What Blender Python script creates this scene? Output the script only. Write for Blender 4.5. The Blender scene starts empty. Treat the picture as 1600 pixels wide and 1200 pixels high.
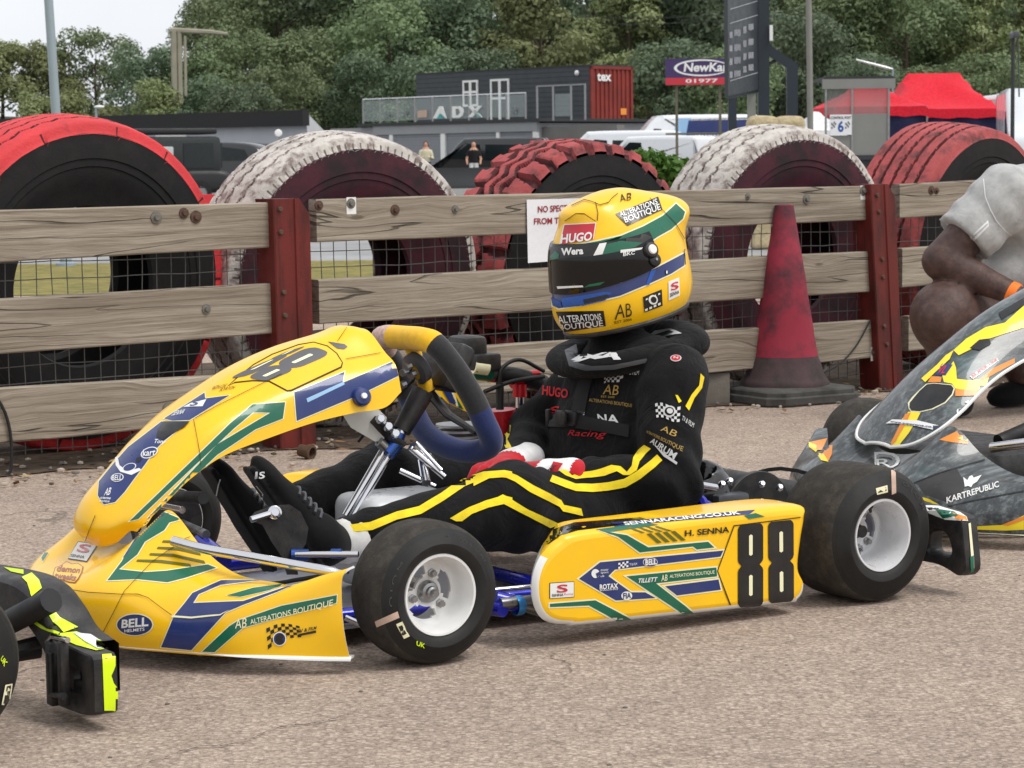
import bpy, bmesh, math, random
import numpy as np
from mathutils import Vector, Matrix, noise as mnoise
from mathutils.bvhtree import BVHTree
random.seed(7); rng=np.random.default_rng(7)
SC=bpy.context.scene; COL=SC.collection
R=math.radians
# ---------------------------------------------------------------- camera, sky, sun, exposure
F=3800.; H=.894; PITCH=R(5.22); ROLL=R(.674)
cf=np.array([0,math.cos(PITCH),-math.sin(PITCH)]); cu0=np.array([0,math.sin(PITCH),math.cos(PITCH)]); cr0=np.array([1.,0,0])
cr=cr0*math.cos(ROLL)-cu0*math.sin(ROLL); cu=cu0*math.cos(ROLL)+cr0*math.sin(ROLL); CC=np.array([0,0,H])
cd=bpy.data.cameras.new('camera'); cam=bpy.data.objects.new('camera',cd); COL.objects.link(cam); SC.camera=cam
cam.matrix_world=Matrix(((cr[0],cu[0],-cf[0],0),(cr[1],cu[1],-cf[1],0),(cr[2],cu[2],-cf[2],H),(0,0,0,1)))
cd.sensor_width=36; cd.lens=F/1600*36; cd.clip_start=.05; cd.clip_end=3000
cd.dof.use_dof=True; cd.dof.focus_distance=4.7; cd.dof.aperture_fstop=26
SUN_EL,SUN_AZ=R(58),R(118)      # azimuth clockwise from +Y
W=bpy.data.worlds.new('World'); SC.world=W; W.use_nodes=True
nt=W.node_tree; nt.nodes.clear()
wo=nt.nodes.new('ShaderNodeOutputWorld'); bg=nt.nodes.new('ShaderNodeBackground'); sky=nt.nodes.new('ShaderNodeTexSky')
sky.sky_type='NISHITA'; sky.sun_disc=False; sky.sun_elevation=SUN_EL; sky.sun_rotation=SUN_AZ; sky.air_density=1; sky.dust_density=4; sky.ozone_density=1
hs=nt.nodes.new('ShaderNodeHueSaturation'); hs.inputs['Saturation'].default_value=.22; hs.inputs['Value'].default_value=1
# overcast: a pale, nearly even cloud layer with soft patches mixed over the clear sky
tc=nt.nodes.new('ShaderNodeTexCoord'); cn=nt.nodes.new('ShaderNodeTexNoise'); cn.inputs['Scale'].default_value=3; cn.inputs['Detail'].default_value=6
cr_=nt.nodes.new('ShaderNodeValToRGB'); cr_.color_ramp.elements[0].color=(6.6,6.9,7.4,1); cr_.color_ramp.elements[1].color=(8.6,8.8,9.0,1); cr_.color_ramp.elements[0].position=.3; cr_.color_ramp.elements[1].position=.7
mx=nt.nodes.new('ShaderNodeMix'); mx.data_type='RGBA'; mx.inputs[0].default_value=.75
L=nt.links.new
L(sky.outputs[0],hs.inputs['Color']); L(tc.outputs['Generated'],cn.inputs['Vector']); L(cn.outputs[0],cr_.inputs[0])
L(hs.outputs[0],mx.inputs[6]); L(cr_.outputs[0],mx.inputs[7]); L(mx.outputs[2],bg.inputs[0]); bg.inputs[1].default_value=.125; L(bg.outputs[0],wo.inputs[0])
sd=bpy.data.lights.new('sun','SUN'); sd.energy=1.5; sd.angle=R(22); sd.color=(1,.965,.92); sun=bpy.data.objects.new('sun',sd); COL.objects.link(sun)
sv=Vector((math.sin(SUN_AZ)*math.cos(SUN_EL),math.cos(SUN_AZ)*math.cos(SUN_EL),math.sin(SUN_EL))); sun.rotation_euler=sv.to_track_quat('Z','Y').to_euler()
VS=SC.view_settings; VS.view_transform='Standard'; VS.look='None'; VS.gamma=1; VS.exposure=.22
try: VS.use_curve_mapping=False
except Exception: pass
SC.cycles.max_bounces=8; SC.cycles.transparent_max_bounces=8
# ---------------------------------------------------------------- helpers: rays, frames
def ray(px,py): return cf+cr*(px-800)/F-cu*(py-600)/F
def atz(px,py,z=0.):
    d=ray(px,py); return CC+d*(z-H)/d[2]
def atY(px,py,Y):
    d=ray(px,py); return CC+d*Y/d[1]
def onplane(px,py,p,n):
    d=ray(px,py); return CC+d*(np.dot(np.array(p)-CC,n)/np.dot(d,n))
def proj(p):
    v=np.array(p)-CC; z=v@cf; return np.array([800+F*(v@cr)/z,600-F*(v@cu)/z])
class Fr:
    """a ground frame: x forward, y to its left, z up"""
    def __init__(s,o,deg):
        a=R(deg); s.o=np.array(o,float); s.deg=deg; s.fw=np.array([-math.cos(a),-math.sin(a),0]); s.le=np.array([math.sin(a),-math.cos(a),0]); s.up=np.array([0,0,1.])
        s.rz=math.pi+a; s.B=np.stack([s.fw,s.le,s.up])
    def w(s,v): return s.o+np.asarray(v,float)@s.B
    def l(s,p): return (np.asarray(p,float)-s.o)@s.B.T
    def yp(s,px,py,y): return s.l(onplane(px,py,s.w((0,y,0)),s.le))
    def xp(s,px,py,x): return s.l(onplane(px,py,s.w((x,0,0)),s.fw))
    def zp(s,px,py,z): return s.l(atz(px,py,z))
WORLD=Fr((0,0,0),180); 
# ---------------------------------------------------------------- mesh builder
def unit(v): v=np.asarray(v,float); return v/max(1e-9,np.linalg.norm(v))
class MB:
    def __init__(s): s.v=[];s.f=[];s.m=[]
    def add(s,V,Fs,m=0):
        o=len(s.v); s.v+= [tuple(map(float,p)) for p in V]
        s.f+=[tuple(i+o for i in f) for f in Fs]; s.m+= ([m]*len(Fs) if isinstance(m,int) else list(m)); return s
    def box(s,lo,hi,m=0,bev=0,M=None,seg=2):
        lo=np.array(lo,float);hi=np.array(hi,float); c=(lo+hi)/2; sz=hi-lo
        bm=bmesh.new(); bmesh.ops.create_cube(bm,size=1)
        for v in bm.verts: v.co=Vector(v.co[i]*sz[i] for i in range(3))
        if bev: bmesh.ops.bevel(bm,geom=bm.edges[:],offset=min(bev,sz.min()*.49),segments=seg,affect='EDGES',profile=.5)
        bm.verts.index_update()
        V=np.array([v.co[:] for v in bm.verts])
        if M is not None: V=V@np.array(M).T
        s.add(V+c,[[v.index for v in f.verts] for f in bm.faces],m); bm.free(); return s
    def grid(s,P,m=0,cu=False,cv=False):
        P=np.asarray(P,float); r,c=P.shape[:2]; Fs=[]; ms=[]
        for i in range(r if cv else r-1):
            for j in range(c if cu else c-1):
                Fs.append((i*c+j,i*c+(j+1)%c,((i+1)%r)*c+(j+1)%c,((i+1)%r)*c+j)); ms.append(m if isinstance(m,int) else m(i,j))
        s.add(P.reshape(-1,3),Fs,ms); return s
    def tube(s,pts,r,n=10,m=0,caps=True,closed=False,flat=None):
        pts=[np.array(p,float) for p in pts]; k=len(pts); rr=[r]*k if not hasattr(r,'__len__') else list(r)
        T=[unit((pts[(i+1)%k] if closed or i<k-1 else pts[i])-(pts[i-1] if closed or i>0 else pts[i])) for i in range(k)]
        a=np.array([0,0,1.]) if abs(T[0][2])<.9 else np.array([1.,0,0]); N=unit(a-T[0]*(a@T[0])); rows=[]
        for i in range(k):
            N=unit(N-T[i]*(N@T[i])); B=np.cross(T[i],N)
            fl=1 if flat is None else flat
            rows.append([pts[i]+rr[i]*(math.cos(t)*N*fl+math.sin(t)*B) for t in np.linspace(0,2*math.pi,n,endpoint=False)])
        s.grid(rows,m,cu=True,cv=closed)
        if caps and not closed:
            o=len(s.v)-k*n; s.f+= [tuple(o+j for j in range(n))[::-1],tuple(o+(k-1)*n+j for j in range(n))]; mm=m if isinstance(m,int) else m(0,0); s.m+=[mm,mm]
        return s
    def cyl(s,a,b,r,n=16,m=0,r2=None): return s.tube([a,b],[r,r if r2 is None else r2],n,m)
    def lathe(s,prof,o,ax,n=32,m=0,closed=False,fn=None):
        o=np.array(o,float); ax=unit(ax); a=np.array([0,0,1.]) if abs(ax[2])<.9 else np.array([1.,0,0]); N=unit(a-ax*(a@ax)); B=np.cross(ax,N); rows=[]
        for (r,h) in prof:
            rows.append([o+ax*(h)+(N*math.cos(t)+B*math.sin(t))*(r if fn is None else fn(r,h,t)) for t in np.linspace(0,2*math.pi,n,endpoint=False)])
        return s.grid(rows,m,cu=True,cv=closed)
    def ball(s,c,r,n=12,m=0):
        r=np.array([r]*3 if not hasattr(r,'__len__') else r); c=np.array(c,float)
        P=[[c+r*np.array([math.sin(p)*math.cos(t),math.sin(p)*math.sin(t),math.cos(p)]) for t in np.linspace(0,2*math.pi,2*n,endpoint=False)] for p in np.linspace(.02,math.pi-.02,n)]
        return s.grid(P,m,cu=True)
    def prism(s,poly,d,fn,m=0,mside=None,bev=0):
        """poly 2-D, extruded over d=(d0,d1) ; fn(u,v,d)->xyz ; bev insets the front rim"""
        d0,d1=d; loops=[(poly,d0)]
        if bev: loops+= [(poly,d1-bev*(1 if d1>d0 else -1)),(inset(poly,bev*.3),d1-bev*.3*(1 if d1>d0 else -1)),(inset(poly,bev),d1)]
        else: loops.append((poly,d1))
        n=len(poly); o=len(s.v)
        for (pl,dd) in loops: s.v+=[tuple(map(float,fn(p[0],p[1],dd))) for p in pl]
        ms=m if mside is None else mside
        for k in range(len(loops)-1):
            for i in range(n): s.f.append((o+k*n+i,o+k*n+(i+1)%n,o+(k+1)*n+(i+1)%n,o+(k+1)*n+i)); s.m.append(ms)
        s.f+= [tuple(o+i for i in range(n))[::-1],tuple(o+(len(loops)-1)*n+i for i in range(n))]; s.m+=[ms,m]; return s
    def obj(s,name,mats,parent=None,kind=None,org=None,sharp=38,recalc=True):
        V=np.array(s.v,float)
        if org is not None: V=V-np.array(org,float)
        me=bpy.data.meshes.new(name); me.from_pydata(V.tolist(),[],s.f)
        if not isinstance(mats,(list,tuple)): mats=[mats]
        for q in mats: me.materials.append(q)
        me.polygons.foreach_set('material_index',np.array(s.m,dtype=np.int32))
        if recalc:
            bm=bmesh.new(); bm.from_mesh(me); bmesh.ops.recalc_face_normals(bm,faces=bm.faces[:]); bm.to_mesh(me); bm.free()
        me.polygons.foreach_set('use_smooth',np.ones(len(me.polygons),dtype=bool)); me.set_sharp_from_angle(angle=R(sharp)); me.update()
        ob=bpy.data.objects.new(name,me); COL.objects.link(ob)
        if parent is not None: ob.parent=parent
        elif org is not None: ob.location=Vector(org)
        if kind: ob['kind']=kind
        return ob
def tag(o,label,cat,group=None):
    o['label']=label; o['category']=cat
    if group: o['group']=group
    return o
def empty(name,loc,rz=0,label=None,cat=None,group=None):
    o=bpy.data.objects.new(name,None); o.empty_display_size=.1; COL.objects.link(o); o.location=Vector(loc); o.rotation_euler=(0,0,rz)
    if label: tag(o,label,cat,group)
    return o
def copy_tree(o,loc=None,rz=None,parent=None):
    c=o.copy(); COL.objects.link(c)
    if parent is not None: c.parent=parent
    if loc is not None: c.location=Vector(loc)
    if rz is not None: c.rotation_euler=(0,0,rz)
    for ch in list(o.children): copy_tree(ch,parent=c)
    return c
def inset(poly,d):
    P=np.array(poly,float); n=len(P); A=sum(P[i][0]*P[(i+1)%n][1]-P[(i+1)%n][0]*P[i][1] for i in range(n)); sg=1 if A>0 else -1; out=[]
    for i in range(n):
        a=unit(P[i]-P[i-1]); b=unit(P[(i+1)%n]-P[i]); na=np.array([-a[1],a[0]])*sg; nb=np.array([-b[1],b[0]])*sg
        m=unit(na+nb); k=max(.35,float(m@na)); out.append(P[i]+m*d/k)
    return [tuple(p) for p in out]
def spline(pts,n,closed=False):
    """Catmull-Rom through pts"""
    P=np.array(pts,float); k=len(P); out=[]
    seg=k if closed else k-1
    for t in np.linspace(0,seg,n,endpoint=not closed):
        i=min(int(t),seg-1); u=t-i
        g=lambda j: P[j%k] if closed else (P[j] if 0<=j<k else (2*P[0]-P[1] if j<0 else 2*P[-1]-P[-2]))
        a,b,c,d=g(i-1),g(i),g(i+1),g(i+2)
        out.append(.5*((2*b)+(-a+c)*u+(2*a-5*b+4*c-d)*u*u+(-a+3*b-3*c+d)*u**3))
    return np.array(out)
def surf(ctrl,nr,nc):
    """smooth surface through a control grid"""
    A=np.array(ctrl,float); A=np.stack([spline(A[:,j],nr) for j in range(A.shape[1])],1); return np.stack([spline(A[i],nc) for i in range(nr)],0)
# ---------------------------------------------------------------- lettering and graphics laid on surfaces
def mesh2d(polys,step):
    bm=bmesh.new()
    for p in polys:
        try: bm.faces.new([bm.verts.new((a,b,0)) for a,b in p])
        except ValueError: pass
    bm.normal_update()
    bmesh.ops.triangulate(bm,faces=bm.faces[:])
    return cut2d(bm,step)
def cut2d(bm,step):
    if step and len(bm.verts):
        X=[v.co.x for v in bm.verts];Y=[v.co.y for v in bm.verts]
        for ax,(a,b) in ((0,(min(X),max(X))),(1,(min(Y),max(Y)))):
            k=math.floor(a/step)+1
            while k*step<b:
                co=[0,0,0];co[ax]=k*step;no=[0,0,0];no[ax]=1
                bmesh.ops.bisect_plane(bm,geom=bm.verts[:]+bm.edges[:]+bm.faces[:],plane_co=co,plane_no=no,dist=1e-6); k+=1
    bm.verts.index_update(); V=[(v.co.x,v.co.y) for v in bm.verts]; Fs=[tuple(v.index for v in f.verts) for f in bm.faces]; bm.free(); return V,Fs
_tc={}
def text2d(body,bold=0.,shear=0.,space=1.,res=3):
    key=(body,bold,shear,space,res)
    if key in _tc: return _tc[key]
    cu=bpy.data.curves.new('lettering',type='FONT'); cu.body=body; cu.offset=bold; cu.shear=shear; cu.space_character=space; cu.align_x='LEFT'; cu.resolution_u=res; cu.fill_mode='FRONT' if hasattr(cu,'fill_mode') else cu.fill_mode
    ob=bpy.data.objects.new('lettering',cu); COL.objects.link(ob)
    dg=bpy.context.evaluated_depsgraph_get(); me=ob.evaluated_get(dg).to_mesh()
    V=np.array([v.co[:2] for v in me.vertices]); Fs=[tuple(p.vertices) for p in me.polygons]
    ob.evaluated_get(dg).to_mesh_clear(); bpy.data.objects.remove(ob); bpy.data.curves.remove(cu)
    V=(V-V.min(0))/np.maximum(1e-6,V.max(0)-V.min(0)); _tc[key]=(V,Fs); return V,Fs
def homog(q):
    """unit square (0,0)=BL (1,0)=BR (1,1)=TR (0,1)=TL -> quad given TL,TR,BR,BL"""
    tl,tr,br,bl=[np.array(p,float) for p in q]; src=[(0,1),(1,1),(1,0),(0,0)]; A=[];b=[]
    for (u,v),(x,y) in zip(src,(tl,tr,br,bl)):
        A+= [[u,v,1,0,0,0,-u*x,-v*x],[0,0,0,u,v,1,-u*y,-v*y]]; b+=[x,y]
    h=np.linalg.solve(np.array(A),np.array(b))
    return lambda u,v: ((h[0]*u+h[1]*v+h[2])/(h[6]*u+h[7]*v+1),(h[3]*u+h[4]*v+h[5])/(h[6]*u+h[7]*v+1))
class Skin:
    """lays graphics on a built surface: points are looked up on it along sight lines of the reference view"""
    def __init__(s,mb,fr,nf=None):
        s.mb=mb; s.fr=fr; V=fr.w(np.array(mb.v)); s.bvh=BVHTree.FromPolygons([tuple(p) for p in V],mb.f if nf is None else mb.f[:nf])
    def hit(s,px,py,off):
        d=Vector(ray(px,py)).normalized(); h=s.bvh.ray_cast(Vector(CC),d)
        if h[0] is None: return None
        n=h[1]
        if n.dot(d)>0: n=-n
        return s.fr.l(np.array(h[0]+n*off))
    def put(s,V2,Fs,m,off):
        P=[s.hit(x,y,off) for x,y in V2]; idx={};V=[]
        for i,p in enumerate(P):
            if p is not None: idx[i]=len(V); V.append(p)
        G=[]
        for f in Fs:
            if all(i in idx for i in f):
                q=np.array([P[i] for i in f])
                if np.ptp(q,axis=0).max()<.09: G.append(tuple(idx[i] for i in f))
        s.mb.add(V,G,m)
    def poly(s,polys,m,off=.0008,step=9,edge=None,ew=2.2):
        if polys and not hasattr(polys[0][0],'__len__'): polys=[polys]
        if edge is not None:
            s.put(*mesh2d(polys,step),edge,off); polys=[inset(p,ew) for p in polys]; off+=.0006
        s.put(*mesh2d(polys,step),m,off)
    def text(s,body,quad,m,off=.0014,bold=.012,shear=0,step=12,space=1.):
        V,Fs=text2d(body,bold,shear,space); h=homog(quad); bm=bmesh.new(); vs=[bm.verts.new((*h(u,v),0)) for u,v in V]
        for f in Fs:
            try: bm.faces.new([vs[i] for i in f])
            except ValueError: pass
        s.put(*cut2d(bm,step),m,off)
    def oval(s,c,rx,ry,m,off=.0008,rot=0,step=9,n=28):
        a=R(rot); s.poly([[(c[0]+rx*math.cos(t)*math.cos(a)-ry*math.sin(t)*math.sin(a),c[1]+rx*math.cos(t)*math.sin(a)+ry*math.sin(t)*math.cos(a)) for t in np.linspace(0,2*math.pi,n,endpoint=False)]],m,off,step)
def flat_text(mb,body,o,ux,uy,w,h,m,bold=.012,shear=0):
    """lettering on a flat surface, origin bottom left"""
    V,Fs=text2d(body,bold,shear); o=np.array(o,float);ux=unit(ux);uy=unit(uy); mb.add([o+ux*u*w+uy*v*h for u,v in V],Fs,m)
# ---------------------------------------------------------------- blended solids (for bodies, cloth, helmets)
def smin(a,b,k):
    h=np.clip(.5+.5*(b-a)/k,0,1); return b+(a-b)*h-k*h*(1-h)
def s_cap(P,a,b,ra,rb,sq=None):
    a=np.array(a,float);b=np.array(b,float); ba=b-a; pa=P-a; h=np.clip((pa@ba)/(ba@ba),0,1); return np.linalg.norm(pa-h[...,None]*ba,axis=-1)-(ra+(rb-ra)*h)
def s_ell(P,c,r,M=None):
    q=P-np.array(c,float); 
    if M is not None: q=q@np.array(M).T
    r=np.array(r,float); k0=np.linalg.norm(q/r,axis=-1); k1=np.linalg.norm(q/(r*r),axis=-1); return k0*(k0-1)/np.maximum(k1,1e-6)
def s_box(P,c,r,rad,M=None):
    q=P-np.array(c,float)
    if M is not None: q=q@np.array(M).T
    q=np.abs(q)-(np.array(r,float)-rad); return np.linalg.norm(np.maximum(q,0),axis=-1)+np.minimum(q.max(-1),0)-rad
def nets(fn,lo,hi,h):
    """surface-nets extraction of fn=0"""
    lo=np.array(lo,float); n=np.ceil((np.array(hi)-lo)/h).astype(int)+1
    ax=[lo[i]+h*np.arange(n[i]) for i in range(3)]; G=np.stack(np.meshgrid(*ax,indexing='ij'),-1)
    D=np.concatenate([fn(G[i:i+16]) for i in range(0,n[0],16)],0); S=D<0
    acc=np.zeros(tuple(n-1)+(3,));cnt=np.zeros(tuple(n-1))
    cs=[(i,j,k) for i in (0,1) for j in (0,1) for k in (0,1)]
    sl=lambda c: tuple(slice(c[i],n[i]-1+c[i]) for i in range(3))
    for a in cs:
        for x in range(3):
            if a[x]==0:
                b=list(a);b[x]=1; da=D[sl(a)];db=D[sl(b)]; m=S[sl(a)]!=S[sl(b)]; t=np.where(m,da/np.where(m,da-db,1),0)
                for y in range(3): acc[...,y]+=np.where(m,(a[y] if y!=x else t),0)
                cnt+=m
    act=cnt>0; idx=-np.ones(tuple(n-1),dtype=int); idx[act]=np.arange(act.sum())
    ijk=np.argwhere(act); V=lo+h*(ijk+acc[act]/cnt[act][:,None]); Q=[]
    for x in range(3):
        y,z=(x+1)%3,(x+2)%3; s0=[slice(None)]*3;s1=[slice(None)]*3; s0[x]=slice(0,n[x]-1);s1[x]=slice(1,n[x])
        e=S[tuple(s0)]!=S[tuple(s1)]; E=np.argwhere(e); E=E[(E[:,y]>0)&(E[:,z]>0)&(E[:,y]<n[y]-1)&(E[:,z]<n[z]-1)]
        fl=S[tuple(E.T)]
        def g(dy,dz):
            q=E.copy(); q[:,y]-=dy;q[:,z]-=dz; return idx[tuple(q.T)]
        q=np.stack([g(1,1),g(0,1),g(0,0),g(1,0)],1); q[~fl]=q[~fl][:,::-1]; Q.append(q)
    Q=np.concatenate(Q); return V,Q[(Q>=0).all(1)]
def relax(V,Q,it=2,lam=.5):
    for _ in range(it):
        A=np.zeros_like(V);c=np.zeros(len(V))
        for k in range(4):
            a=Q[:,k];b=Q[:,(k+1)%4]; np.add.at(A,a,V[b]);np.add.at(c,a,1);np.add.at(A,b,V[a]);np.add.at(c,b,1)
        V=V+(A/np.maximum(c,1)[:,None]-V)*lam
    return V
def fold(P,s,seed=0):
    """cheap smooth random field, roughly -1..1"""
    r=np.random.default_rng(seed); o=np.zeros(P.shape[:-1])
    for i in range(7):
        k=unit(r.normal(size=3))*s*(.6+1.1*r.random()); o+=np.sin(P@k+r.random()*6.28+1.4*np.sin(P@(unit(r.normal(size=3))*s*.55)+r.random()*6))
    return o/3.2
# ---------------------------------------------------------------- materials
def lin(c):
    c=[x/255 for x in c]; return tuple(x/12.92 if x<=.04045 else ((x+.055)/1.055)**2.4 for x in c)+(1,)
def sc(c,k): return tuple(min(1,x*k) for x in c[:3])+(1,)
class N:
    def __init__(s,name):
        s.m=bpy.data.materials.new(name); s.m.use_nodes=True; s.t=s.m.node_tree; s.b=s.t.nodes['Principled BSDF']; s.n=s.t.nodes; s._tc=None
    def new(s,t,**k):
        x=s.n.new('ShaderNode'+t)
        for a,b in k.items():
            if a in x.inputs.keys(): x.inputs[a].default_value=b
            else: setattr(x,a,b)
        return x
    def L(s,a,b): s.t.links.new(a,b)
    def co(s,scale=(1,1,1),rot=(0,0,0)):
        if s._tc is None: s._tc=s.new('TexCoord')
        mp=s.new('Mapping'); mp.inputs['Scale'].default_value=scale; mp.inputs['Rotation'].default_value=rot; s.L(s._tc.outputs['Object'],mp.inputs[0]); return mp.outputs[0]
    def noise(s,scale,detail=4,rough=.55,vec=None,dist=0):
        x=s.new('TexNoise'); x.inputs['Scale'].default_value=scale; x.inputs['Detail'].default_value=detail; x.inputs['Roughness'].default_value=rough; x.inputs['Distortion'].default_value=dist; s.L(vec if vec is not None else s.co(),x.inputs['Vector']); return x.outputs[0]
    def ramp(s,fac,stops):
        x=s.new('ValToRGB'); e=x.color_ramp.elements
        while len(e)<len(stops): e.new(.5)
        for k,(p,c) in enumerate(stops): e[k].position=p; e[k].color=c if len(c)==4 else tuple(c)+(1,)
        s.L(fac,x.inputs[0]); return x.outputs[0]
    def mix(s,fac,a,b,mode='MIX'):
        x=s.new('Mix'); x.data_type='RGBA'; x.blend_type=mode
        for i,v in ((0,fac),(6,a),(7,b)):
            if hasattr(v,'links') or hasattr(v,'is_linked'): s.L(v,x.inputs[i])
            else: x.inputs[i].default_value=v
        return x.outputs[2]
    def math(s,op,a,b=0.):
        x=s.new('Math'); x.operation=op
        for i,v in ((0,a),(1,b)):
            if hasattr(v,'is_linked'): s.L(v,x.inputs[i])
            else: x.inputs[i].default_value=v
        return x.outputs[0]
    def bump(s,h,dist=.002,st=1.):
        x=s.new('Bump'); x.inputs['Distance'].default_value=dist; x.inputs['Strength'].default_value=st; s.L(h,x.inputs['Height']); s.L(x.outputs[0],s.b.inputs['Normal'])
    def set(s,**k):
        for a,v in k.items():
            a={'base':'Base Color','rough':'Roughness','metal':'Metallic','coat':'Coat Weight','coatr':'Coat Roughness','spec':'Specular IOR Level','sheen':'Sheen Weight','trans':'Transmission Weight','alpha':'Alpha'}[a]
            if hasattr(v,'is_linked'): s.L(v,s.b.inputs[a])
            else: s.b.inputs[a].default_value=v
        return s
def gmat(name,c,rough=.5,metal=0,var=.12,vs=8,coat=0,bump=0,bs=150,spec=.5,dust=0,sheen=0,rv=.12):
    """general surface: base colour with blotchy variation, optional dust film and fine bump"""
    n=N(name); c=lin(c); f=n.noise(vs,5,.6); base=n.ramp(f,[(.25,sc(c,1-var)),(.75,sc(c,1+var))])
    if dust==.07: base=n.mix(n.ramp(n.noise(30,9,.75,n.co((1,6,3))),[(.66,(0,0,0)),(.74,(.35,.35,.35))]),base,lin((70,62,50)))
    if dust: base=n.mix(n.math('MULTIPLY',n.ramp(n.noise(vs*2.3,8,.7),[(.42,(0,0,0)),(.75,(1,1,1))]),dust),base,lin((150,138,124)))
    n.set(base=base,metal=metal,coat=coat,spec=spec,sheen=sheen,coatr=.04)
    rr=n.ramp(n.noise(vs*3,4),[(.3,(max(0,rough-rv),)*3),(.7,(min(1,rough+rv),)*3)]); n.set(rough=rr)
    if bump: n.bump(n.noise(bs,3),bump)
    return n.m
Y_=(252,196,8); G_=(0,98,72); B_=(32,50,108)
M={}
def paint(name,c,rough=.32,dust=.07): M[name]=gmat(name,c,rough,0,.05,5,coat=.35,spec=.4,dust=dust,rv=.06)
paint('yellow vinyl',Y_); paint('green vinyl',G_); paint('navy vinyl',B_); paint('cream line',(240,236,196)); paint('white gloss',(236,236,232)); paint('black vinyl',(22,22,22),.4)
paint('olive line',(96,100,16)); paint('red vinyl',(196,34,52)); paint('grey numeral',(88,88,92),.3); paint('pale blue line',(150,190,225)); paint('black gloss',(14,14,15),.15); paint('orange vinyl',(232,140,40)); paint('fluo yellow',(222,255,0),.45)
paint('brown vinyl',(150,70,30)); paint('teal vinyl',(40,170,165)); paint('slate vinyl',(72,78,84),.35); paint('bright yellow vinyl',(250,225,40))
M['gap line']=gmat('gap line',(60,50,12),.7)
M['plastic']=gmat('black plastic',(26,26,27),.48,0,.2,14,bump=.0006,bs=420,dust=.12)
M['plastic grey']=gmat('grey plastic',(70,72,76),.4,0,.15)
M['chrome']=gmat('chrome',(215,215,218),.12,1,.05,rv=.05)
M['steel']=gmat('dull steel',(150,150,150),.35,.9,.2,20)
M['zinc']=gmat('zinc washer',(120,116,108),.55,.5,.3,60)
M['rust bolt']=gmat('rusty bolt',(92,70,58),.75,.3,.4,80)
M['frame blue']=gmat('blue frame paint',(28,36,170),.25,.35,.08,9,coat=.5)
M['blue anod']=gmat('blue anodised',(60,95,170),.3,.8,.1)
M['cyan anod']=gmat('cyan anodised',(70,150,215),.3,.5,.1)
M['red anod']=gmat('red anodised',(190,30,40),.35,.4,.12)
M['alu']=gmat('cast aluminium',(165,165,168),.45,.8,.15,30,bump=.0004)
M['rim']=gmat('white wheel paint',(228,228,226),.38,0,.06,10,coat=.3,dust=.1)
M['rim2']=gmat('silver white wheel paint',(215,216,218),.35,.15,.06,10,coat=.3,dust=.1)
def tyre_mat(name,tread):
    n=N(name)
    a=n.ramp(n.noise(26,8,.7),[(.3,lin((24,23,23))),(.7,lin((38,37,35)))]) if not tread else n.ramp(n.noise(30,9,.75),[(.28,lin((38,36,33))),(.5,lin((58,54,49))),(.75,lin((84,78,70)))])
    n.set(base=a,rough=.62 if not tread else .9,spec=.35); n.bump(n.noise(300 if tread else 120,4,.7),.0016 if tread else .0004); return n.m
M['rubber side']=tyre_mat('kart tyre sidewall',False); M['rubber tread']=tyre_mat('kart tyre tread',True)
M['rubber']=gmat('rubber hose',(24,24,24),.6)
M['letter tyre']=gmat('tyre lettering',(62,61,60),.6)
M['strip']=gmat('pink paper strip',(196,168,150),.7,0,.15,60)
M['visor']=gmat('dark visor',(7,8,9),.07,0,.1,coat=0,spec=.45,rv=.02)
M['grip black']=gmat('black suede grip',(34,34,36),.95,0,.15,60,bump=.0005,sheen=.3)
M['grip blue']=gmat('blue suede grip',(23,40,92),.95,0,.12,60,bump=.0005,sheen=.3)
M['grip yellow']=gmat('yellow suede grip',(240,186,24),.95,0,.1,60,bump=.0005,sheen=.2)
M['grip tape']=gmat('speckled tape',(200,170,160),.9,0,.4,120,bump=.0005)
def cloth(name,c,sh=.25,wr=.004):
    n=N(name); c=lin(c); n.set(base=n.ramp(n.noise(18,6,.6),[(.3,sc(c,.8)),(.7,sc(c,1.25))]),rough=.78,sheen=sh,spec=.2)
    h=n.math('ADD',n.math('MULTIPLY',n.noise(700,2),.12),n.noise(15,3,.5,dist=.9)); n.bump(h,wr); return n.m
M['suit']=cloth('black race suit',(13,13,14),.06,.014); M['suit yellow']=cloth('yellow suit stripe',(240,208,40),.1,.003); M['strap']=cloth('black webbing',(30,30,31),.1,.001)
M['embroid white']=gmat('white embroidery',(205,205,205),.8); M['embroid gold']=gmat('gold embroidery',(170,140,70),.8); M['embroid red']=gmat('red embroidery',(196,30,40),.8)
M['shoe']=cloth('black suede shoe',(11,11,12),.06,.002); M['glove red']=cloth('red glove',(190,26,38),.2,.002); M['glove white']=cloth('white glove cuff',(228,228,226),.1,.002); M['sock']=cloth('white knit cuff',(214,212,206),.1,.003)
M['tshirt']=cloth('pale grey t shirt',(172,172,170),.15,.006); M['shorts']=cloth('black shorts',(22,22,24),.15,.004)
M['white stripe']=gmat('white piping',(225,225,225),.7)
def skin():
    n=N('dark brown skin'); n.set(base=n.ramp(n.noise(30,7,.65),[(.28,lin((54,36,32))),(.5,lin((78,56,50))),(.72,lin((98,74,66)))]),rough=.48,spec=.4); n.b.inputs['Subsurface Weight'].default_value=.08; n.b.inputs['Subsurface Radius'].default_value=(.01,.004,.002)
    n.bump(n.math('ADD',n.noise(420,3),n.math('MULTIPLY',n.noise(40,5,.6),2.5)),.0012); return n.m
M['skin']=skin(); M['pale skin']=gmat('light skin',(190,140,115),.55)
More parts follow.
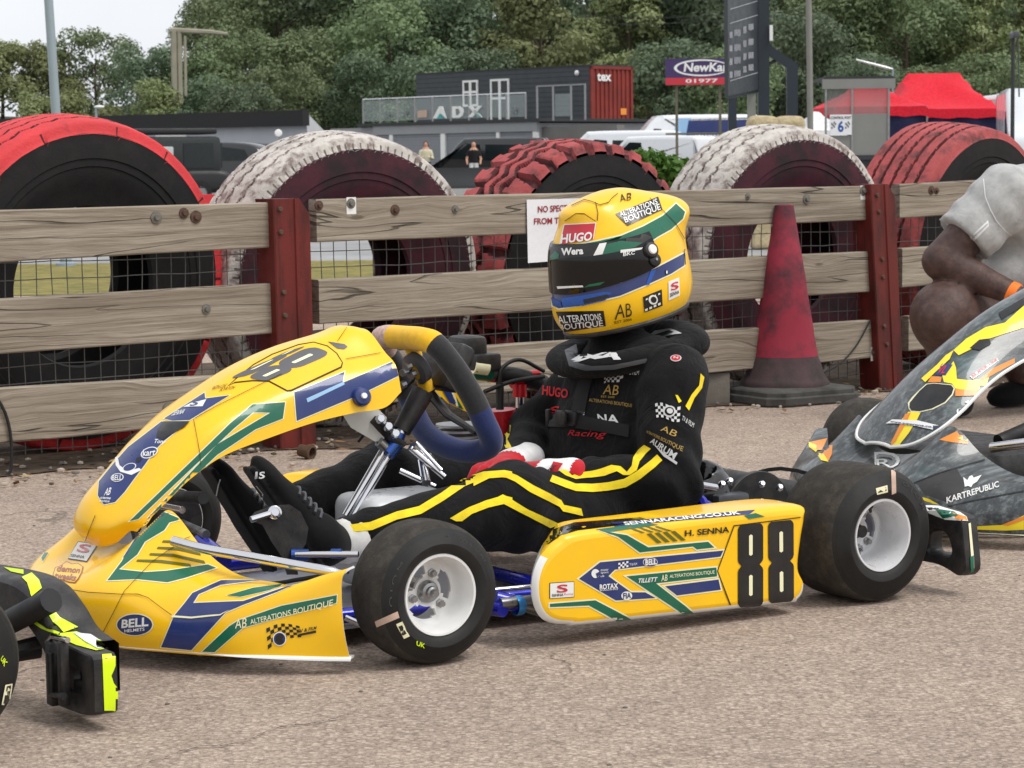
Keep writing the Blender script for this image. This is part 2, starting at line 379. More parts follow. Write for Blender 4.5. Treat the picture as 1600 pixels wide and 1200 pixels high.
def wood():
    n=N('weathered plank'); oi=n.new('ObjectInfo'); v=n.new('TexCoord'); 
    off=n.new('VectorMath'); off.operation='ADD'; n.L(v.outputs['Object'],off.inputs[0]); cx=n.new('CombineXYZ'); n.L(n.math('MULTIPLY',oi.outputs['Random'],37.),cx.inputs[0]); n.L(n.math('MULTIPLY',oi.outputs['Random'],11.),cx.inputs[2]); n.L(cx.outputs[0],off.inputs[1])
    def mp(sx,sy,sz):
        m=n.new('Mapping'); m.inputs['Scale'].default_value=(sx,sy,sz); n.L(off.outputs[0],m.inputs[0]); return m.outputs[0]
    # knots: sparse cells that bend the grain round them
    vo=n.new('TexVoronoi'); vo.inputs['Scale'].default_value=1; vo.inputs['Randomness'].default_value=1; n.L(mp(2.6,2.6,9.),vo.inputs['Vector']); kd=vo.outputs['Distance']
    bend=n.ramp(kd,[(0,(1,1,1)),(.14,(.5,.5,.5)),(.42,(0,0,0))])
    wav=n.noise(1,3,.5,mp(1.6,6,9)); 
    sep=n.new('SeparateXYZ'); n.L(off.outputs[0],sep.inputs[0])
    zz=n.math('ADD',n.math('ADD',sep.outputs[2],n.math('MULTIPLY',wav,.05)),n.math('MULTIPLY',bend,.03))
    cb=n.new('CombineXYZ'); n.L(n.math('MULTIPLY',sep.outputs[0],2.2),cb.inputs[0]); n.L(n.math('MULTIPLY',sep.outputs[1],30),cb.inputs[1]); n.L(n.math('MULTIPLY',zz,95.),cb.inputs[2])
    g1=n.noise(1,6,.65,cb.outputs[0]); 
    cb2=n.new('CombineXYZ'); n.L(n.math('MULTIPLY',sep.outputs[0],9.),cb2.inputs[0]); n.L(n.math('MULTIPLY',sep.outputs[1],200),cb2.inputs[1]); n.L(n.math('MULTIPLY',zz,420.),cb2.inputs[2])
    g2=n.noise(1,4,.6,cb2.outputs[0]); grain=n.math('ADD',n.math('MULTIPLY',g1,.68),n.math('MULTIPLY',g2,.32))
    col=n.ramp(grain,[(.3,lin((86,76,66))),(.43,lin((135,124,109))),(.55,lin((169,158,142))),(.72,lin((196,187,172)))])
    blot=n.noise(1,6,.6,mp(1.4,3,7)); col=n.mix(n.ramp(blot,[(.42,(0,0,0)),(.72,(.75,.75,.75))]),col,lin((109,96,81)),'MIX')
    knot=n.ramp(kd,[(0,(1,1,1)),(.05,(.9,.9,.9)),(.085,(0,0,0))]); col=n.mix(n.math('MULTIPLY',knot,.75),col,lin((63,47,34)))
    cb3=n.new('CombineXYZ'); n.L(n.math('MULTIPLY',sep.outputs[0],.9),cb3.inputs[0]); n.L(n.math('MULTIPLY',zz,16.),cb3.inputs[2]); ck=n.noise(1,2,.4,cb3.outputs[0])
    crack=n.ramp(n.math('ABSOLUTE',n.math('SUBTRACT',ck,.5)),[(0,(1,1,1)),(.004,(1,1,1)),(.009,(0,0,0))]); mask=n.ramp(n.noise(1,2,.5,mp(1.1,1,5)),[(.48,(0,0,0)),(.58,(1,1,1))]); crack=n.math('MULTIPLY',crack,mask)
    col=n.mix(n.math('MULTIPLY',crack,.8),col,lin((35,28,21)))
    col=n.mix(.22,col,lin((143,134,121))); n.set(base=col,rough=.88,spec=.2); n.bump(n.math('SUBTRACT',grain,n.math('MULTIPLY',crack,2.)),.004); return n.m
M['wood']=wood()
def worn(name,c,c2,amt=.5,sc_=12,rough=.7,streak=(1,1,1),bump=.001,lo=.45,hi=.62):
    n=N(name); f=n.ramp(n.noise(sc_,9,.68,n.co(streak)),[(lo,(0,0,0)),(hi,(1,1,1))]); v=n.noise(sc_*.4,5); a=n.ramp(v,[(.3,sc(lin(c),.78)),(.7,sc(lin(c),1.15))])
    n.set(base=n.mix(n.math('MULTIPLY',f,amt),a,lin(c2)),rough=rough,spec=.35); n.bump(n.noise(sc_*9,4,.7),bump); return n.m
M['post red']=worn('red oxide post paint',(104,34,28),(62,24,20),.8,9,.5,(3,3,.5))
M['cone red']=worn('scuffed faded red plastic',(158,50,68),(66,46,52),.92,5,.75,lo=.45,hi=.62)
M['cone foot']=worn('grey scuffed rubber',(86,85,82),(60,58,55),.8,14,.9)
M['cone skirt']=worn('dirty maroon grey rubber',(84,66,68),(58,54,52),.9,9,.9)
M['mesh']=gmat('dull wire',(96,94,92),.6,.5,.2,40)
M['tyre black']=worn('old truck tyre',(24,23,23),(44,40,38),.6,14,.75,lo=.45,hi=.75)
M['tyre red']=worn('bright red tyre paint',(212,58,62),(120,40,42),.5,10,.6,lo=.56,hi=.72,bump=.003)
M['tyre dull red']=worn('dull red tyre paint',(172,80,80),(64,50,50),.85,12,.8,lo=.48,hi=.66,bump=.004)
M['tyre white']=worn('flaking white tyre paint',(206,200,192),(112,92,88),.85,20,.85,lo=.49,hi=.64,bump=.004)
M['tyre maroon']=worn('maroon stained tyre wall',(78,34,46),(38,29,31),.9,8,.75,lo=.42,hi=.62)
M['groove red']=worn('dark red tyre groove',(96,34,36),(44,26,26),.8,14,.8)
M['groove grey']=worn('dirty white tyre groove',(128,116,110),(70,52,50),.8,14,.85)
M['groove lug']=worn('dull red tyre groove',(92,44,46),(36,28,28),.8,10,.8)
M['paper']=gmat('laminated paper',(228,228,230),.3,0,.03,3,bump=.003,bs=9)
M['ink red']=gmat('red ink',(150,28,34),.6)
def asphalt():
    n=N('worn tarmac'); c=n.co()
    vo=n.new('TexVoronoi'); vo.inputs['Scale'].default_value=135; n.L(c,vo.inputs['Vector']); cell=vo.outputs['Color']; sx=n.new('SeparateColor'); n.L(cell,sx.inputs[0])
    st=n.ramp(sx.outputs[0],[(0,lin((130,113,102))),(.45,lin((170,152,137))),(.8,lin((199,180,163))),(1,lin((237,218,201)))])
    fine=n.noise(420,4,.7); st=n.mix(.6,st,n.ramp(fine,[(.32,lin((114,102,92))),(.68,lin((215,194,176)))]))
    pit=n.ramp(vo.outputs['Distance'],[(0,(1,1,1)),(.45,(1,1,1)),(.85,(.62,.62,.62))]); st=n.mix(1.,st,pit,'MULTIPLY')
    big=n.noise(1.1,7,.6); st=n.mix(1.,st,n.ramp(big,[(.3,(.86,.86,.87)),(.7,(1.08,1.07,1.05))]),'MULTIPLY')
    med=n.noise(9,5,.6); st=n.mix(1.,st,n.ramp(med,[(.3,(.9,.9,.9)),(.7,(1.07,1.07,1.07))]),'MULTIPLY')
    sp=n.ramp(n.noise(2.3,6,.62,dist=.6),[(.60,(1,1,1)),(.72,(.80,.79,.78))]); st=n.mix(1.,st,sp,'MULTIPLY'); sp2=n.ramp(n.noise(38,3,.6),[(.70,(1,1,1)),(.78,(.62,.6,.58))]); st=n.mix(1.,st,sp2,'MULTIPLY')
    # hairline cracks
    cw=n.new('TexVoronoi'); cw.feature='DISTANCE_TO_EDGE'; cw.inputs['Scale'].default_value=1.3; dv=n.new('Mapping'); 
    nd=n.new('TexNoise'); nd.inputs['Scale'].default_value=7; nd.inputs['Detail'].default_value=6; n.L(c,nd.inputs['Vector']); ad=n.new('VectorMath'); ad.operation='MULTIPLY_ADD'; n.L(nd.outputs['Color'],ad.inputs[0]); ad.inputs[1].default_value=(.22,.22,.22); n.L(c,ad.inputs[2]); n.L(ad.outputs[0],cw.inputs['Vector'])
    ck=n.math('MULTIPLY',n.ramp(cw.outputs['Distance'],[(0,(1,1,1)),(.0035,(1,1,1)),(.008,(0,0,0))]),n.ramp(n.noise(.9,3),[(.53,(0,0,0)),(.6,(1,1,1))]))
    st=n.mix(n.math('MULTIPLY',ck,.6),st,lin((83,73,64)))
    n.set(base=st,rough=.9,spec=.25); n.bump(n.math('ADD',n.math('MULTIPLY',vo.outputs['Distance'],-.6),n.math('ADD',fine,n.math('MULTIPLY',ck,-1.5))),.003,.7); return n.m
M['asphalt']=asphalt()
M['track']=worn('grey race track',(150,150,150),(132,132,132),.6,2,.9); M['dry grass']=worn('dry grass ground',(150,138,78),(104,104,56),.9,6,1.,bump=.02)
M['yard']=worn('yard tarmac',(128,126,124),(112,110,108),.6,2,.9); M['hill']=worn('scrub hillside',(52,62,34),(36,44,24),.8,.4,1.)
M['dirt']=worn('dirt and leaf litter',(104,88,72),(58,48,40),.8,22,1.,bump=.008)
# ---------------------------------------------------------------- ground, verge, track, hill
P0=np.array([-.675,7.70,0]); P1=np.array([1.495,9.43,0]); fu=unit(P1-P0); fn=np.array([fu[1],-fu[0],0])   # fence direction and its normal towards the camera
def FP(t,d,z): return P0+fu*t+fn*d+np.array([0,0,z])
def sheet(name,poly,z,m,step=None):
    mb=MB()
    if step: V,Fs=mesh2d([poly],step); mb.add([(a,b,z) for a,b in V],Fs)
    else: mb.add([(a,b,z) for a,b in poly],[tuple(range(len(poly)))])
    return mb.obj(name,m,kind='structure',recalc=False)
sheet('ground',[(-1500,-60),(1500,-60),(1500,2500),(-1500,2500)],0,M['asphalt'])
q=lambda t,d: tuple(FP(t,d,0)[:2])
# litter strip under the fence with a ragged edge
ed=[q(t,.14+.10*math.sin(t*2.3)+.05*math.sin(t*7.1)+.03*math.sin(t*17)) for t in np.linspace(-3,6,80)]
sheet('verge',ed+[q(6,-3),q(-3,-3)],.004,M['dirt'])
sheet('grass_strip',[(-40,17),(40,17),(40,22.5),(-40,22.5)],.004,M['dry grass'])
sheet('race_track',[(-60,22.5),(60,22.5),(60,44),(-60,44)],.004,M['track'])
sheet('yard',[(-200,44),(200,44),(200,140),(-200,140)],.006,M['yard'])
def hill_z(x,y):
    t=max(0,y-122); s=min(1,max(0,(x+30)/34)); top=5+9*s
    return top*(1-math.exp(-t/26))+1.0*mnoise.noise((x*.05,y*.05,0))*min(1,t/20)
mb=MB(); mb.grid([[(x,y,hill_z(x,y)-.02) for x in np.linspace(-140,140,60)] for y in np.concatenate([np.linspace(121,220,36),[300,600]])]); mb.obj('hillside',M['hill'],kind='structure')
# loose stones and dead leaves lying along the fence
mb=MB()
for i in range(520):
    t=random.uniform(-2.2,4.2); d=random.gauss(.02,.17); p=FP(t,d,.006); r=random.uniform(.003,.011)*(1.4 if random.random()<.08 else 1)
    mb.ball(p+np.array([0,0,r*.4]),(r*random.uniform(.7,1.5),r*random.uniform(.7,1.4),r*.6),4,random.choice([0,0,1,2]))
for i in range(420):
    t=random.uniform(-2.2,4.2); d=random.gauss(.05,.2); p=FP(t,d,.008+random.random()*.006); a=random.random()*6.28; l=random.uniform(.01,.028); w=l*.4
    e=np.array([math.cos(a),math.sin(a),random.uniform(-.2,.4)]); g=np.array([-math.sin(a),math.cos(a),random.uniform(-.2,.3)])
    mb.add([p-e*l,p+g*w,p+e*l,p-g*w],[(0,1,2,3)],random.choice([3,3,4]))
mb.obj('leaf_litter',[gmat('pale stone',(176,164,150),.9,0,.2,60),gmat('grey stone',(120,112,104),.9,0,.2,60),gmat('brown stone',(92,76,62),.9,0,.2,60),gmat('dead leaf',(120,88,58),.9,0,.3,60),gmat('straw leaf',(170,144,100),.9,0,.2,60)],kind='stuff',recalc=False)
mb=MB(); r_=random.Random(11); pts=spline([atz(x,y,.004) for x,y in ((215,1196),(300,1168),(380,1158),(440,1134),(478,1130),(520,1122),(560,1108))],70); L0=[];R0=[]
for i,p in enumerate(pts): w=.0022*(.3+r_.random())*min(1,(69-i)/20+.15); jx=r_.uniform(-.004,.004); jy=r_.uniform(-.006,.006); L0.append((p[0]+jx,p[1]+jy+w,.003)); R0.append((p[0]+jx,p[1]+jy-w,.003))
mb.grid([L0,R0]); mb.obj('tarmac_crack',gmat('dark crack',(46,40,36),1.),kind='structure',recalc=False)
p_=atz(481,717); mb=MB(); mb.lathe([(.016,-.03),(.019,-.028),(.019,0),(.024,.002),(.024,.016),(.016,.018),(.015,-.02)],(0,0,.022),(.8,-.5,-.1),20); o=mb.obj('pipe_stub',gmat('rusty brown pipe',(88,66,50),.8,.3,.3,60)); o.location=(p_[0],p_[1],0); tag(o,'small rusty pipe stub lying on the tarmac beyond the shoes','pipe')
mb=MB()
for i in range(260):
    x=random.uniform(-1.6,2.2); y=random.uniform(2.6,7.2); r=random.uniform(.0015,.0038); mb.ball((x,y,r*.3),(r*1.3,r,r*.7),4,random.choice([0,0,1]))
mb.obj('loose_grit',[M['zinc'],gmat('light grit',(198,186,172),.9)],kind='stuff')
# ---------------------------------------------------------------- plank fence with red posts and wire mesh
fence=empty('plank_fence',P0,0,'low weathered grey plank fence with red steel posts and wire mesh between the planks','fence')
def fboard(t0,t1,zb0,zt0,zb1,zt1,seed):
    n=34; r=random.Random(seed); mb=MB(); rows=[]
    for i in range(n+1):
        a=i/n; t=t0+(t1-t0)*a; zb=zb0+(zb1-zb0)*a; zt=zt0+(zt1-zt0)*a; w=lambda s: .0022*mnoise.noise((t*3+seed*9,s,0)); c=.004
        sec=[(-.022,zb+w(1)+c),(-.022+c,zb+w(1)),(.022-c,zb+w(2)),(.022,zb+c+w(2)),(.022+w(7)*.6,(zb+zt)/2),(.022,zt-c+w(3)),(.022-c,zt+w(3)),(-.022+c,zt+w(4)),(-.022,zt-c+w(4))]
        rows.append([(t-t0,-d,z-zb0) for d,z in sec])
    mb.grid(rows,0,cu=True); k=len(sec); mb.f+= [tuple(range(k)),tuple(n*k+j for j in range(k))[::-1]]; mb.m+=[0,0]
    o=mb.obj('plank',M['wood'],fence); o.location=Vector(FP(t0,0,zb0)-P0); o.rotation_euler=(0,0,math.atan2(fu[1],fu[0])); return o
def tz(px,py,d=0.022):
    p=onplane(px,py,FP(0,d,0),fn); return (p-P0)@fu,p[2]
B_L=[];BOARD={}
def brd(name,x0,x1,a,b,c,d):
    (t0,zt0),(_,zb0),(t1,zt1),(_,zb1)=tz(x0,a),tz(x0,b),tz(x1,c),tz(x1,d); BOARD[name]=fboard(t0,t1,zb0,zt0,zb1,zt1,len(BOARD)+1)
brd('a',-90,428,331,415,316,386); brd('b',-90,432,473,560,442,521); brd('c',-90,440,612,702,581,651)
brd('d',494,1362,311,379,290,344); brd('e',498,1368,437,507,392,456); brd('f',500,1376,558,640,499,558)
brd('g',1406,1760,288,341,270,318); brd('h',1410,1760,388,449,366,420); brd('i',1420,1760,494,549,470,520)
def fpost(px0,px1,bx0,bx1,ytop,bolts):
    (ta,zt),(tb,_)=tz(px0,ytop,.05),tz(px1,ytop,.05); (tc_,_),(td,_)=tz(bx0,650,.05),tz(bx1,650,.05); w=(tb-ta); mb=MB(); lean=((tc_+td)/2-(ta+tb)/2)
    t0=(ta+tb)/2+lean; top=lambda z: -lean*z/zt
    mid=(tc_+td)/2; m0=mid-w/2-P0@fu*0
    def pt(u,d,z): return FP(mid+u-lean*(z/zt),d,z)-P0
    # hollow box section with a clipped corner at the top and a groove down the front face
    secs=[(-w/2,.05),(-w/2+.004,.054),(-.012,.054),(-.009,.049),(.009,.049),(.012,.054),(w/2-.004,.054),(w/2,.05),(w/2,-.05),(-w/2,-.05)]
    zs=[-.05,.05,.2,.4,.6,zt-.05,zt]
    rows=[[pt(u*(1 if z<zt else (.45 if u>.02 else 1)),d,z) for u,d in secs] for z in zs]
    mb.grid(rows,0,cu=True); k=len(secs); mb.f.append(tuple((len(zs)-1)*k+j for j in range(k))); mb.m.append(0)
    po=mb.obj('post',M['post red'],fence)
    for (bx,by) in bolts:
        p=onplane(bx,by,FP(0,.054,0),fn)-P0; b=MB(); b.lathe([(0,.009),(.006,.009),(.0085,.006),(.009,0)],p,fn,10); b.obj('bolt',M['rust bolt'],po)
fpost(426,483,438,492,311,[(437,327),(438,363),(443,457),(445,493)])
fpost(1359,1397,1376,1410,288,[(1370,305),(1373,331),(1378,405),(1379,433),(1381,510),(1385,538)])
def washer(px,py,r,mi,plate=False,par='a'):
    p=onplane(px,py,FP(0,.022,0),fn)-P0; mb=MB(); mb.lathe([(0,.0115),(r*.42,.0115),(r*.5,.009),(r*.5,.004),(r*.62,.0035),(r*.95,.0035),(r,.0015),(r,-.001)],p,fn,18,0)
    if plate:
        q=np.array([0,0,1.]); V=[p+fu*a+q*b+fn*.0012 for a,b in ((-.017,-.034),(.02,-.034),(.02,.02),(-.017,.02))]; mb.add(V,[(0,1,2,3)],1)
    b=BOARD[par]; o=mb.obj('washer',[M[mi],M['white gloss']],fence)
    o.parent=b; o.matrix_parent_inverse=(Matrix.Translation(b.location)@Matrix.Rotation(b.rotation_euler[2],4,'Z')).inverted()
for a in [(244,340,.020,'zinc',0,'a'),(287,333,.017,'rust bolt',0,'a'),(306,339,.02,'rust bolt',0,'a'),(322,483,.016,'zinc',0,'b'),(498,321,.016,'rust bolt',0,'d'),(548,318,.017,'zinc',1,'d'),(617,328,.018,'rust bolt',0,'d'),(711,327,.014,'zinc',0,'d'),
          (1168,307,.012,'zinc',0,'d'),(1260,311,.019,'zinc',0,'d'),(1349,298,.02,'zinc',1,'d'),(1455,297,.017,'rust bolt',0,'g'),(1463,298,.013,'rust bolt',0,'g'),(262,638,.018,'zinc',0,'c'),(1273,550,.017,'zinc',0,'f'),(1365,550,.016,'zinc',1,'f'),(905,322,.014,'zinc',0,'d')]: washer(*a)
# welded mesh behind the planks
mb=MB(); rw=.0016
def jt(t,z): return .006*mnoise.noise((t*4,z*5,3))+.004*mnoise.noise((t*11,z*9,8)), .005*mnoise.noise((t*5,z*4,12))
for t in np.arange(-1.2,4.6,.0505):
    mb.tube([FP(t+jt(t,z)[0],-.032+jt(t,z)[1],z) for z in np.linspace(.05,.70,7)],rw,5,caps=False)
for z in np.arange(.06,.72,.0505):
    mb.tube([FP(t,-.029+jt(t,z)[1],z+jt(t+50,z)[0]) for t in np.arange(-1.2,4.6,.09)],rw,5,caps=False)
mb.obj('wire_mesh',M['mesh'],fence,org=P0)
for pts,r in (([(1360,500),(1338,540),(1310,570),(1275,588)],.0035),([(1275,588),(1240,600)],.0035),([(-12,612),(6,640),(16,675),(18,715),(14,740),(-14,752)],.005)):
    mb=MB(); mb.tube(spline([FP(*( (lambda p:((p-P0)@fu,.03,p[2]))(onplane(x,y,FP(0,.03,0),fn)) )) for x,y in pts],14),r,6)
    if r: o=mb.obj('loose_wire',M['rubber'],fence,org=P0)
# sheet of notice paper pinned to the top plank
sgn=empty('notice_sheet',FP(tz(860,400)[0],.03,tz(860,400)[1]),0,'white laminated notice with red capitals pinned to the top plank behind the driver','sign'); so=np.array(sgn.location)
def sp(px,py,d=.03): return onplane(px,py,FP(0,d,0),fn)
mb=MB(); rows=[]
for v in np.linspace(0,1,9):
    row=[]
    for u in np.linspace(0,1,13):
        a=np.array((823,312))*(1-u)*(1-v)+np.array((968,308))*u*(1-v)+np.array((825,411))*(1-u)*v+np.array((970,400))*u*v
        row.append(sp(a[0],a[1],.027+.003*math.sin(u*5+v*3)+(.012*max(0,v-.6)*(1-u))))
    rows.append(row)
mb.grid(rows); nb=len(mb.f); S=Skin(mb,WORLD)
S.text('NO SPECTATORS',((840,322),(914,318.5),(914,328),(840,332.5)),1,.002,.02,step=20); S.text('FROM THE',((834,341),(886,339),(886,349),(834,351)),1,.002,.02,step=20)
mb.obj('sheet',[M['paper'],M['ink red']],sgn,org=so)
# ---------------------------------------------------------------- truck tyres standing behind the fence, traffic cone
def sst(a,b,x): 
    t=np.clip((x-a)/(b-a),0,1); return t*t*(3-2*t)
def giant(px,ytop,W,style,tread,wall,d,lean,yaw,label,groove='tyre black',D=None):
    p=onplane(px,ytop,FP(0,d,0),fn); D=D or p[2]; t=(p-P0)@fu; c=FP(t,d,D/2); Ro=D/2; hw=W/2
    a=R(yaw); ax=fn*math.cos(a)+fu*math.sin(a); ax=ax*math.cos(R(lean))-np.array([0,0,1.])*math.sin(R(lean)); e1=unit(fu-ax*(fu@ax)); e2=np.cross(ax,e1)
    if e2[2]<0: e2=-e2
    root=empty('truck_tyre',(c[0],c[1],0),0,label,'tyre','painted truck tyres behind the fence'); org=np.array(root.location)
    hs=np.linspace(-hw,hw,92); na=400; th=np.linspace(0,2*math.pi,na,endpoint=False)
    Hh,TT=np.meshgrid(hs,th,indexing='ij'); r=Ro-.018*np.abs(Hh/hw)**2.6-.032*sst(.88,1.0,np.abs(Hh/hw))
    zig=lambda n,amp,ph=0: amp*(2*np.abs(((TT*n/(2*math.pi)+ph)%1)*2-1)-1)
    dep=np.zeros_like(r)
    nz=np.array([[mnoise.noise((h*14,math.cos(x)*Ro*9,math.sin(x)*Ro*9)) for x in th] for h in hs]); nz2=np.array([[mnoise.noise((h*45,math.cos(x)*Ro*40+9,math.sin(x)*Ro*40)) for x in th] for h in hs])
    if style=='zig':
        for h0 in (-.55,-.2,.18,.55): dep=np.maximum(dep,.013*(1-sst(.0018,.0045,np.abs(Hh-h0*hw-zig(46,.006)))))
        sl=((TT*46/(2*math.pi))%1); dep=np.maximum(dep,.012*(np.abs(Hh)>hw*.93)*(sl<.035))
    elif style=='lug':
        ph=TT*30/(2*math.pi); left=Hh<0; s_=np.where(left,(ph+.5)%1,ph%1); sh=np.abs(Hh)/hw
        edge=.14+.06*np.sin(sh*9); lug=(sst(edge-.05,edge+.02,s_)*(1-sst(.80,.88,s_)))*sst(.36,.42,sh+.05*np.sign(s_-.5))
        cz=np.abs(np.abs(Hh)-hw*.17-zig(30,.018)*np.where(left,-1,1)); rib=1-sst(.016,.022,cz)
        dep=.024*(1-np.maximum(lug,rib)); r=r+.012*lug*sst(.8,.95,sh)
    elif style=='rag':
        for h0 in (-.5,-.05,.45): dep=np.maximum(dep,.012*(1-sst(.0018,.0055,np.abs(Hh-h0*hw-zig(60,.008)-.006*nz))))
        dep=np.maximum(dep,.0045*sst(.1,.5,nz2)); dep=np.maximum(dep,.008*(np.abs(Hh)>hw*.935)*(((TT*105/(2*math.pi)+.35*nz)%1)<.3))
    else:
        for h0 in (-.6,-.3,0,.3,.6): dep=np.maximum(dep,.011*(1-sst(.003,.007,np.abs(Hh-h0*hw-.003*nz2-zig(70,.002)))))
    r=r-dep+.002*nz+.0012*nz2
    C0=c-org; P=C0+ax*Hh[...,None]+r[...,None]*(np.cos(TT)[...,None]*e1+np.sin(TT)[...,None]*e2)
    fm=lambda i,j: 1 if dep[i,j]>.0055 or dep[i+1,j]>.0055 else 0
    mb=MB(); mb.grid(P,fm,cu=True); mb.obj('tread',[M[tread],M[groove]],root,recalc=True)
    mb=MB(); sr=Ro-.08
    prof=[(Ro-.049,hw-.001),(Ro-.062,hw-.0005),(Ro-.08,hw+.003),(Ro-.095,hw+.004),(Ro-.125,hw+.007),(Ro-.128,hw+.003),(Ro-.15,hw+.004),(Ro-.153,hw+.0005),(Ro-.175,hw),(Ro-.21,hw-.012),(Ro-.245,hw-.022),(Ro-.275,hw-.028),(Ro-.28,hw-.045),(Ro-.265,hw-.06),(Ro-.13,hw-.05),(Ro-.06,hw-.075),(Ro-.05,0),(Ro-.06,-hw+.075),(Ro-.13,-hw+.05),(Ro-.265,-hw+.06),(Ro-.28,-hw+.045),(Ro-.275,-hw+.028),(Ro-.21,-hw+.012),(Ro-.15,-hw-.004),(Ro-.049,-hw+.001)]
    mb.lathe([(a_,b_) for a_,b_ in prof],C0,ax,120); mb.obj('side_wall',M[wall],root)
    return root
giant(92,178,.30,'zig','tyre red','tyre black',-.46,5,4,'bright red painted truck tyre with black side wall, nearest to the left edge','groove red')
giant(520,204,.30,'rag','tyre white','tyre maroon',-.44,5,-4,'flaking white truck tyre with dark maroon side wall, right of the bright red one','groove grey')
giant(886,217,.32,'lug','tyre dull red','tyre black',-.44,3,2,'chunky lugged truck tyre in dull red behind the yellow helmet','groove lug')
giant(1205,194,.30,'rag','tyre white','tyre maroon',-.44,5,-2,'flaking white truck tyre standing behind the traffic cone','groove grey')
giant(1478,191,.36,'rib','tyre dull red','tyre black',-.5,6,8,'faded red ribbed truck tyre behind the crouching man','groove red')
# dark stacked car tyres just beyond, glimpsed through the mesh
for (px,Y,n) in ((40,9.6,2),(455,10.2,1),(660,10.6,2),(1085,11.6,1),(1290,12.2,2)):
    x=atY(px,420,Y)[0]
    for k in range(n):
        z0=.19*k
        mb=MB(); mb.lathe([(.19,.02),(.28,0),(.31,.03),(.315,.09),(.31,.15),(.28,.18),(.19,.16),(.2,.09),(.19,.02)],(0,0,0),(0,0,1),36,fn=lambda r,h,t: r+(.004*math.sin(t*50) if r>.3 else 0))
        o=mb.obj('car_tyre',M['tyre black']); o.location=(x,Y,z0); tag(o,'loose black car tyre beyond the mesh fence %s'%('at the far left of the fence' if px<100 else 'beside the left red post' if px<500 else 'behind the steering wheel' if px<700 else 'behind the driver' if px<1200 else 'behind the traffic cone'),'tyre','loose car tyres beyond the fence')
        if n>1: o['label']+=(', upper' if k else ', lower')
# cone
cp=atz(1226,626); cone=empty('traffic_cone',(cp[0],cp[1],0),R(32),'scuffed faded red traffic cone with grey base in front of the fence','traffic cone')
mb=MB(); hb=.215
oc=[(hb-.05,hb),(hb,hb-.05),(hb,-hb+.05),(hb-.05,-hb),(-hb+.05,-hb),(-hb,-hb+.05),(-hb,hb-.05),(-hb+.05,hb)]
rows=[]
for s_,z in ((.97,0),(1,.008),(1,.03),(.985,.034),(.955,.036),(.955,.05),(.93,.056),(.7,.062),(.3,.063)):
    pts=[]; 
    for i in range(8):
        a,b=oc[i],oc[(i+1)%8]
        for k in range(4): pts.append((s_*(a[0]+(b[0]-a[0])*k/4),s_*(a[1]+(b[1]-a[1])*k/4),z))
    rows.append(pts)
mb.grid(rows,cu=True); mb.obj('base',M['cone foot'],cone)
mb=MB(); mb.lathe([(.165,.055),(.166,.07),(.158,.082),(.146,.10),(.13,.15),(.124,.165),(.122,.17)],(0,0,0),(0,0,1),48); mb.obj('skirt',M['cone skirt'],cone)
mb=MB(); mb.lathe([(.1235,.168),(.121,.18),(.115,.215),(.1085,.25),(.108,.26),(.082,.42),(.081,.44),(.058,.575),(.0565,.58),(.037,.705),(.034,.723),(.024,.726),(.022,.715)],(0,0,0),(0,0,1),48); mb.obj('body',M['cone red'],cone)
# concrete foot block by the driver's shoulder
p=atz(1105,632); o=MB().box((-.07,-.05,0),(.07,.05,.12),0,.008).obj('concrete_block',gmat('old concrete',(110,104,96),.9,0,.2,12,bump=.002)); o.location=(p[0],p[1],0); o.rotation_euler=(0,0,R(30)); tag(o,'small grey concrete block on the ground behind the driver beside the cone','block')
# ---------------------------------------------------------------- the yellow kart
K=Fr((.430,5.312,0),32.8)
kart=empty('racing_kart',K.o,K.rz,'yellow green and blue racing kart numbered 88 with the driver in it','kart')
NLIV=['yellow vinyl','cream line','green vinyl','navy vinyl','white gloss','black vinyl','olive line','red vinyl','grey numeral','gap line','pale blue line','black gloss','orange vinyl','brown vinyl']
LM=[M[k] for k in NLIV]; YE,CR,GR,NV,WH,BK,OL,RD,GN,GP,PB,BG,OR,BN=range(14)
def ky(px,py,y): return K.yp(px,py,y)
# --- front panel (number panel): rows run from the tip up to the top, columns across
rowsC=[ # centre ridge x,z | shoulder near (x,z) | edge near (x,z)
 ((1.456,.187),(1.434,.198),(1.412,.221)),
 ((1.482,.222),(1.452,.226),(1.402,.236)),
 ((1.466,.268),(1.428,.264),(1.384,.252)),
 ((1.414,.320),(1.390,.306),(1.350,.281)),
 ((1.352,.380),(1.335,.366),(1.307,.315)),
 ((1.255,.444),(1.262,.424),(1.240,.352)),
 ((1.160,.500),(1.160,.466),(1.140,.380)),
 ((1.060,.537),(1.060,.497),(1.050,.401)),
 ((.960,.560),(.955,.515),(.960,.414)),
 ((.912,.574),(.895,.522),(.892,.420)),
 ((.875,.568),(.860,.524),(.852,.448))]
hw_e=[.112,.122,.126,.129,.13,.132,.133,.133,.133,.132,.128]
ctrl=[]
for i,(c,s_,e) in enumerate(rowsC):
    we=hw_e[i]; ws=we*.62
    far=[(e[0],-we,e[1]),((s_[0]+e[0])/2,-(we+ws)/2-.012,(s_[1]+e[1])/2+.012),(s_[0],-ws,s_[1])]
    ctrl.append(far+[((c[0]*.75+s_[0]*.25),-.04,c[1]*.86+s_[1]*.14),(c[0],0,c[1]),((c[0]*.75+s_[0]*.25),.04,c[1]*.86+s_[1]*.14)]+[(x,-y,z) for x,y,z in far[::-1]])
P=surf(ctrl,64,46)
mb=MB(); mb.grid(P,YE); nb=len(mb.f)
th=.005
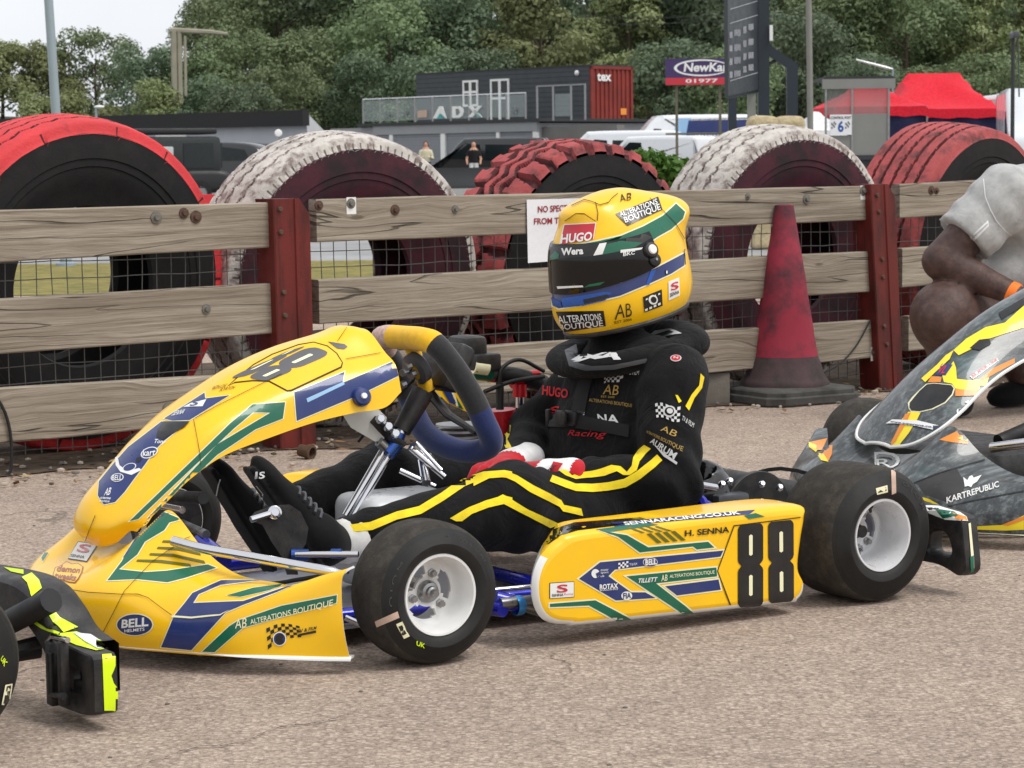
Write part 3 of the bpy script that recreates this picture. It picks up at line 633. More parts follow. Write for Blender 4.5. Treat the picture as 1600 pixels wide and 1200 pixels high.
# thickness: underside shell and rim
nr,nc=P.shape[:2]; du=np.gradient(P,axis=0);dv=np.gradient(P,axis=1); Nn=np.cross(du,dv); Nn/=np.linalg.norm(Nn,axis=-1,keepdims=True)
if Nn[nr//2,nc//2,2]<0: Nn=-Nn
Q=P-Nn*th; mb.grid(Q,WH)
for e,(A,Bq) in enumerate(((P[0],Q[0]),(P[-1],Q[-1]),(P[:,0],Q[:,0]),(P[:,-1],Q[:,-1]))): mb.grid([A,Bq],WH)
S=Skin(mb,K,nb)
# livery
S.poly([(199,816),(358,661),(394,631),(447,627),(443,655),(400,672),(340,712),(258,790),(228,823),(219,832),(213,828),(232,806),(338,693),(418,646),(396,646),(366,671),(262,769),(217,812)],GR,edge=CR,ew=1.6)
S.poly([(458,612),(462,611),(540,579),(537,596),(618,562),(624,588),(565,617),(462,660)],NV,edge=CR,ew=1.6)
S.poly([(478,623),(536,597),(538,601),(480,629)],PB,.0022); 
S.poly([(355,604),(372,588),(396,569),(425,553),(466,538),(490,534),(512,540),(527,552),(536,567),(534,575),(455,612),(448,612),(420,597),(395,596),(366,599)],GP,.0006); S.poly([(358,603),(374,589),(397,571),(426,555),(467,540),(490,536),(511,542),(525,553),(534,567),(532,573),(455,609),(449,610),(421,595),(395,594),(367,597)],YE,.001)
def eight(cx,q,m,mi,off=.0016):
    h=homog(q); P8=lambda L_: [h(u,v) for u,v in L_]
    rr=lambda u0,u1,v0,v1,r,ra: [(cx_+r*math.cos(t),cy_+r*ra*math.sin(t)) for cx_,cy_,t0 in ((u1-r,v0+r*ra,-90),(u1-r,v1-r*ra,0),(u0+r,v1-r*ra,90),(u0+r,v0+r*ra,180)) for t in [R(t0+k*22.5) for k in range(5)]]
    S.poly([P8(rr(0,1,0,.505,.34,.42)),P8(rr(0,1,.495,1,.34,.42))],m,off)
    S.poly([P8(rr(.41,.59,.13,.39,.05,.4)),P8(rr(.41,.59,.61,.87,.05,.4))],mi,off+.0008)
eight(0,((486,540),(519,553),(418,597),(384,591)),GN,CR); eight(0,((448,550),(480,540),(390,589),(356,592)),GN,CR)
S.poly([(512,534),(538,538),(543,542),(538,546),(527,545)],GN,.0012)
S.poly([(254,655),(321,612),(322,622),(362,617),(297,658),(270,659)],NV,edge=CR,ew=1.2); S.poly([(299,631),(323,625),(317,636),(287,637)],WH,.0022); S.text('S',((304,628),(315,626),(308,635),(296,636)),NV,.003); S.text('SENNA',((276,643),(292,640),(286,648),(268,651)),WH,.0022)
S.poly([(152,775),(154,752),(176,725),(200,698),(252,658),(292,659),(286,668),(258,690),(243,705),(228,727),(212,748),(196,770),(181,786),(162,790)],NV,edge=CR,ew=1.4)
S.poly([(256,659.5),(297,659),(289,668),(264,682),(255,688),(245,684),(247,672)],BG,.0022)
S.text('Tony',((243,687),(262,688),(257,696),(240,695)),WH,.0022); S.oval((234,708),14,8,WH,.0020,-22); S.oval((234,708),12.3,6.6,NV,.0024,-22); S.text('kart',((225,704),(245,702),(243,713),(224,714)),WH,.003)
S.oval((217,719),5,3.5,BG,.002,-40); S.oval((203,731),11,6,WH,.002,-20); S.oval((203,731),9.5,5,NV,.0024,-20)
S.poly([(181,716),(185,714),(188,728),(200,737),(218,732),(222,735),(206,743),(189,738),(182,728)],WH,.0022)
S.oval((184,747),10,6.5,WH,.002,-10); S.oval((184,747),8.6,5.4,NV,.0024,-10); S.text('BELL',((177,744),(192,743),(191,751),(176,752)),WH,.003)
S.text('AB',((167,764),(176,762),(172,774),(163,775)),WH,.002); S.text('ALTERATIONS',((158,777),(174,778),(173,781),(157,780)),WH,.002,.03); S.text('BOUTIQUE',((157,782),(172,783),(171,786),(156,785)),WH,.002,.03)
for l in ([(303,656),(306,672),(309,690),(312,710),(313,727)],[(305,655),(340,635),(392,609),(440,585)],[(196,673),(205,679)],[(540,562),(602,551)],[(542,513),(527,534)],[(134,845),(150,806)]):
    w=.45; S.poly([[(a[0],a[1]-w),(b[0],b[1]-w),(b[0],b[1]+w),(a[0],a[1]+w)] if abs(a[0]-b[0])>abs(a[1]-b[1]) else [(a[0]-w,a[1]),(b[0]-w,b[1]),(b[0]+w,b[1]),(a[0]+w,a[1])] for a,b in zip(l,l[1:])],GP,.0028)
S.text('WITH LOVE',((334,604),(356,600),(352,606),(330,611)),GP,.0016,.0); S.text('AYRTON',((346,607),(369,603),(365,608),(342,613)),GP,.0016,.0)
panel=mb.obj('front_panel',LM,kart,recalc=False)
c=ky(565,620,.134); b=MB(); b.lathe([(0,.016),(.0055,.016),(.006,.011),(.0155,.009),(.019,.004),(.019,-.004)],c,(.1,1,.25),24,lambda i,j: 1 if i<2 else 0); b.obj('panel_bolt',[M['navy vinyl'],M['white gloss']],panel)
# --- nose fairing: columns from bottom edge up, rows across from far end to near end
NX=[ # y, bottom(x,z), lip(x,z), crease(x,z), mid top(x,z), top(x,z)
 (0.0,(1.560,.045),(1.572,.075),(1.568,.125),(1.510,.150),(1.40,.185)),
 (0.09,(1.556,.042),(1.568,.075),(1.563,.127),(1.497,.158),(1.385,.200)),
 (0.17,(1.540,.040),(1.551,.073),(1.544,.130),(1.466,.186),(1.370,.264)),
 (0.25,(1.503,.038),(1.512,.070),(1.504,.131),(1.430,.165),(1.338,.198)),
 (0.33,(1.448,.037),(1.455,.066),(1.446,.103),(1.395,.145),(1.310,.160)),
 (0.41,(1.385,.036),(1.390,.066),(1.382,.112),(1.330,.150),(1.268,.150)),
 (0.46,(1.325,.035),(1.322,.080),(1.316,.134),(1.282,.154),(1.235,.144)),
 (0.505,(1.250,.031),(1.254,.085),(1.258,.146),(1.232,.174),(1.200,.168)),
 (0.536,(1.203,.030),(1.214,.085),(1.212,.160),(1.202,.184),(1.178,.188))]
def nrow(r): 
    y=r[0]; 
    # under-edge turns back beneath
    return [(r[1][0]-.02,y*.965,r[1][1]-.004),(r[1][0]-.004,y,r[1][1]-.002)]+[(r[k][0],y*(1 if k<3 else (.985 if k<5 else .955)),r[k][1]) for k in range(1,6)]
half=[nrow(r) for r in NX]; ctrl=[[(x-.20*y,-y,z) for x,y,z in r] for r in half[:0:-1]]+half
P=surf(ctrl,150,44)
mb=MB(); mb.grid(P,lambda i,j: WH if j<5 else YE); nb=len(mb.f)
du=np.gradient(P,axis=0);dv=np.gradient(P,axis=1); Nn=np.cross(du,dv); Nn/=np.maximum(1e-9,np.linalg.norm(Nn,axis=-1,keepdims=True))
if Nn[75,30,2]<0: Nn=-Nn
Q=P-Nn*.004; mb.grid(Q,WH); mb.grid([P[-1],Q[-1]],WH); mb.grid([P[0],Q[0]],WH); mb.grid([P[:,-1],Q[:,-1]],YE); mb.grid([P[:,0],Q[:,0]],WH)
S=Skin(mb,K,nb)
S.poly([(165,909),(190,876),(212,838),(222,818),(257,797),(258,799.5),(288,812),(266,818),(258,830),(228,848),(216,868),(190,889),(227,893),(260,891),(325,881),(342,888),(290,905),(262,912),(214,907)],GR,step=3,edge=CR,ew=1.6)
S.poly([(190,874),(213,838),(224,820),(250,802),(272,801),(258,805),(228,826),(210,850),(199,870)],NV,step=3,edge=CR,ew=1.2)
for k in range(4):
    x0,y0=((255,846),(247,856),(235,866),(215,876))[k]; x1,y1=((308,856),(312,866),(319,879),(297,884))[k]; xm,ym=((282,847),(280,858),(270,868),(252,877.5))[k]; w=2.3
    S.poly([(x0,y0-w*.6),(xm,ym-w),(x1,y1-w),(x1+2,y1+w),(xm,ym+w),(x0-2,y0+w*.8)],OL,.0012)
S.poly([(250,1012),(271,962),(286,944),(300,926),(345,906),(430,905),(455,907),(400,909),(345,916),(312,930),(305,941),(380,938),(450,915),(462,914),(430,928),(380,947),(354,958),(300,1017)],NV,edge=CR,ew=1.5)
S.poly([(352,931),(396,918),(455,911),(420,924),(376,934)],GR,edge=CR,ew=1.0)
S.poly([(313,1019),(358,977),(372,968),(440,945),(528,928),(527,943),(440,965),(380,982),(336,1020)],GR,edge=CR,ew=1.4)
S.text('AB',((368,967),(387,965),(385,980),(368,982)),CR,.003,.0); S.text('ALTERATIONS BOUTIQUE',((391,968),(521,936),(520,948),(392,977)),CR,.003,.004)
S.poly([(268,962),(300,964.5),(345,960),(360,953),(345,962),(300,967),(270,965)],CR,.003)
# oval badge, square badge, cloud badge, chequered flag
S.oval((211,976),29,17.5,WH,.0010); S.oval((211,976),27.3,16,GP,.0016); S.oval((211,976),25.5,14.6,NV,.002); S.text('BELL',((192,968),(233,964),(233,978),(191,981)),WH,.003,.03); S.text('HELMETS',((196,983),(227,980),(227,985),(196,988)),WH,.003,.02)
S.poly([(106,874),(122,846),(154,851),(136,879)],BK,.0008); S.poly([(107.5,873),(122.5,847.5),(152,852),(135.5,877.5)],WH,.0014); S.text('S',((126,851),(145,853),(138,866),(119,863)),RD,.0024,.02); S.text('SENNA',((112,867),(134,870),(131,874),(110,871)),BK,.0024,.02)
cl=[(82,900),(86,887),(95,884),(104,877),(113,881),(122,880),(131,886),(129,895),(124,905),(118,912),(108,911),(98,908),(89,907)]
S.poly(cl,BN,.0008); S.poly(inset(cl,1.6),YE,.0014); S.text('demon',((92,884),(128,888),(124,897),(88,894)),BN,.0022,.03); S.text('tweeks',((87,895),(122,899),(118,909),(86,905)),BN,.0022,.03)
S.text('na',((101,955),(114,959),(113,969),(100,964)),WH,.002,.05)
for i in range(9):
    for j in range(5):
        if (i+j)%2: continue
        f=lambda u,v: (416+52*u+3*v, 984-8*u+9*math.sin(u*3.2+.3)*(-.7)+v*(34-16*u)*.95)
        S.poly([f(i/9,j/5),f((i+1)/9,j/5),f((i+1)/9,(j+1)/5),f(i/9,(j+1)/5)],BK,.0012)
S.oval((437,998),10.5,11,WH,.0018); S.oval((437,998),9,9.5,NV,.0022); S.poly([(431,994),(438,989),(444,993),(441,999),(444,1004),(436,1007),(431,1001)],BK,.0028)
S.text('TV & FILM',((463,984),(495,978),(494,983),(463,990)),BK,.002,.02); S.poly([(466,990.5),(494,984.5),(494,988.5),(466,994)],BK,.002)
for l in ([(82,917.5),(140,926.5),(190,929.3),(216,929.5),(232,935),(255,952),(270,962.5)],[(157,998),(178,958),(195,925),(238,879),(290,842),(305,837)]):
    w=.55; S.poly([[(a[0],a[1]-w),(b[0],b[1]-w),(b[0],b[1]+w),(a[0],a[1]+w)] if abs(a[0]-b[0])>abs(a[1]-b[1]) else [(a[0]-w,a[1]),(b[0]-w,b[1]),(b[0]+w,b[1]),(a[0]+w,a[1])] for a,b in zip(l,l[1:])],GP,.003)
S.poly([(64,872),(80,845),(96,823),(107,812),(113,806),(98,830),(76,866),(67,880)],GR,edge=CR,ew=1.)
for k in range(3): S.poly([(84+9*k,841-9*k),(88+9*k,838-9*k),(91+9*k,844-9*k),(87+9*k,848-9*k)],OL,.0016)
nose=mb.obj('nose_fairing',LM,kart,recalc=False)
# --- side pod
pod=[(.262,.025),(.206,.028),(.191,.055),(.206,.09),(.199,.15),(.190,.195),(.198,.213),(.30,.217),(.55,.214),(.735,.212),(.775,.2),(.81,.175),(.828,.14),(.830,.10),(.818,.068),(.795,.05),(.755,.041),(.70,.036)]
pp=spline(pod,90,True); pod=[tuple(p) for p in pp]
mb=MB(); loops=[]
for (ins,y,dz) in ((.016,.565,0),(.009,.5635,0),(.004,.560,0),(0,.553,0),(-.002,.543,0),(-.002,.53,.001),(0,.51,.003),(.002,.475,.006),(.004,.452,.007),(.02,.44,.006)):
    lp=[(.51+(x-.51)*(1-ins/.31),.122+(z-.122)*(1-ins/.095)) for x,z in pod]; loops.append([(x-.7*max(0,.553-y)*float(np.clip((x-.55)/.25,0,1))**1.5,y,z+(dz if z>.12 else 0)) for x,z in lp])
def podm(i,j):
    x,_,z=loops[0][j]
    fr_=x>.70+.6*max(0,z-.06) and z<.17; lo_=z<.062
    return WH if (i>=1 and (fr_ or lo_)) or (i>=5 and z<.15) else YE
mb.grid(loops,podm,cu=True); mb.f.append(tuple(range(len(pod)))); mb.m.append(YE); k=len(mb.v)-len(pod); mb.f.append(tuple(range(k,k+len(pod)))[::-1]); mb.m.append(WH); nb=len(mb.f)
S=Skin(mb,K,nb)
Z=lambda pts: [(780+a/3.2,720+b/3.2) for a,b in pts]
S.poly(Z([(385,590),(500,500),(1130,440),(1110,485),(580,550),(555,575),(660,650),(730,650),(800,690),(580,705)]),NV,edge=CR)
S.poly(Z([(615,572),(1090,525),(1095,583),(800,617),(990,765),(915,772)]),GR,edge=CR)
S.poly(Z([(810,622),(1100,585),(1115,650),(885,680)]),NV,edge=CR)
S.poly(Z([(245,708),(480,690),(680,795),(585,806),(445,730),(245,738)]),GR,edge=CR)
S.poly(Z([(480,345),(640,365),(745,425),(1045,397),(1090,438),(985,450),(965,435),(700,465),(590,385)]),GR,edge=CR)
for k in range(4): S.poly(Z([(735+40*k,365-4*k),(757+40*k,362-4*k),(812+40*k,408-4*k),(790+40*k,412-4*k)]),OL,.0012)
for k in range(4): S.poly(Z([(640+45*k,335-2*k),(655+45*k,333-2*k),(728+45*k,358-3*k),(712+45*k,361-3*k)]),OL,.0012)
S.poly(Z([(1087,550),(1170,322),(1505,280),(1503,285),(1174,327),(1092,550),(1163,735),(1158,742)]),BK,.0016)
def eightz(q):
    q=Z(q); h=homog(q); P8=lambda L_: [h(u,v) for u,v in L_]
    S.poly(P8([(0,.05),(.04,.02),(.12,0),(.88,0),(.96,.02),(1,.05),(1,.43),(.97,.46),(.86,.5),(.97,.54),(1,.57),(1,.95),(.96,.98),(.88,1),(.12,1),(.04,.98),(0,.95),(0,.57),(.03,.54),(.14,.5),(.03,.46),(0,.43)]),BK,.0014)
    for v0,v1 in ((.13,.38),(.62,.87)): S.poly(P8([(.43,v0+.01),(.5,v0-.005),(.57,v0+.01),(.57,v1-.01),(.5,v1+.005),(.43,v1-.01)]),CR,.0022)
eightz([(1192,322),(1318,310),(1318,722),(1192,732)]); eightz([(1342,306),(1470,294),(1472,700),(1346,712)])
S.text('H. SENNA',Z([(926,347),(1148,328),(1148,358),(926,378)]),BK,.002,.025)
S.text('BELL',Z([(726,492),(784,487),(784,515),(726,520)]),WH,.003); S.oval(*Z([(752,506)]),11.5,7.4,WH,.0022); S.oval(*Z([(752,506)]),10.7,6.7,NV,.0026); S.text('BELL',Z([(728,494),(778,489),(778,517),(728,522)]),WH,.0034)
S.text('ROTAX',Z([(498,617),(590,610),(590,637),(498,643)]),WH,.003,.03); S.text('RACING',Z([(500,643),(588,636),(588,644),(500,651)]),WH,.003,.0)
S.oval(*Z([(634,674)]),8.5,6.8,WH,.0024); S.text('FIA',Z([(615,660),(654,657),(654,685),(615,689)]),NV,.0034,.02); S.oval(*Z([(478,563)]),6.4,7,WH,.0024); S.poly(Z([(478,563),(498,552),(500,566),(486,584)]),NV,.003)
S.text('motor',Z([(503,541),(542,538),(542,548),(503,552)]),WH,.003,0); S.text('sport',Z([(503,555),(542,552),(542,563),(503,566)]),WH,.003,0); S.text('uk',Z([(503,570),(522,568),(522,579),(503,581)]),WH,.003,0)
S.text('TILLETT',Z([(692,588),(788,580),(788,602),(692,610)]),WH,.003,.02,.3); S.text('AB',Z([(806,570),(838,567),(836,598),(806,602)]),CR,.003,0); S.text('ALTERATIONS BOUTIQUE',Z([(848,568),(1072,546),(1072,566),(848,588)]),CR,.003,0)
S.poly(Z([(250,610),(374,602),(374,682),(250,690)]),BK,.0008); S.poly(Z([(253,613),(371,605),(371,679),(253,687)]),WH,.0014); S.text('S',Z([(285,620),(340,616),(340,655),(285,660)]),RD,.0024,.02); S.text('SENNA',Z([(260,666),(318,662),(318,675),(260,679)]),BK,.0024,.02); S.text('Racing',Z([(322,662),(366,659),(366,671),(322,674)]),RD,.0024,0)
for (x,y,s_) in ((600,520,1),):
    for i in range(5):
        for j in range(3):
            if (i+j)%2==0: S.poly(Z([(592+10*i,510+10*j-2*i),(602+10*i,508+10*j-2*i),(602+10*i,518+10*j-2*i),(592+10*i,520+10*j-2*i)]),WH,.0024)
S.text('TV & FILM',Z([(648,512),(685,508),(685,520),(648,525)]),WH,.0024,0)
S.poly([(955,817),(1180,797),(1170,804),(960,823)],NV,.0012); S.text('SENNARACING.CO.UK',((973,817),(1154,799),(1157,804),(977,822)),WH,.002,.03)
S.poly([(848,841),(860,829),(897,817),(1000,809),(1010,812),(962,822),(903,829),(876,837),(858,850),(842,851)],BG,.0012); S.poly([(930,828),(1005,818),(1030,820),(950,832)],GR,.0014); S.poly([(1162,806),(1180,802),(1195,807),(1170,811)],GR,.0014)
mb.obj('side_pod',LM,kart,recalc=False)
# far side pod, plain yellow with bands
mb=MB(); mb.grid([[(x,-y,z) for x,y,z in l] for l in loops],podm,cu=True); mb.f.append(tuple(range(len(pod)))[::-1]); mb.m.append(YE); k=len(mb.v)-len(pod); mb.f.append(tuple(range(k,k+len(pod)))); mb.m.append(WH); mb.obj('side_pod',LM,kart)
# ---------------------------------------------------------------- kart running gear
def tyre_prof(od,w,rb):
    R_=od/2; h=w/2
    o=[(rb-.004,h-.022),(rb-.001,h-.012),(rb+.003,h-.006),(rb+.010,h-.001),(rb+.020,h+.001),(rb+.0205,h+.0002),(rb+.030,h-.001),(rb+.0305,h-.002),(R_-.018,h-.005),(R_-.0175,h-.0062),(R_-.010,h-.012),(R_-.005,h-.020),(R_-.002,h-.032),(R_-.0005,h*.35),(R_,0)]
    return o+[(a,-b) for a,b in o[-2::-1]]
def make_wheel(parent,c,od,w,rear,side=1,stick=True):
    """c: centre of the wheel, outer face towards side*y ; returns the Empty-like tyre part with rim and hub as its pieces"""
    c=np.array(c,float); ax=np.array([0,side,0.]); rb=.0725; R_=od/2; h=w/2
    mb=MB(); pr=tyre_prof(od,w,rb); k=len(pr)
    mb.lathe(pr,c,ax,84,lambda i,j: 1 if 10<=i<k-11 else 0); nb=len(mb.f)
    ty=mb.obj('wheel',[M['rubber side'],M['rubber tread'],M['strip'],M['cream line'],M['letter tyre'],M['fluo yellow'],M['black vinyl']],parent,sharp=60)
    # rim
    mb=MB(); rm=M['rim2'] if rear else M['rim']; P_=[(rb-.004,h-.024),(rb+.0005,h-.014),(rb+.002,h-.008),(rb+.0005,h-.0055),(rb-.0035,h-.006),(rb-.006,h-.012),(rb-.008,h-.02)]
    hd=h-.055 if not rear else h-.088
    P_+=[(rb-.0105,h-.03),(rb-.0115,hd+.012),(rb-.014,hd+.004),(rb-.018,hd)]
    mb.lathe(P_,c,ax,64)
    mb.lathe([(rb-.012,hd+.01),(rb-.012,-h+.02),(rb+.001,-h+.008),(rb-.004,-h+.006),(rb-.016,-h+.02),(rb-.016,hd-.004)],c,ax,48)
    # spoked disc
    e1=np.array([1.,0,0]);e2=np.array([0,0,1.]); nr,na=14,96; r0,r1=.016,rb-.0165; V=[];Fs=[]
    dl=lambda t: abs(((t-R(104)+math.pi/3)%(2*math.pi/3))-math.pi/3)
    op=lambda r,t: .0265<r<.0505 and dl(t)>R(22)+R(10)*(r<.034)+R(14)*(r>.047)
    for s_ in (0,-.007):
        for i in range(nr+1):
            for j in range(na):
                r=r0+(r1-r0)*i/nr; t=2*math.pi*j/na; V.append(c+ax*(hd+s_+.004*math.sin(min(1,max(0,(r-.02)/.03))*math.pi))+r*(math.cos(t)*e1+math.sin(t)*e2))
    solid=[[not op(r0+(r1-r0)*(i+.5)/nr,2*math.pi*(j+.5)/na) for j in range(na)] for i in range(nr)]; off=(nr+1)*na
    for i in range(nr):
        for j in range(na):
            if not solid[i][j]: continue
            a,b,d,e=i*na+j,i*na+(j+1)%na,(i+1)*na+(j+1)%na,(i+1)*na+j
            Fs.append((a,b,d,e)); Fs.append((a+off,e+off,d+off,b+off))
            for (ii,jj,p,q_) in ((i,(j-1)%na,a,e),(i,(j+1)%na,b,d),(i-1,j,a,b),(i+1,j,e,d)):
                if 0<=ii<nr and not solid[ii][jj]: Fs.append((p,q_,q_+off,p+off))
    mb.add(V,Fs); mb.obj('rim',rm,ty,sharp=50)
    mb=MB()
    if not rear:
        mb.lathe([(.0,.046),(.006,.046),(.0075,.043),(.0075,.036),(.011,.034),(.012,.028),(.017,.026),(.0205,.018),(.021,.0),(.021,-.05),(.0,-.05)],c+ax*(hd-.012),ax,28)
        mb.obj('hub',[M['steel']],ty)
        for t in (R(90+14),R(210+14),R(330+14)):
            b=MB(); b.lathe([(0,.012),(.0055,.012),(.0055,.004),(.0085,.003),(.0085,0)],c+ax*(hd+.004)+.034*(math.cos(t)*e1+math.sin(t)*e2),ax,6); b.obj('nut',M['steel'],ty)
    else:
        mb.lathe([(0,.02),(.0125,.02),(.0125,0),(.02,-.004),(.024,-.01),(.03,-.012),(.03,-.05),(0,-.05)],c+ax*hd,ax,28); mb.obj('hub',[M['plastic']],ty)
        for t in (R(104),R(224),R(344)):
            b=MB(); b.lathe([(0,.012),(.0055,.012),(.0055,.004),(.0085,.003),(.0085,0)],c+ax*(hd+.003)+.034*(math.cos(t)*e1+math.sin(t)*e2),ax,6); b.obj('nut',M['steel'],ty)
    for t,rr in ((R(75) if rear else R(35),rb-.014),(R(-35) if rear else R(15),rb-.014)):
        p=c+rr*(math.cos(t)*e1+math.sin(t)*e2)*1.0+ax*(h-.03); b=MB(); b.lathe([(0,.012),(.003,.012),(.0035,.004),(.007,.003),(.0075,0)],p,-unit(p-c-ax*((p-c)@ax)),10); b.obj('valve',M['plastic'] if rear else M['steel'],ty)
    return ty,c,ax
def side_marks(ty,c,ax,od,w,frame,items):
    """paper strips, labels and lettering on a tyre's outer wall"""
    mb=MB(); pr=tyre_prof(od,w,.0725); mb.lathe(pr,c,ax,84); nb=len(mb.f); S=Skin(mb,frame); k0=len(mb.v)
    for kind,a in items:
        if kind=='p': S.poly(a[0],a[1],.0010,6)
        else: S.text(a[0],a[1],a[2],.0014,a[3])
    d=MB(); d.v=mb.v[k0:]; d.f=[tuple(i-k0 for i in f) for f in mb.f[nb:]]; d.m=mb.m[nb:]
    d.obj('tyre_label',[M['rubber side'],M['rubber tread'],M['strip'],M['cream line'],M['letter tyre'],M['fluo yellow'],M['black vinyl']],ty,recalc=False)
FWc=(1.037,.58-.065,.129); RWc=(0,.58-.0925,.139)
tyf=make_wheel(kart,FWc,.258,.13,False); tyr=make_wheel(kart,RWc,.278,.185,True)
ff=make_wheel(kart,(FWc[0],-.605,FWc[2]),.258,.13,False,-1); mb=MB(); mb.lathe([(0,.004),(.03,.004),(.068,.002),(.0715,-.004),(.0715,-.012),(0,-.012)],ff[1]+np.array([0,.063,0]),(0,1,0),32); mb.obj('hub_plate',M['plastic'],ff[0]); make_wheel(kart,(0,-RWc[1],RWc[2]),.278,.185,True,-1)
def arct(txt,c,ax,r0,r1,t0,t1,m,frame,off=.0015,h=.0655):
    V,Fs=text2d(txt,.01); mb=MB(); mb.add([c+ax*h+(r0+(r1-r0)*v)*np.array([math.cos(t0+(t1-t0)*u),0,math.sin(t0+(t1-t0)*u)]) for u,v in V],Fs,0); return mb
side_marks(tyf[0],tyf[1],tyf[2],.258,.13,K,[('p',([(586,971),(621,955),(624,965),(589,980)],2)),('p',([(619,975),(628,971),(640,994),(631,998)],3)),('p',([(622,979),(628,976.5),(635,990),(629,993)],6)),('t',('UK',((651,1001),(664,1006),(663,1013),(650,1008)),5,.02))])
side_marks(tyr[0],tyr[1],tyr[2],.278,.185,K,[('p',([(1392,735),(1399,734),(1400,770),(1393,773)],2)),('p',([(1368,763),(1386,758),(1387,769),(1370,773)],3)),('p',([(1371,765),(1384,761.5),(1385,766.5),(1372,770)],6))])
for (ty,c,ax,od,txt,a0,a1) in ((tyf[0],tyf[1],tyf[2],.258,'10 x 4.00 - 5',R(150),R(95)),(tyr[0],tyr[1],tyr[2],.278,'M O J O',R(158),R(115)),(tyf[0],tyf[1],tyf[2],.258,'M O J O',R(40),R(-5))):
    m_=arct(txt,c,ax,od/2-.031,od/2-.021,a0,a1,0,K,h=(.13 if od<.27 else .185)/2-.0020); m_.obj('tyre_lettering',M['letter tyre'],ty,recalc=False)
def tb(name,pts,r,mat_,parent=kart,n=10,sm=0,**k):
    mb=MB(); P_=spline(pts,sm) if sm else pts
    rr=r if not hasattr(r,'__len__') else np.interp(np.linspace(0,1,len(P_)),np.linspace(0,1,len(r)),r)
    mb.tube(P_,rr,n,**k); return mb.obj(name,M[mat_],parent)
# frame rails, floor tray, axle
fr=[]
mb=MB()
for s_ in (1,-1):
    mb.tube(spline([(1.42,.12*s_,.06),(1.36,.24*s_,.06),(1.2,.30*s_,.06),(1.0,.33*s_,.06),(.7,.34*s_,.06),(.45,.36*s_,.06),(.2,.32*s_,.06),(.0,.30*s_,.075),(-.12,.30*s_,.085)],40),.015,10)
    mb.tube([(1.037,.30*s_,.075),(1.037,.41*s_,.10)],.02,10); mb.tube([(.86,.33*s_,.06),(.84,.47*s_,.065)],.014,10); mb.tube([(.30,.33*s_,.06),(.28,.47*s_,.065)],.014,10)
    mb.tube(spline([(.28,.30*s_,.06),(.225,.275*s_,.12),(.205,.25*s_,.185),(.22,.2*s_,.205)],14),.0115,8); mb.tube(spline([(.02,.30*s_,.08),(.11,.275*s_,.13),(.205,.25*s_,.185)],12),.0105,8)
mb.tube([(1.42,-.13,.06),(1.42,.13,.06)],.014,10); mb.tube([(.62,-.34,.06),(.62,.34,.06)],.014,10); mb.tube([(.1,-.32,.07),(.1,.32,.07)],.014,10)
mb.obj('frame',M['frame blue'],kart)
MB().box((.55,-.33,.036),(1.40,.33,.041)).obj('floor_tray',M['alu'],kart)
tb('axle',[(0,-.52,.139),(0,.48,.139)],.02,'steel'); tb('stub_axle',[(1.037,.38,.12),(1.037,.5,.129)],.010,'steel'); tb('stub_axle',[(1.037,-.38,.12),(1.037,-.5,.129)],.010,'steel')
mb=MB(); mb.lathe([(.03,.006),(.088,.006),(.09,.004),(.09,-.004),(.088,-.006),(.03,-.006)],(0,.17,.139),(0,1,0),48); dsk=mb.obj('brake_disc',M['plastic'],kart)
MB().box((.045,.135,.135),(.13,.205,.19),0,.008).obj('brake_caliper',M['plastic grey'],kart)
for p in ((1128,757),(1140,752),(1190,757),(1218,762),(1245,768)): mb=MB(); mb.lathe([(0,.008),(.005,.008),(.008,.004),(.008,-.004)],ky(*p,.21),(.2,1,.6),8); mb.obj('caliper_bolt',M['chrome'],kart)
tb('brake_rod',[ky(1062,752,.25),ky(1118,762,.22)],.008,'chrome'); tb('side_bar',[(.84,.46,.075),(.70,.47,.075)],.011,'steel'); mb=MB(); mb.lathe([(.018,0),(.019,.004),(.019,.012),(.018,.016)],ky(815,945,.46),(1,0,0),20); mb.obj('collar',M['cyan anod'],kart); tb('side_bar',[ky(774,935,.44),ky(818,946,.46)],.016,'frame blue'); tb('side_bar',[ky(818,946,.46),ky(850,956,.46)],.011,'steel'); tb('side_bar',[ky(772,922,.42),ky(838,916,.44)],.005,'chrome')
# chrome bumper bar, steering links
tb('bumper_bar',[ky(270,845,.23),ky(316,857,.28),ky(400,872,.36),ky(505,891,.45),ky(530,897,.46)],.0095,'chrome',sm=16); tb('tie_rod',[ky(462,866,.28),ky(560,866,.36)],.006,'chrome'); tb('tie_rod',[ky(518,865,.32),ky(534,865,.335)],.009,'blue anod'); tb('rod_end',[ky(455,866,.27),ky(482,867,.285)],.011,'blue anod')
tb('bumper_bar',[ky(540,965,.40),ky(585,985,.44)],.006,'chrome'); tb('brake_cable',[ky(355,905,.2),ky(420,912,.24),ky(470,905,.28),ky(545,893,.34)],.004,'rubber',sm=14); tb('cross_bar',[ky(262,775,-.1),ky(318,778,.10)],.012,'rubber'); tb('cross_bar',[ky(250,790,.02),ky(285,797,.12)],.007,'chrome')
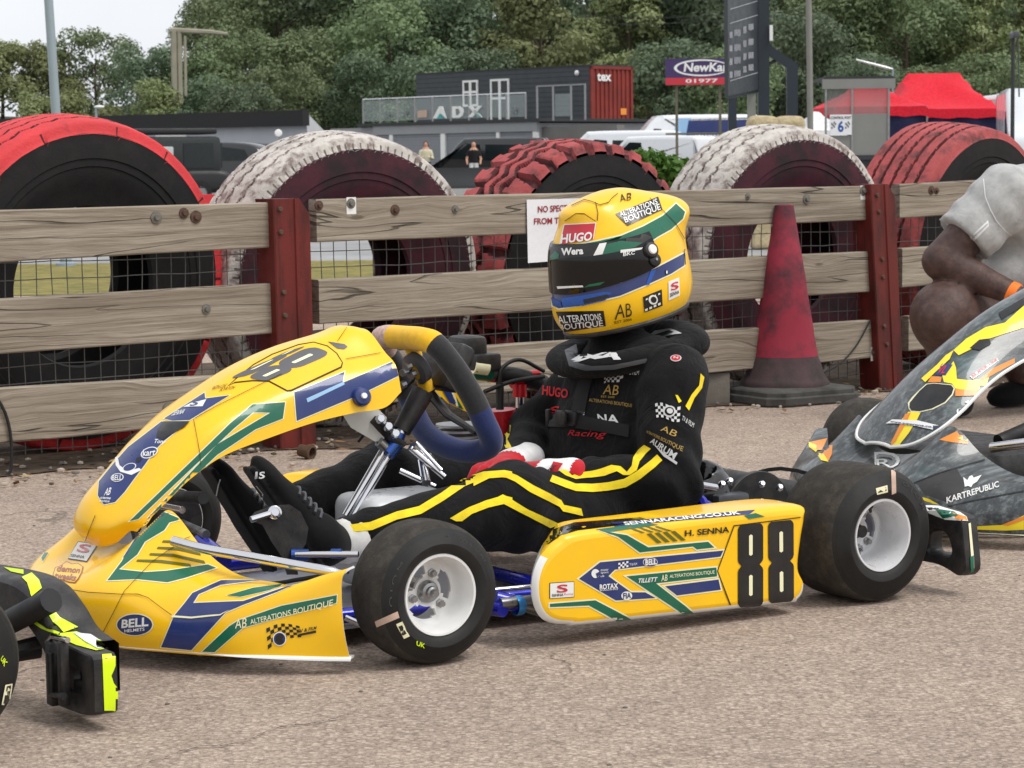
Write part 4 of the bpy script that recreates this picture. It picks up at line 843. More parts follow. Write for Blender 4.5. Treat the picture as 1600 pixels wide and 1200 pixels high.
# steering column and supports
for dx in (-6,6): tb('column_support',[ky(546+dx,806,.03),ky(606+dx,702,.03)],.0085,'chrome')
tb('column_support',[ky(546,806,.03),ky(606,702,.03)],.005,'rubber'); tb('clamp',[ky(602,708,.035),ky(617,690,.035)],.020,'blue anod'); tb('column_boss',[ky(619,690,.02),ky(624,676,.02)],.014,'blue anod'); tb('column_boss',[ky(627,673,.02),ky(661,612,.02)],[.019,.024],'plastic')
tb('column_boss',[ky(621,690,.02),ky(628,672,.02)],.010,'chrome')
tb('bracket',[ky(584,655,.06),ky(602,680,.05),ky(626,694,.04)],.017,'plastic',flat=.5); mb=MB()
for p in ((594,655),(606,667),(617,678)): mb.lathe([(0,.012),(.007,.012),(.009,.008),(.009,-.01)],ky(*p,.075),(.3,1,.3),14)
mb.obj('bracket_bolt',M['chrome'],kart)
for a,b,r_ in (((642,700),(695,745),.007),((650,692),(690,735),.005),((625,735),(680,760),.006),((660,720),(666,755),.010)): tb('link_rod',[ky(*a,.06),ky(*b,.10)],r_,'chrome')
for p in ((644,697),(668,714),(592,690)): tb('rod_end',[ky(*p,.06),ky(p[0]+9,p[1]+9,.06)],.011,'steel')
mb=MB(); mb.prism([(534,646),(592,640),(604,652),(600,688),(586,690),(548,668)],(.05,.056),lambda u,v,d: ky(u,v,d),0); mb.obj('support_fairing',gmat('translucent white plastic',(205,205,200),.4),kart)
# steering wheel
SW=[(600,527,-.085),(634,528,0),(664,531,.075),(683,541,.108),(712,577,.128),(738,620,.140),(757,660,.146),(768,688,.138),(757,702,.112),(725,705,.06),(690,694,0),(664,675,-.06),(650,650,-.11),(636,615,-.145),(616,570,-.14),(599,540,-.115)]
swp=spline([ky(*p) for p in SW],96,True)
def swm(i,j):
    a=i/96*16
    return 3 if a<.35 or a>14.6 else 0 if a<2.7 else 1 if a<5.35 else 2 if a<12.6 else 1
mb=MB(); mb.tube(swp,[.0245 if i/6<3.2 or i/6>14.4 else .0238 for i in range(96)],16,swm,closed=True); sw=mb.obj('steering_wheel',[M['grip yellow'],M['grip black'],M['grip blue'],M['grip tape']],kart)
hubp=ky(668,610,.015); cn_=swp.mean(0)
mb=MB(); mb.tube([ky(640,526,0),ky(650,560,.015),hubp],[.02,.014,.016],10,0); mb.tube([hubp,ky(700,648,.06),ky(744,676,.12)],[.016,.014,.010],8,1,flat=.5); mb.tube([hubp,ky(640,640,-.12)],[.016,.010],8,1,flat=.5); mb.obj('spoke',[M['grip yellow'],M['plastic']],sw)
mb=MB(); a1=swp[30]-swp[78]; sn=unit(np.cross(swp[14]-cn_,swp[40]-cn_)); 
mb.lathe([(0,.012),(.03,.012),(.034,.008),(.034,-.008),(.02,-.012)],ky(652,575,.03),sn,24); mb.obj('steering_boss',M['plastic grey'],sw)
def Mrot(rx,ry,rz): return np.array((Matrix.Rotation(rz,3,'Z')@Matrix.Rotation(ry,3,'Y')@Matrix.Rotation(rx,3,'X')))
MB().box(-np.array([.02,.075,.05])+ky(690,572,.0),np.array([.02,.075,.05])+ky(690,572,.0),0,.01,Mrot(0,R(-28),0)).obj('data_logger',M['plastic'],sw)
mb=MB()
for p in ((635,580),(640,572),(648,583),(632,600)): mb.tube([ky(*p,.05),ky(p[0]-7,p[1]+3,.055)],.008,8)
mb.obj('boss_stud',M['steel'],sw)
tb('sensor_cable',[ky(650,590,.0),ky(600,640,.0),ky(560,690,-.05)],.003,'rubber',sm=14)
# seat, fuel tank
def seat_f(P):
    o=s_box(P,(.21,0,.15),(.19,.185,.11),.09); s_=s_box(P,(.25,0,.23),(.18,.165,.16),.08)
    bk=s_box((P-np.array((.10,0,.17)))@Mrot(0,R(-10),0),(0,0,0),(.026,.13,.085),.024)
    return np.minimum(np.maximum(o,-s_),bk)
V,Q=nets(seat_f,(-.12,-.25,.0),(.5,.25,.5),.011); mb=MB(); mb.add(relax(V,Q,2),Q); mb.obj('seat',M['black gloss'],kart)
MB().box((.68,-.085,.045),(.90,.085,.232),0,.028,seg=4).obj('fuel_tank',gmat('white fuel tank plastic',(214,216,218),.35),kart)
# engine side clutter on the far side
MB().box(-np.array([.035,.04,.034])+ky(728,548,-.33),np.array([.035,.04,.034])+ky(732,548,-.33),0,.012).obj('airbox',M['plastic'],kart)
MB().box(-np.array([.035,.03,.02])+ky(752,566,-.30),np.array([.035,.03,.02])+ky(752,566,-.30),0,.006).obj('airbox_clip',M['plastic'],kart)
tb('airbox_tube',[ky(735,578,-.30),ky(765,582,-.30)],.022,'green vinyl',n=14); tb('airbox_tube',[ky(738,572,-.285),ky(760,575,-.285)],.018,'cream line'); tb('intake_hose',[ky(765,583,-.30),ky(805,588,-.30),ky(850,600,-.30)],.020,'rubber',n=14,sm=10); tb('hose_clip',[ky(764,582,-.30),ky(769,583,-.30)],.0235,'steel')
tb('throttle_cable',[ky(780,600,-.27),ky(785,575,-.27),ky(812,562,-.28),ky(850,580,-.28)],.0045,'rubber',sm=20); tb('throttle_cable',[ky(757,612,-.26),ky(800,596,-.27),ky(850,588,-.28)],.005,'rubber',sm=16)
tb('radiator_cap',[ky(800,595,-.30),ky(840,590,-.30)],.018,'red anod',n=14); tb('radiator_cap',[ky(812,600,-.29),ky(812,620,-.29)],.016,'red anod',n=14); tb('plug_body',[ky(812,620,-.29),ky(812,640,-.29)],.010,'chrome')
tb('spark_lead',[ky(781,598,-.27),ky(781,640,-.27)],.009,'rubber'); tb('carburettor',[ky(782,640,-.30),ky(786,690,-.30)],.034,'red anod',n=18); tb('carburettor',[ky(800,660,-.33),ky(806,690,-.33)],.03,'red anod',n=16)
mb=MB()
for k in range(7): mb.lathe([(.0,.0),(.055,0),(.055,.005),(.0,.005)],ky(720,688,-.30)+np.array([0,0,.012*k-.04]),(0,0,1),24)
mb.obj('cylinder_fins',M['alu'],kart)
MB().box(-np.array([.10,.07,.06])+ky(735,722,-.33),np.array([.10,.07,.06])+ky(735,722,-.33),0,.02).obj('engine_block',M['plastic grey'],kart)
tb('exhaust_pipe',[(.05,-.36,.16),(.0,-.34,.2),(-.1,-.30,.2)],.03,'steel',sm=8)
# small stickered panel seen through the steering wheel
mb=MB(); mb.prism([(672,603),(718,598),(742,618),(752,650),(730,644),(700,630)],(-.245,-.255),lambda u,v,d: ky(u,v,d),0); S=Skin(mb,K); S.poly([(686,602),(699,600),(714,634),(702,629)],NV,.002); S.poly([(699,600),(704,600),(716,635),(712,634)],CR,.002); S.poly([(718,600),(742,630),(735,632),(712,605)],GR,.002); S.poly([(712,620),(724,640),(716,637)],GR,.002); mb.obj('radiator_panel',LM,kart,recalc=False)
# pedals
mb=MB(); mb.prism([(388,812),(398,800),(425,790),(452,788),(470,800),(482,825),(478,850),(462,872),(466,898),(448,898),(440,870),(424,846),(410,820)],(.262,.272),lambda u,v,d: ky(u,v,d),0); S=Skin(mb,K); mb.obj('pedal',M['plastic'],kart)
mb=MB(); mb.lathe([(0,.016),(.007,.016),(.009,.012),(.013,.010),(.013,0)],ky(428,802,.275),(.3,1,.3),16); mb.tube([ky(392,812,.28),ky(428,801,.28)],.006,8); mb.obj('pedal_pivot',M['chrome'],kart)
tb('pedal',[(1.30,-.10,.06),(1.32,-.10,.17),(1.335,-.10,.235)],.007,'steel'); tb('pedal',[(1.335,-.06,.20),(1.335,-.15,.20)],.009,'plastic')
# rear bumper
def bump_end(yy,prof,mt):
    pass
Xb=-.2
mb=MB(); mb.tube(spline([(Xb,-.60,.13),(Xb-.01,-.45,.145),(Xb,-.2,.148),(Xb,.1,.145),(Xb,.35,.15),(Xb,.5,.145)],40),[.028]+[.0335]*38+[.03],20); nb=len(mb.f)
for s_ in (1,-1):
    outer=[K.xp(*p,Xb)[1:] for p in ((1436,788),(1470,793),(1506,805),(1514,814),(1518,850),(1521,884),(1517,895),(1508,899),(1490,888),(1472,880),(1436,872),(1425,860),(1425,800))]
    hole=[K.xp(*p,Xb)[1:] for p in ((1462,835),(1470,829),(1482,832),(1491,845),(1494,858),(1490,866),(1478,864),(1462,860))]
    o_=spline(outer,60,True); h_=spline(hole,60,True)
    # align loops by angle round the hole
    cy=h_.mean(0); key=lambda P_: np.roll(P_,-int(np.argmin(np.arctan2(P_[:,1]-cy[1],P_[:,0]-cy[0]))),axis=0)
    A=key(o_);B2=key(h_); ang=np.linspace(-math.pi,math.pi,61)[:-1]
    def rs(P_):
        t=np.unwrap(np.arctan2(P_[:,1]-cy[1],P_[:,0]-cy[0])); o2=np.argsort(t); return np.stack([np.interp(ang,np.r_[t[o2]-2*math.pi,t[o2],t[o2]+2*math.pi],np.r_[P_[o2,k],P_[o2,k],P_[o2,k]]) for k in (0,1)],1)
    A=rs(A);B2=rs(B2); d=.02; rows=[]
    for t_,x in ((1.0,Xb-d),(1.0,Xb-d*.2),(1,Xb+d*.5),(.96,Xb+d*.9),(.88,Xb+d),(.35,Xb+d*.95),(.12,Xb+d*.85),(0.02,Xb+d*.5),(0,Xb-d)):
        rows.append([(x,s_*(B2[k,0]+(A[k,0]-B2[k,0])*t_),B2[k,1]+(A[k,1]-B2[k,1])*t_) for k in range(60)])
    rows.append(rows[0]); mb.grid(rows,0,cu=True)
S=Skin(mb,K)
S.poly([(1442,790),(1466,791),(1500,801),(1510,808),(1512,814),(1478,812),(1452,802)],1,.0015,6); S.poly([(1462,796),(1490,800),(1498,806),(1474,810)],2,.002,6); S.poly([(1488,802),(1509,808),(1511,813),(1494,811)],3,.002,6); S.poly([(1512.5,818),(1516,817),(1521,870),(1521.5,888),(1517.5,880)],4,.0015,5); S.poly([(1515,870),(1520.5,868),(1521,892),(1516,894)],2,.002,5)
mb.obj('rear_bumper',[M['plastic'],M['white gloss'],M['green vinyl'],M['orange vinyl'],M['cream line'],M['slate vinyl']],kart)
mb=MB(); mb.grid([[K.xp(px,y_,Xb-.03)+np.array([0,0,.01*math.sin((px-1180)/25.)]) for px in (1185,1200,1220,1245,1268,1290)] for y_ in (742,736)]); mb.obj('bumper_flap',M['plastic'],kart)
# ---------------------------------------------------------------- the driver
drv=empty('person',K.w((.2,0,.06)),K.rz,'seated driver in black race suit with yellow stripes and a yellow helmet','person'); D0=np.array((.2,0,.06))
def dobj(mb,name,mats,parent=drv,**k): mb.v=[tuple(np.array(v)-D0) for v in mb.v]; return mb.obj(name,mats,parent,**k)
A=lambda *p: np.array(p,float)
hipL,hipR=A(.24,.095,.135),A(.24,-.095,.135); knL,knR=ky(800,794,.185),ky(594,752,-.20); anL,anR=ky(556,842,.165),ky(462,788,-.13)
shL,shR=ky(1052,592,.165),A(.222,-.148,.418); elL,elR=ky(1046,752,.235),ky(832,682,-.225); wrL,wrR=ky(872,748,.13),ky(806,728,-.06)
def body_f(P):
    d=s_ell(P,(.20,0,.15),(.14,.155,.10))
    d=smin(d,s_cap(P*A(1,.72,1),A(.245,0,.17),A(.262,0,.30),.108,.105),.05)
    d=smin(d,s_cap(P*A(1,.66,1),A(.25,0,.30),A(.225,0,.405),.108,.098),.05)
    d=smin(d,s_cap(P,shL+A(.0,-.07,.01),shR+A(0,.07,.01),.076,.076),.05)
    d=smin(d,s_cap(P,A(.23,0,.42),A(.245,0,.52),.068,.055),.04)
    for sh,el,wr,r in ((shL,elL,wrL,(.074,.064,.062,.040)),(shR,elR,wrR,(.066,.054,.052,.038))):
        up=s_cap(P,sh,el,r[0],r[1]); fo=s_cap(P,el,wr,r[2],r[3]); d=smin(d,smin(up,fo,.025),.009)
    for hp,kn,an,r in ((hipL,knL,anL,(.098,.082,.078,.050)),(hipR,knR,anR,(.098,.078,.074,.046))):
        d=smin(d,smin(s_cap(P,hp,kn,r[0],r[1]),s_cap(P,kn,an,r[2],r[3]),.03),.03)
    # cloth: gathers round elbows, knees, belly and cuffs
    w=np.zeros(d.shape)
    for c,rad,k,ax,amp in ((elL,.10,95,unit(wrL-shL),.0042),(elR,.10,95,unit(wrR-shR),.004),(knL,.10,80,unit(anL-hipL),.0034),(knR,.10,80,unit(anR-hipR),.004),(anL,.08,110,unit(anL-knL),.003),(A(.34,0,.2),.13,85,A(.25,0,1),.0045),(wrL,.09,130,unit(wrL-elL),.0035),(shL,.1,70,unit(elL-shL+A(0,0,.1)),.003)):
        q=P-c; g=np.exp(-(q*q).sum(-1)/(rad*rad)); w+=2.1*amp*g*np.sin((q@unit(ax))*k+2.2*fold(P,14,int(k)))
    return d+w+.005*fold(P,22,3)+.0018*fold(P,60,8)
V,Q=nets(body_f,(-.02,-.36,.02),(1.16,.36,.60),.0072); V=relax(V,Q,2,.35)
mb=MB(); mb.add(V,Q,0); nb=len(mb.f); S=Skin(mb,K)
SY,SW_,SG,SR,SS,SP=1,2,3,4,5,6
T3=lambda pts: [(740+a/3.53,520+b/3.53) for a,b in pts]; T4=lambda pts: [(300+a/3.158,480+b/3.158) for a,b in pts]
o=.0022
# leg and arm stripes
S.poly(T4([(768,1078),(880,1062),(1010,1012),(1120,985),(1230,920),(1330,850),(1440,815),(1540,808),(1579,815),(1579,848),(1530,843),(1440,850),(1345,888),(1240,958),(1130,1022),(1010,1050),(890,1100),(770,1112)]),SY,o,8)
S.poly(T3([(0,800),(80,772),(165,762),(240,790),(330,845),(420,890),(480,925),(495,950),(590,970),(600,1010),(490,985),(470,960),(400,925),(310,880),(230,825),(165,797),(90,805),(0,850)]),SY,o,8)
S.poly(T3([(160,893),(175,900),(300,975),(420,1030),(475,1055),(420,1075),(300,1012),(165,945),(80,965),(0,990),(0,955),(80,935)]),SY,o,8); S.poly(T4([(1270,1042),(1360,990),(1450,955),(1535,930),(1579,940),(1579,975),(1535,962),(1460,990),(1380,1020),(1330,1056),(1300,1056)]),SY,o,8)
S.poly(T3([(432,788),(520,820),(560,835),(650,835),(740,825),(830,805),(900,765),(980,705),(1015,672),(1042,705),(1000,745),(920,805),(840,850),(740,870),(650,880),(560,875),(500,855),(415,822)]),SY,o,7)
S.poly(T3([(455,750),(505,755),(540,790),(580,775),(650,765),(700,752),(760,732),(810,738),(845,768),(872,735),(880,690),(915,645),(945,618),(982,640),(950,672),(915,712),(900,760),(860,785),(825,785),(790,765),(720,790),(650,800),(560,810),(505,790)]),SY,o,7)
S.poly(T3([(1112,343),(1125,345),(1146,378),(1130,388)]),SY,o,6); S.poly(T3([(1248,225),(1268,245),(1255,305),(1215,360),(1185,430),(1166,405),(1200,340),(1240,290)]),SY,o,6)
S.poly(T3([(185,505),(208,510),(205,560),(190,590),(212,640),(180,640),(162,590),(170,545)]),SY,o,6)
# badges
S.text('AURUM',T3([(470,195),(580,195),(575,235),(465,225)]),SG,o,.02,.25); S.text('RACING DIRECT',T3([(470,236),(575,244),(575,254),(470,246)]),SW_,o,.0); S.poly(T3([(428,208),(470,205),(470,215),(440,214)]),SG,o,6)
S.text('HUGO',T3([(385,292),(528,312),(522,365),(380,345)]),SR,o,.03); S.text('AB',T3([(722,285),(806,290),(800,345),(715,340)]),SG,o,.0,.1); S.text('EST 2005',T3([(706,347),(780,352),(780,362),(706,358)]),SG,o,.01); S.text('ALTERATIONS BOUTIQUE',T3([(640,362),(878,392),(876,414),(640,384)]),SG,o,.0)
S.text('NA',T3([(684,450),(806,455),(806,505),(690,490)]),SW_,o,.02); S.text('Racing',T3([(522,535),(738,540),(738,590),(522,575)]),SR,o,.0,.35); S.text('S',T3([(425,408),(482,404),(474,445),(428,445)]),SR,o,.03); S.text('E',T3([(560,432),(620,430),(615,455),(560,455)]),SW_,o,.02)
def flag(q,nx,ny,m):
    h=homog(T3(q)); 
    for i in range(nx):
        for j in range(ny):
            if (i+j)%2==0: w=lambda u,v: h(u,v+.10*math.sin(u*6)); S.poly([w(i/nx,j/ny),w((i+1)/nx,j/ny),w((i+1)/nx,(j+1)/ny),w(i/nx,(j+1)/ny)],m,o,6)
flag([(724,240),(832,200),(826,262),(724,280)],8,4,SW_); S.text('TV & FILM',T3([(834,208),(918,208),(914,232),(834,230)]),SW_,o,0)
flag([(1003,392),(1140,405),(1135,490),(1010,470)],9,5,SW_); S.oval(T3([(1080,435)])[0],9.5,9,SW_,o+.0012); S.oval(T3([(1080,435)])[0],7,6.6,0,o+.002); S.oval(T3([(1083,434)])[0],4.6,4.2,SW_,o+.003,30)
S.text('TV & FILM',T3([(1152,458),(1214,500),(1206,524),(1146,482)]),SW_,o,0)
S.text('AB',T3([(1040,510),(1126,545),(1112,578),(1030,540)]),SG,o,0,.1); S.text('ALTERATIONS BOUTIQUE',T3([(960,538),(1156,632),(1148,662),(956,552)]),SG,o,0)
S.text('AURUM',T3([(985,575),(1125,665),(1115,708),(975,605)]),SW_,o,.02,.25); S.poly(T3([(1000,618),(1060,668),(1125,715),(1120,728),(1050,682)]),SW_,o,6); S.oval(T3([(1115,143)])[0],8.5,5.2,SW_,o); S.oval(T3([(1115,143)])[0],7,4,SR,o+.001); S.text('N',T3([(1104,136),(1128,138),(1126,150),(1102,148)]),SW_,o+.002,.02); S.text('TV',T3([(312,305),(352,296),(345,318),(308,328)]),SW_,o,0)
# chest webbing
S.poly(T3([(600,235),(665,240),(640,330),(618,440),(545,440),(560,340)]),SP,o+.001,7); S.poly(T3([(415,455),(520,445),(700,478),(862,510),(858,578),(700,545),(520,520),(412,520)]),SP,o+.002,7)
for l in ([(880,575),(905,600),(890,700),(868,760)],[(830,610),(835,680),(845,720)],[(1018,555),(985,600),(960,690),(945,740)]): S.poly([[(a[0]-.7,a[1]),(b[0]-.7,b[1]),(b[0]+.7,b[1]),(a[0]+.7,a[1])] for a,b in zip(l,l[1:])],SP,.0012)
body=dobj(mb,'race_suit',[M['suit'],M['suit yellow'],M['embroid white'],M['embroid gold'],M['embroid red'],M['suit'],M['strap']],recalc=False,sharp=180)
def hitb(px,py,off):
    p=S.hit(px,py,off); return p
bk=MB(); c0=hitb(*T3([(552,478)])[0],.008)
for dx,sx in ((-.021,.014),(0,.018),(.022,.012)):
    bk.box(-A(.007,sx,.016)+c0+K.l(K.o+cr*dx)*1,A(.007,sx,.016)+c0+K.l(K.o+cr*dx)*1,0,.004)
bk2=MB(); bk2.box(-A(.006,.006,.02)+hitb(*T3([(428,478)])[0],.006),A(.006,.006,.02)+hitb(*T3([(428,478)])[0],.006),0,.003)
dobj(bk,'chest_buckle',[M['plastic']]); dobj(bk2,'strap_slider',[M['plastic']])
# neck collar: a stuffed horseshoe
ring=[(.352,.0,.462),(.338,.066,.467),(.288,.115,.478),(.215,.130,.492),(.145,.115,.502),(.108,.06,.512),(.098,0,.515),(.108,-.06,.512),(.145,-.115,.502),(.215,-.130,.492),(.288,-.115,.478),(.338,-.066,.467)]
rp=spline(ring,48,True)
def col_f(P):
    d=np.full(P.shape[:-1],9.)
    for i in range(0,48,1):
        a,b=rp[i],rp[(i+1)%48]; 
        d=smin(d,s_cap(P*A(1,1,1.35),a*A(1,1,1.35),b*A(1,1,1.35),.033+.012*(a[0]<.14),.033+.012*(b[0]<.14)),.01)
    return d+.002*fold(P,30,5)
V,Q=nets(col_f,(-.0,-.23,.42),(.44,.2,.58),.008); V=relax(V,Q,2); mb=MB(); mb.add(V,Q,0); S=Skin(mb,K)
S.poly([(882,548),(900,538),(905,568),(925,572),(960,570),(1010,560),(1012,566),(960,577),(915,579),(890,572)],1,.0015,6); S.text('A',((888,552),(960,548),(975,562),(895,566)),2,.002,.0,.5)
V2=[(893,563),(912,552),(938,551),(925,556),(942,557),(958,549),(950,559),(930,562),(912,558),(905,565)]; S.poly(V2,2,.002,6); V3=[(1012,526),(1024,517),(1048,514),(1058,518),(1066,522),(1048,524),(1030,530),(1014,532)]; S.poly(V3,2,.002,6); S.poly([(1024,523),(1046,517),(1054,520),(1034,526)],0,.003,6)
dobj(mb,'neck_collar',[M['suit'],M['plastic grey'],M['embroid white']],recalc=False,sharp=180)
# --- helmet
hc=ky(962,412,0.0); HT=Mrot(0,R(13),0)           # helmet axes: pitched nose-down
hx,hy,hz=HT@A(1,0,0),A(0,1,0),HT@A(0,0,1)

HB=np.stack([hx,hy,hz])
def hel_f(P):
    q=(P-hc)@HB.T; x,y,z=q[...,0],q[...,1],q[...,2]
    d=s_ell(q,(-.012,0,.012),(.155,.123,.147))
    d=smin(d,s_ell(q,(.046,0,-.072),(.118,.100,.080)),.05)        # jaw
    d=smin(d,s_ell(q,(-.02,0,-.075),(.138,.118,.085)),.05)
    d=smin(d,s_ell(q,(-.128,0,.078),(.062,.09,.036)),.045)        # rear spoiler
    d=smin(d,s_ell(q,(.055,0,.130),(.05,.055,.014)),.03)          # crown vent
    d=np.maximum(d,-(z+.128+.12*np.maximum(0,-x-.0)*.35))
    # eye port recess is covered by the visor ; hollow from below
    return d
V,Q=nets(hel_f,hc-.24,hc+.24,.0055); V=relax(V,Q,9); mb=MB(); mb.add(V,Q,0)
q=(V-hc)@HB.T; mb.m=[(5 if q[list(f)].mean(0)[2]<-.121 else 0) for f in Q]
S=Skin(mb,K)
HQ=lambda pts: [(820+a/3.75,280+b/3.75) for a,b in pts]
HY,HG,HN,HC,HK,HW,HR,HE=0,1,2,3,4,5,6,7
HMATS=[M['yellow vinyl'],M['green vinyl'],M['navy vinyl'],M['cream line'],M['black vinyl'],M['plastic'],M['red vinyl'],M['white gloss'],M['blue anod'],M['gap line'],M['visor']]
S.poly(HQ([(150,470),(240,390),(340,372),(430,355),(560,325),(690,270),(800,210),(885,135),(945,190),(930,235),(860,300),(780,345),(700,400),(640,420),(150,480)]),HG,.0012,edge=HC)
S.poly(HQ([(150,640),(160,600),(330,640),(560,600),(700,540),(760,515),(940,420),(938,510),(860,560),(740,615),(560,690),(330,745),(200,765),(160,745)]),HN,.0012,edge=HC)
S.poly(HQ([(160,690),(215,720),(225,750),(170,740)]),8,.003); S.poly(HQ([(220,700),(470,660),(510,665),(470,710),(345,740),(230,752)]),8,.003); S.poly(HQ([(345,705),(480,675),(500,682),(460,705),(350,730)]),HK,.004)
S.poly(HQ([(735,535),(765,530),(725,620),(705,620)]),8,.003)
S.poly(HQ([(232,262),(420,255),(405,350),(205,385)]),HE,.0018); S.poly(HQ([(238,268),(414,260),(400,352),(212,385)]),HR,.0026); S.text('HUGO',HQ([(222,325),(400,310),(392,362),(216,380)]),HE,.0036,.03)
S.poly(HQ([(530,205),(780,105),(805,180),(600,275)]),HK,.0018); S.text('ALTERATIONS',HQ([(550,198),(770,118),(776,150),(560,225)]),HE,.003,.01); S.text('BOUTIQUE',HQ([(575,228),(785,148),(795,188),(590,265)]),HE,.003,.01)
S.text('AB',HQ([(545,95),(630,80),(620,125),(560,135)]),9,.002,0)
S.poly(HQ([(185,775),(462,770),(475,858),(235,893)]),HK,.0018); S.text('ALTERATIONS',HQ([(195,800),(445,785),(450,820),(205,843)]),HE,.003,.01); S.text('BOUTIQUE',HQ([(208,848),(455,822),(460,862),(215,885)]),HE,.003,.01)
S.text('AB',HQ([(535,735),(620,725),(628,800),(525,822)]),9,.002,0); S.text('EST 2005',HQ([(525,830),(625,812),(625,826),(525,845)]),9,.002,.01)
S.poly(HQ([(690,690),(800,645),(805,740),(700,780)]),HK,.0018); S.oval(HQ([(748,705)])[0],7,7.5,HE,.003,-25); S.oval(HQ([(750,705)])[0],4.4,4.8,HK,.0036,-25)
for k in range(4): S.poly(HQ([(700+25*k,760-11*k),(715+25*k,753-11*k),(717+25*k,765-11*k),(702+25*k,772-11*k)]),HE,.003); S.poly(HQ([(705+24*k,700-10*k),(716+24*k,695-10*k),(716+24*k,704-10*k),(705+24*k,709-10*k)]),HE,.003)
S.poly(HQ([(838,600),(900,575),(905,680),(840,710)]),HE,.0018); S.text('S',HQ([(850,612),(895,595),(896,640),(852,655)]),HR,.003,.02); S.text('SENNA',HQ([(846,668),(898,648),(898,668),(846,690)]),HK,.003,.02)
S.oval(HQ([(825,545)])[0],2,3.6,HW,.003); S.oval(HQ([(825,545)])[0],1.2,2.6,HE,.004)
def hl(l,w=.6): S.poly([[(a[0],a[1]-w),(b[0],b[1]-w),(b[0],b[1]+w),(a[0],a[1]+w)] if abs(a[0]-b[0])>abs(a[1]-b[1]) else [(a[0]-w,a[1]),(b[0]-w,b[1]),(b[0]+w,b[1]),(a[0]+w,a[1])] for a,b in zip(l,l[1:])],9,.0028)
hl(HQ([(240,245),(300,205),(350,205),(415,248)])); hl(HQ([(275,160),(350,125),(390,135),(440,155),(490,140),(510,115),(545,88)])); hl(HQ([(730,115),(820,200),(880,260),(930,350)])); hl(HQ([(930,410),(935,500)])); hl(HQ([(415,140),(428,200),(425,245)]))
trim=[]
for az in np.linspace(0,2*math.pi,72,endpoint=False):
    dw=A(math.cos(az),math.sin(az),0)@HB; c=hc+hz*(-.119); h=S.bvh.ray_cast(Vector(K.w(c+dw*.4)),Vector(K.w(c)-K.w(c+dw))); trim.append(K.l(np.array(h[0]))+dw*.001)
helmet=dobj(mb,'helmet',HMATS,recalc=False,sharp=180)
mt=MB(); mt.tube(trim,.0062,8,closed=True); dobj(mt,'rubber_trim',[M['plastic']],parent=drv)
# visor: a curved shield standing off the shell
def shell(az,el,off):
    d=A(math.cos(el)*math.cos(az),math.cos(el)*math.sin(az),math.sin(el)); c=hc+hx*(-.0)+hz*(-.005); dw=d@HB
    h=S.bvh.ray_cast(Vector(K.w(c+dw*.4)),Vector((K.w(c)-K.w(c+dw))))
    return K.l(np.array(h[0]))+dw*off
rows=[]
AZ=np.linspace(R(-100),R(100),60)
for v in np.linspace(0,1,15):
    row=[]
    for az in AZ:
        t=abs(az)/R(100); top=R(32)+R(0)*t**2; bot=R(-7)+R(7)*t**3; row.append(shell(az,top+(bot-top)*v,.0055+.002*(1-abs(2*v-1)**4)-.003*t**6))
    rows.append(row)
rows=np.array(rows)
mv=MB(); mv.grid(rows,0); back=rows-0; ins=np.array([[shell(az,R(32)+((R(-7)+R(7)*(abs(az)/R(100))**3)-R(32))*v,-.004) for az in AZ] for v in np.linspace(0,1,15)])
mv.grid([rows[0],ins[0]],1);mv.grid([rows[-1],ins[-1]],1);mv.grid([rows[:,0],ins[:,0]],1);mv.grid([rows[:,-1],ins[:,-1]],1)
S2=Skin(mv,K)
S2.poly(HQ([(150,400),(215,392),(340,380),(430,372),(560,350),(690,315),(745,340),(690,375),(640,405),(560,425),(470,440),(400,450),(240,462),(150,475)]),1,.0008,6)
S2.poly(HQ([(438,378),(480,372),(455,440),(402,448)]),2,.0014,6); S2.poly(HQ([(480,382),(560,362),(690,372),(640,400),(540,425),(455,442)]),3,.0014,6); S2.poly(HQ([(560,415),(690,400),(680,412),(560,432)]),2,.002,6); S2.text('BKC',HQ([(575,428),(645,418),(642,440),(575,452)]),2,.002,.02); S2.text('Wera',HQ([(216,405),(346,398),(344,440),(216,448)]),2,.002,.04)
S2.poly(HQ([(150,455),(180,420),(205,440),(200,465),(150,475)]),3,.0014,6); S2.poly(HQ([(190,628),(340,622),(345,632),(195,642)]),2,.0014,6); S2.poly(HQ([(380,615),(470,600),(440,620),(345,635)]),3,.0014,6)
dobj(mv,'visor',[M['visor'],M['black vinyl'],M['white gloss'],M['green vinyl']],recalc=False,sharp=180,parent=drv)
for s_ in (1,-1):
    p=shell(R(93)*s_,R(16),.002); n=unit(p-hc-hx*((p-hc)@hx)*.6); mb=MB(); mb.lathe([(0,.012),(.010,.012),(.0155,.010),(.018,.006),(.018,-.004)],p,n,24,0); mb.lathe([(0,.0150),(.0085,.0150),(.0105,.0125),(.0105,.01)],p,n,18,1)
    p2=shell(R(95)*s_,R(6),.002); mb.lathe([(0,.010),(.010,.010),(.014,.007),(.0155,-.004)],p2,n,20,0); mb.lathe([(0,.0125),(.003,.0125),(.0035,.009)],p2,n,10,2); dobj(mb,'visor_pivot',[M['plastic'],M['white gloss'],M['steel']])
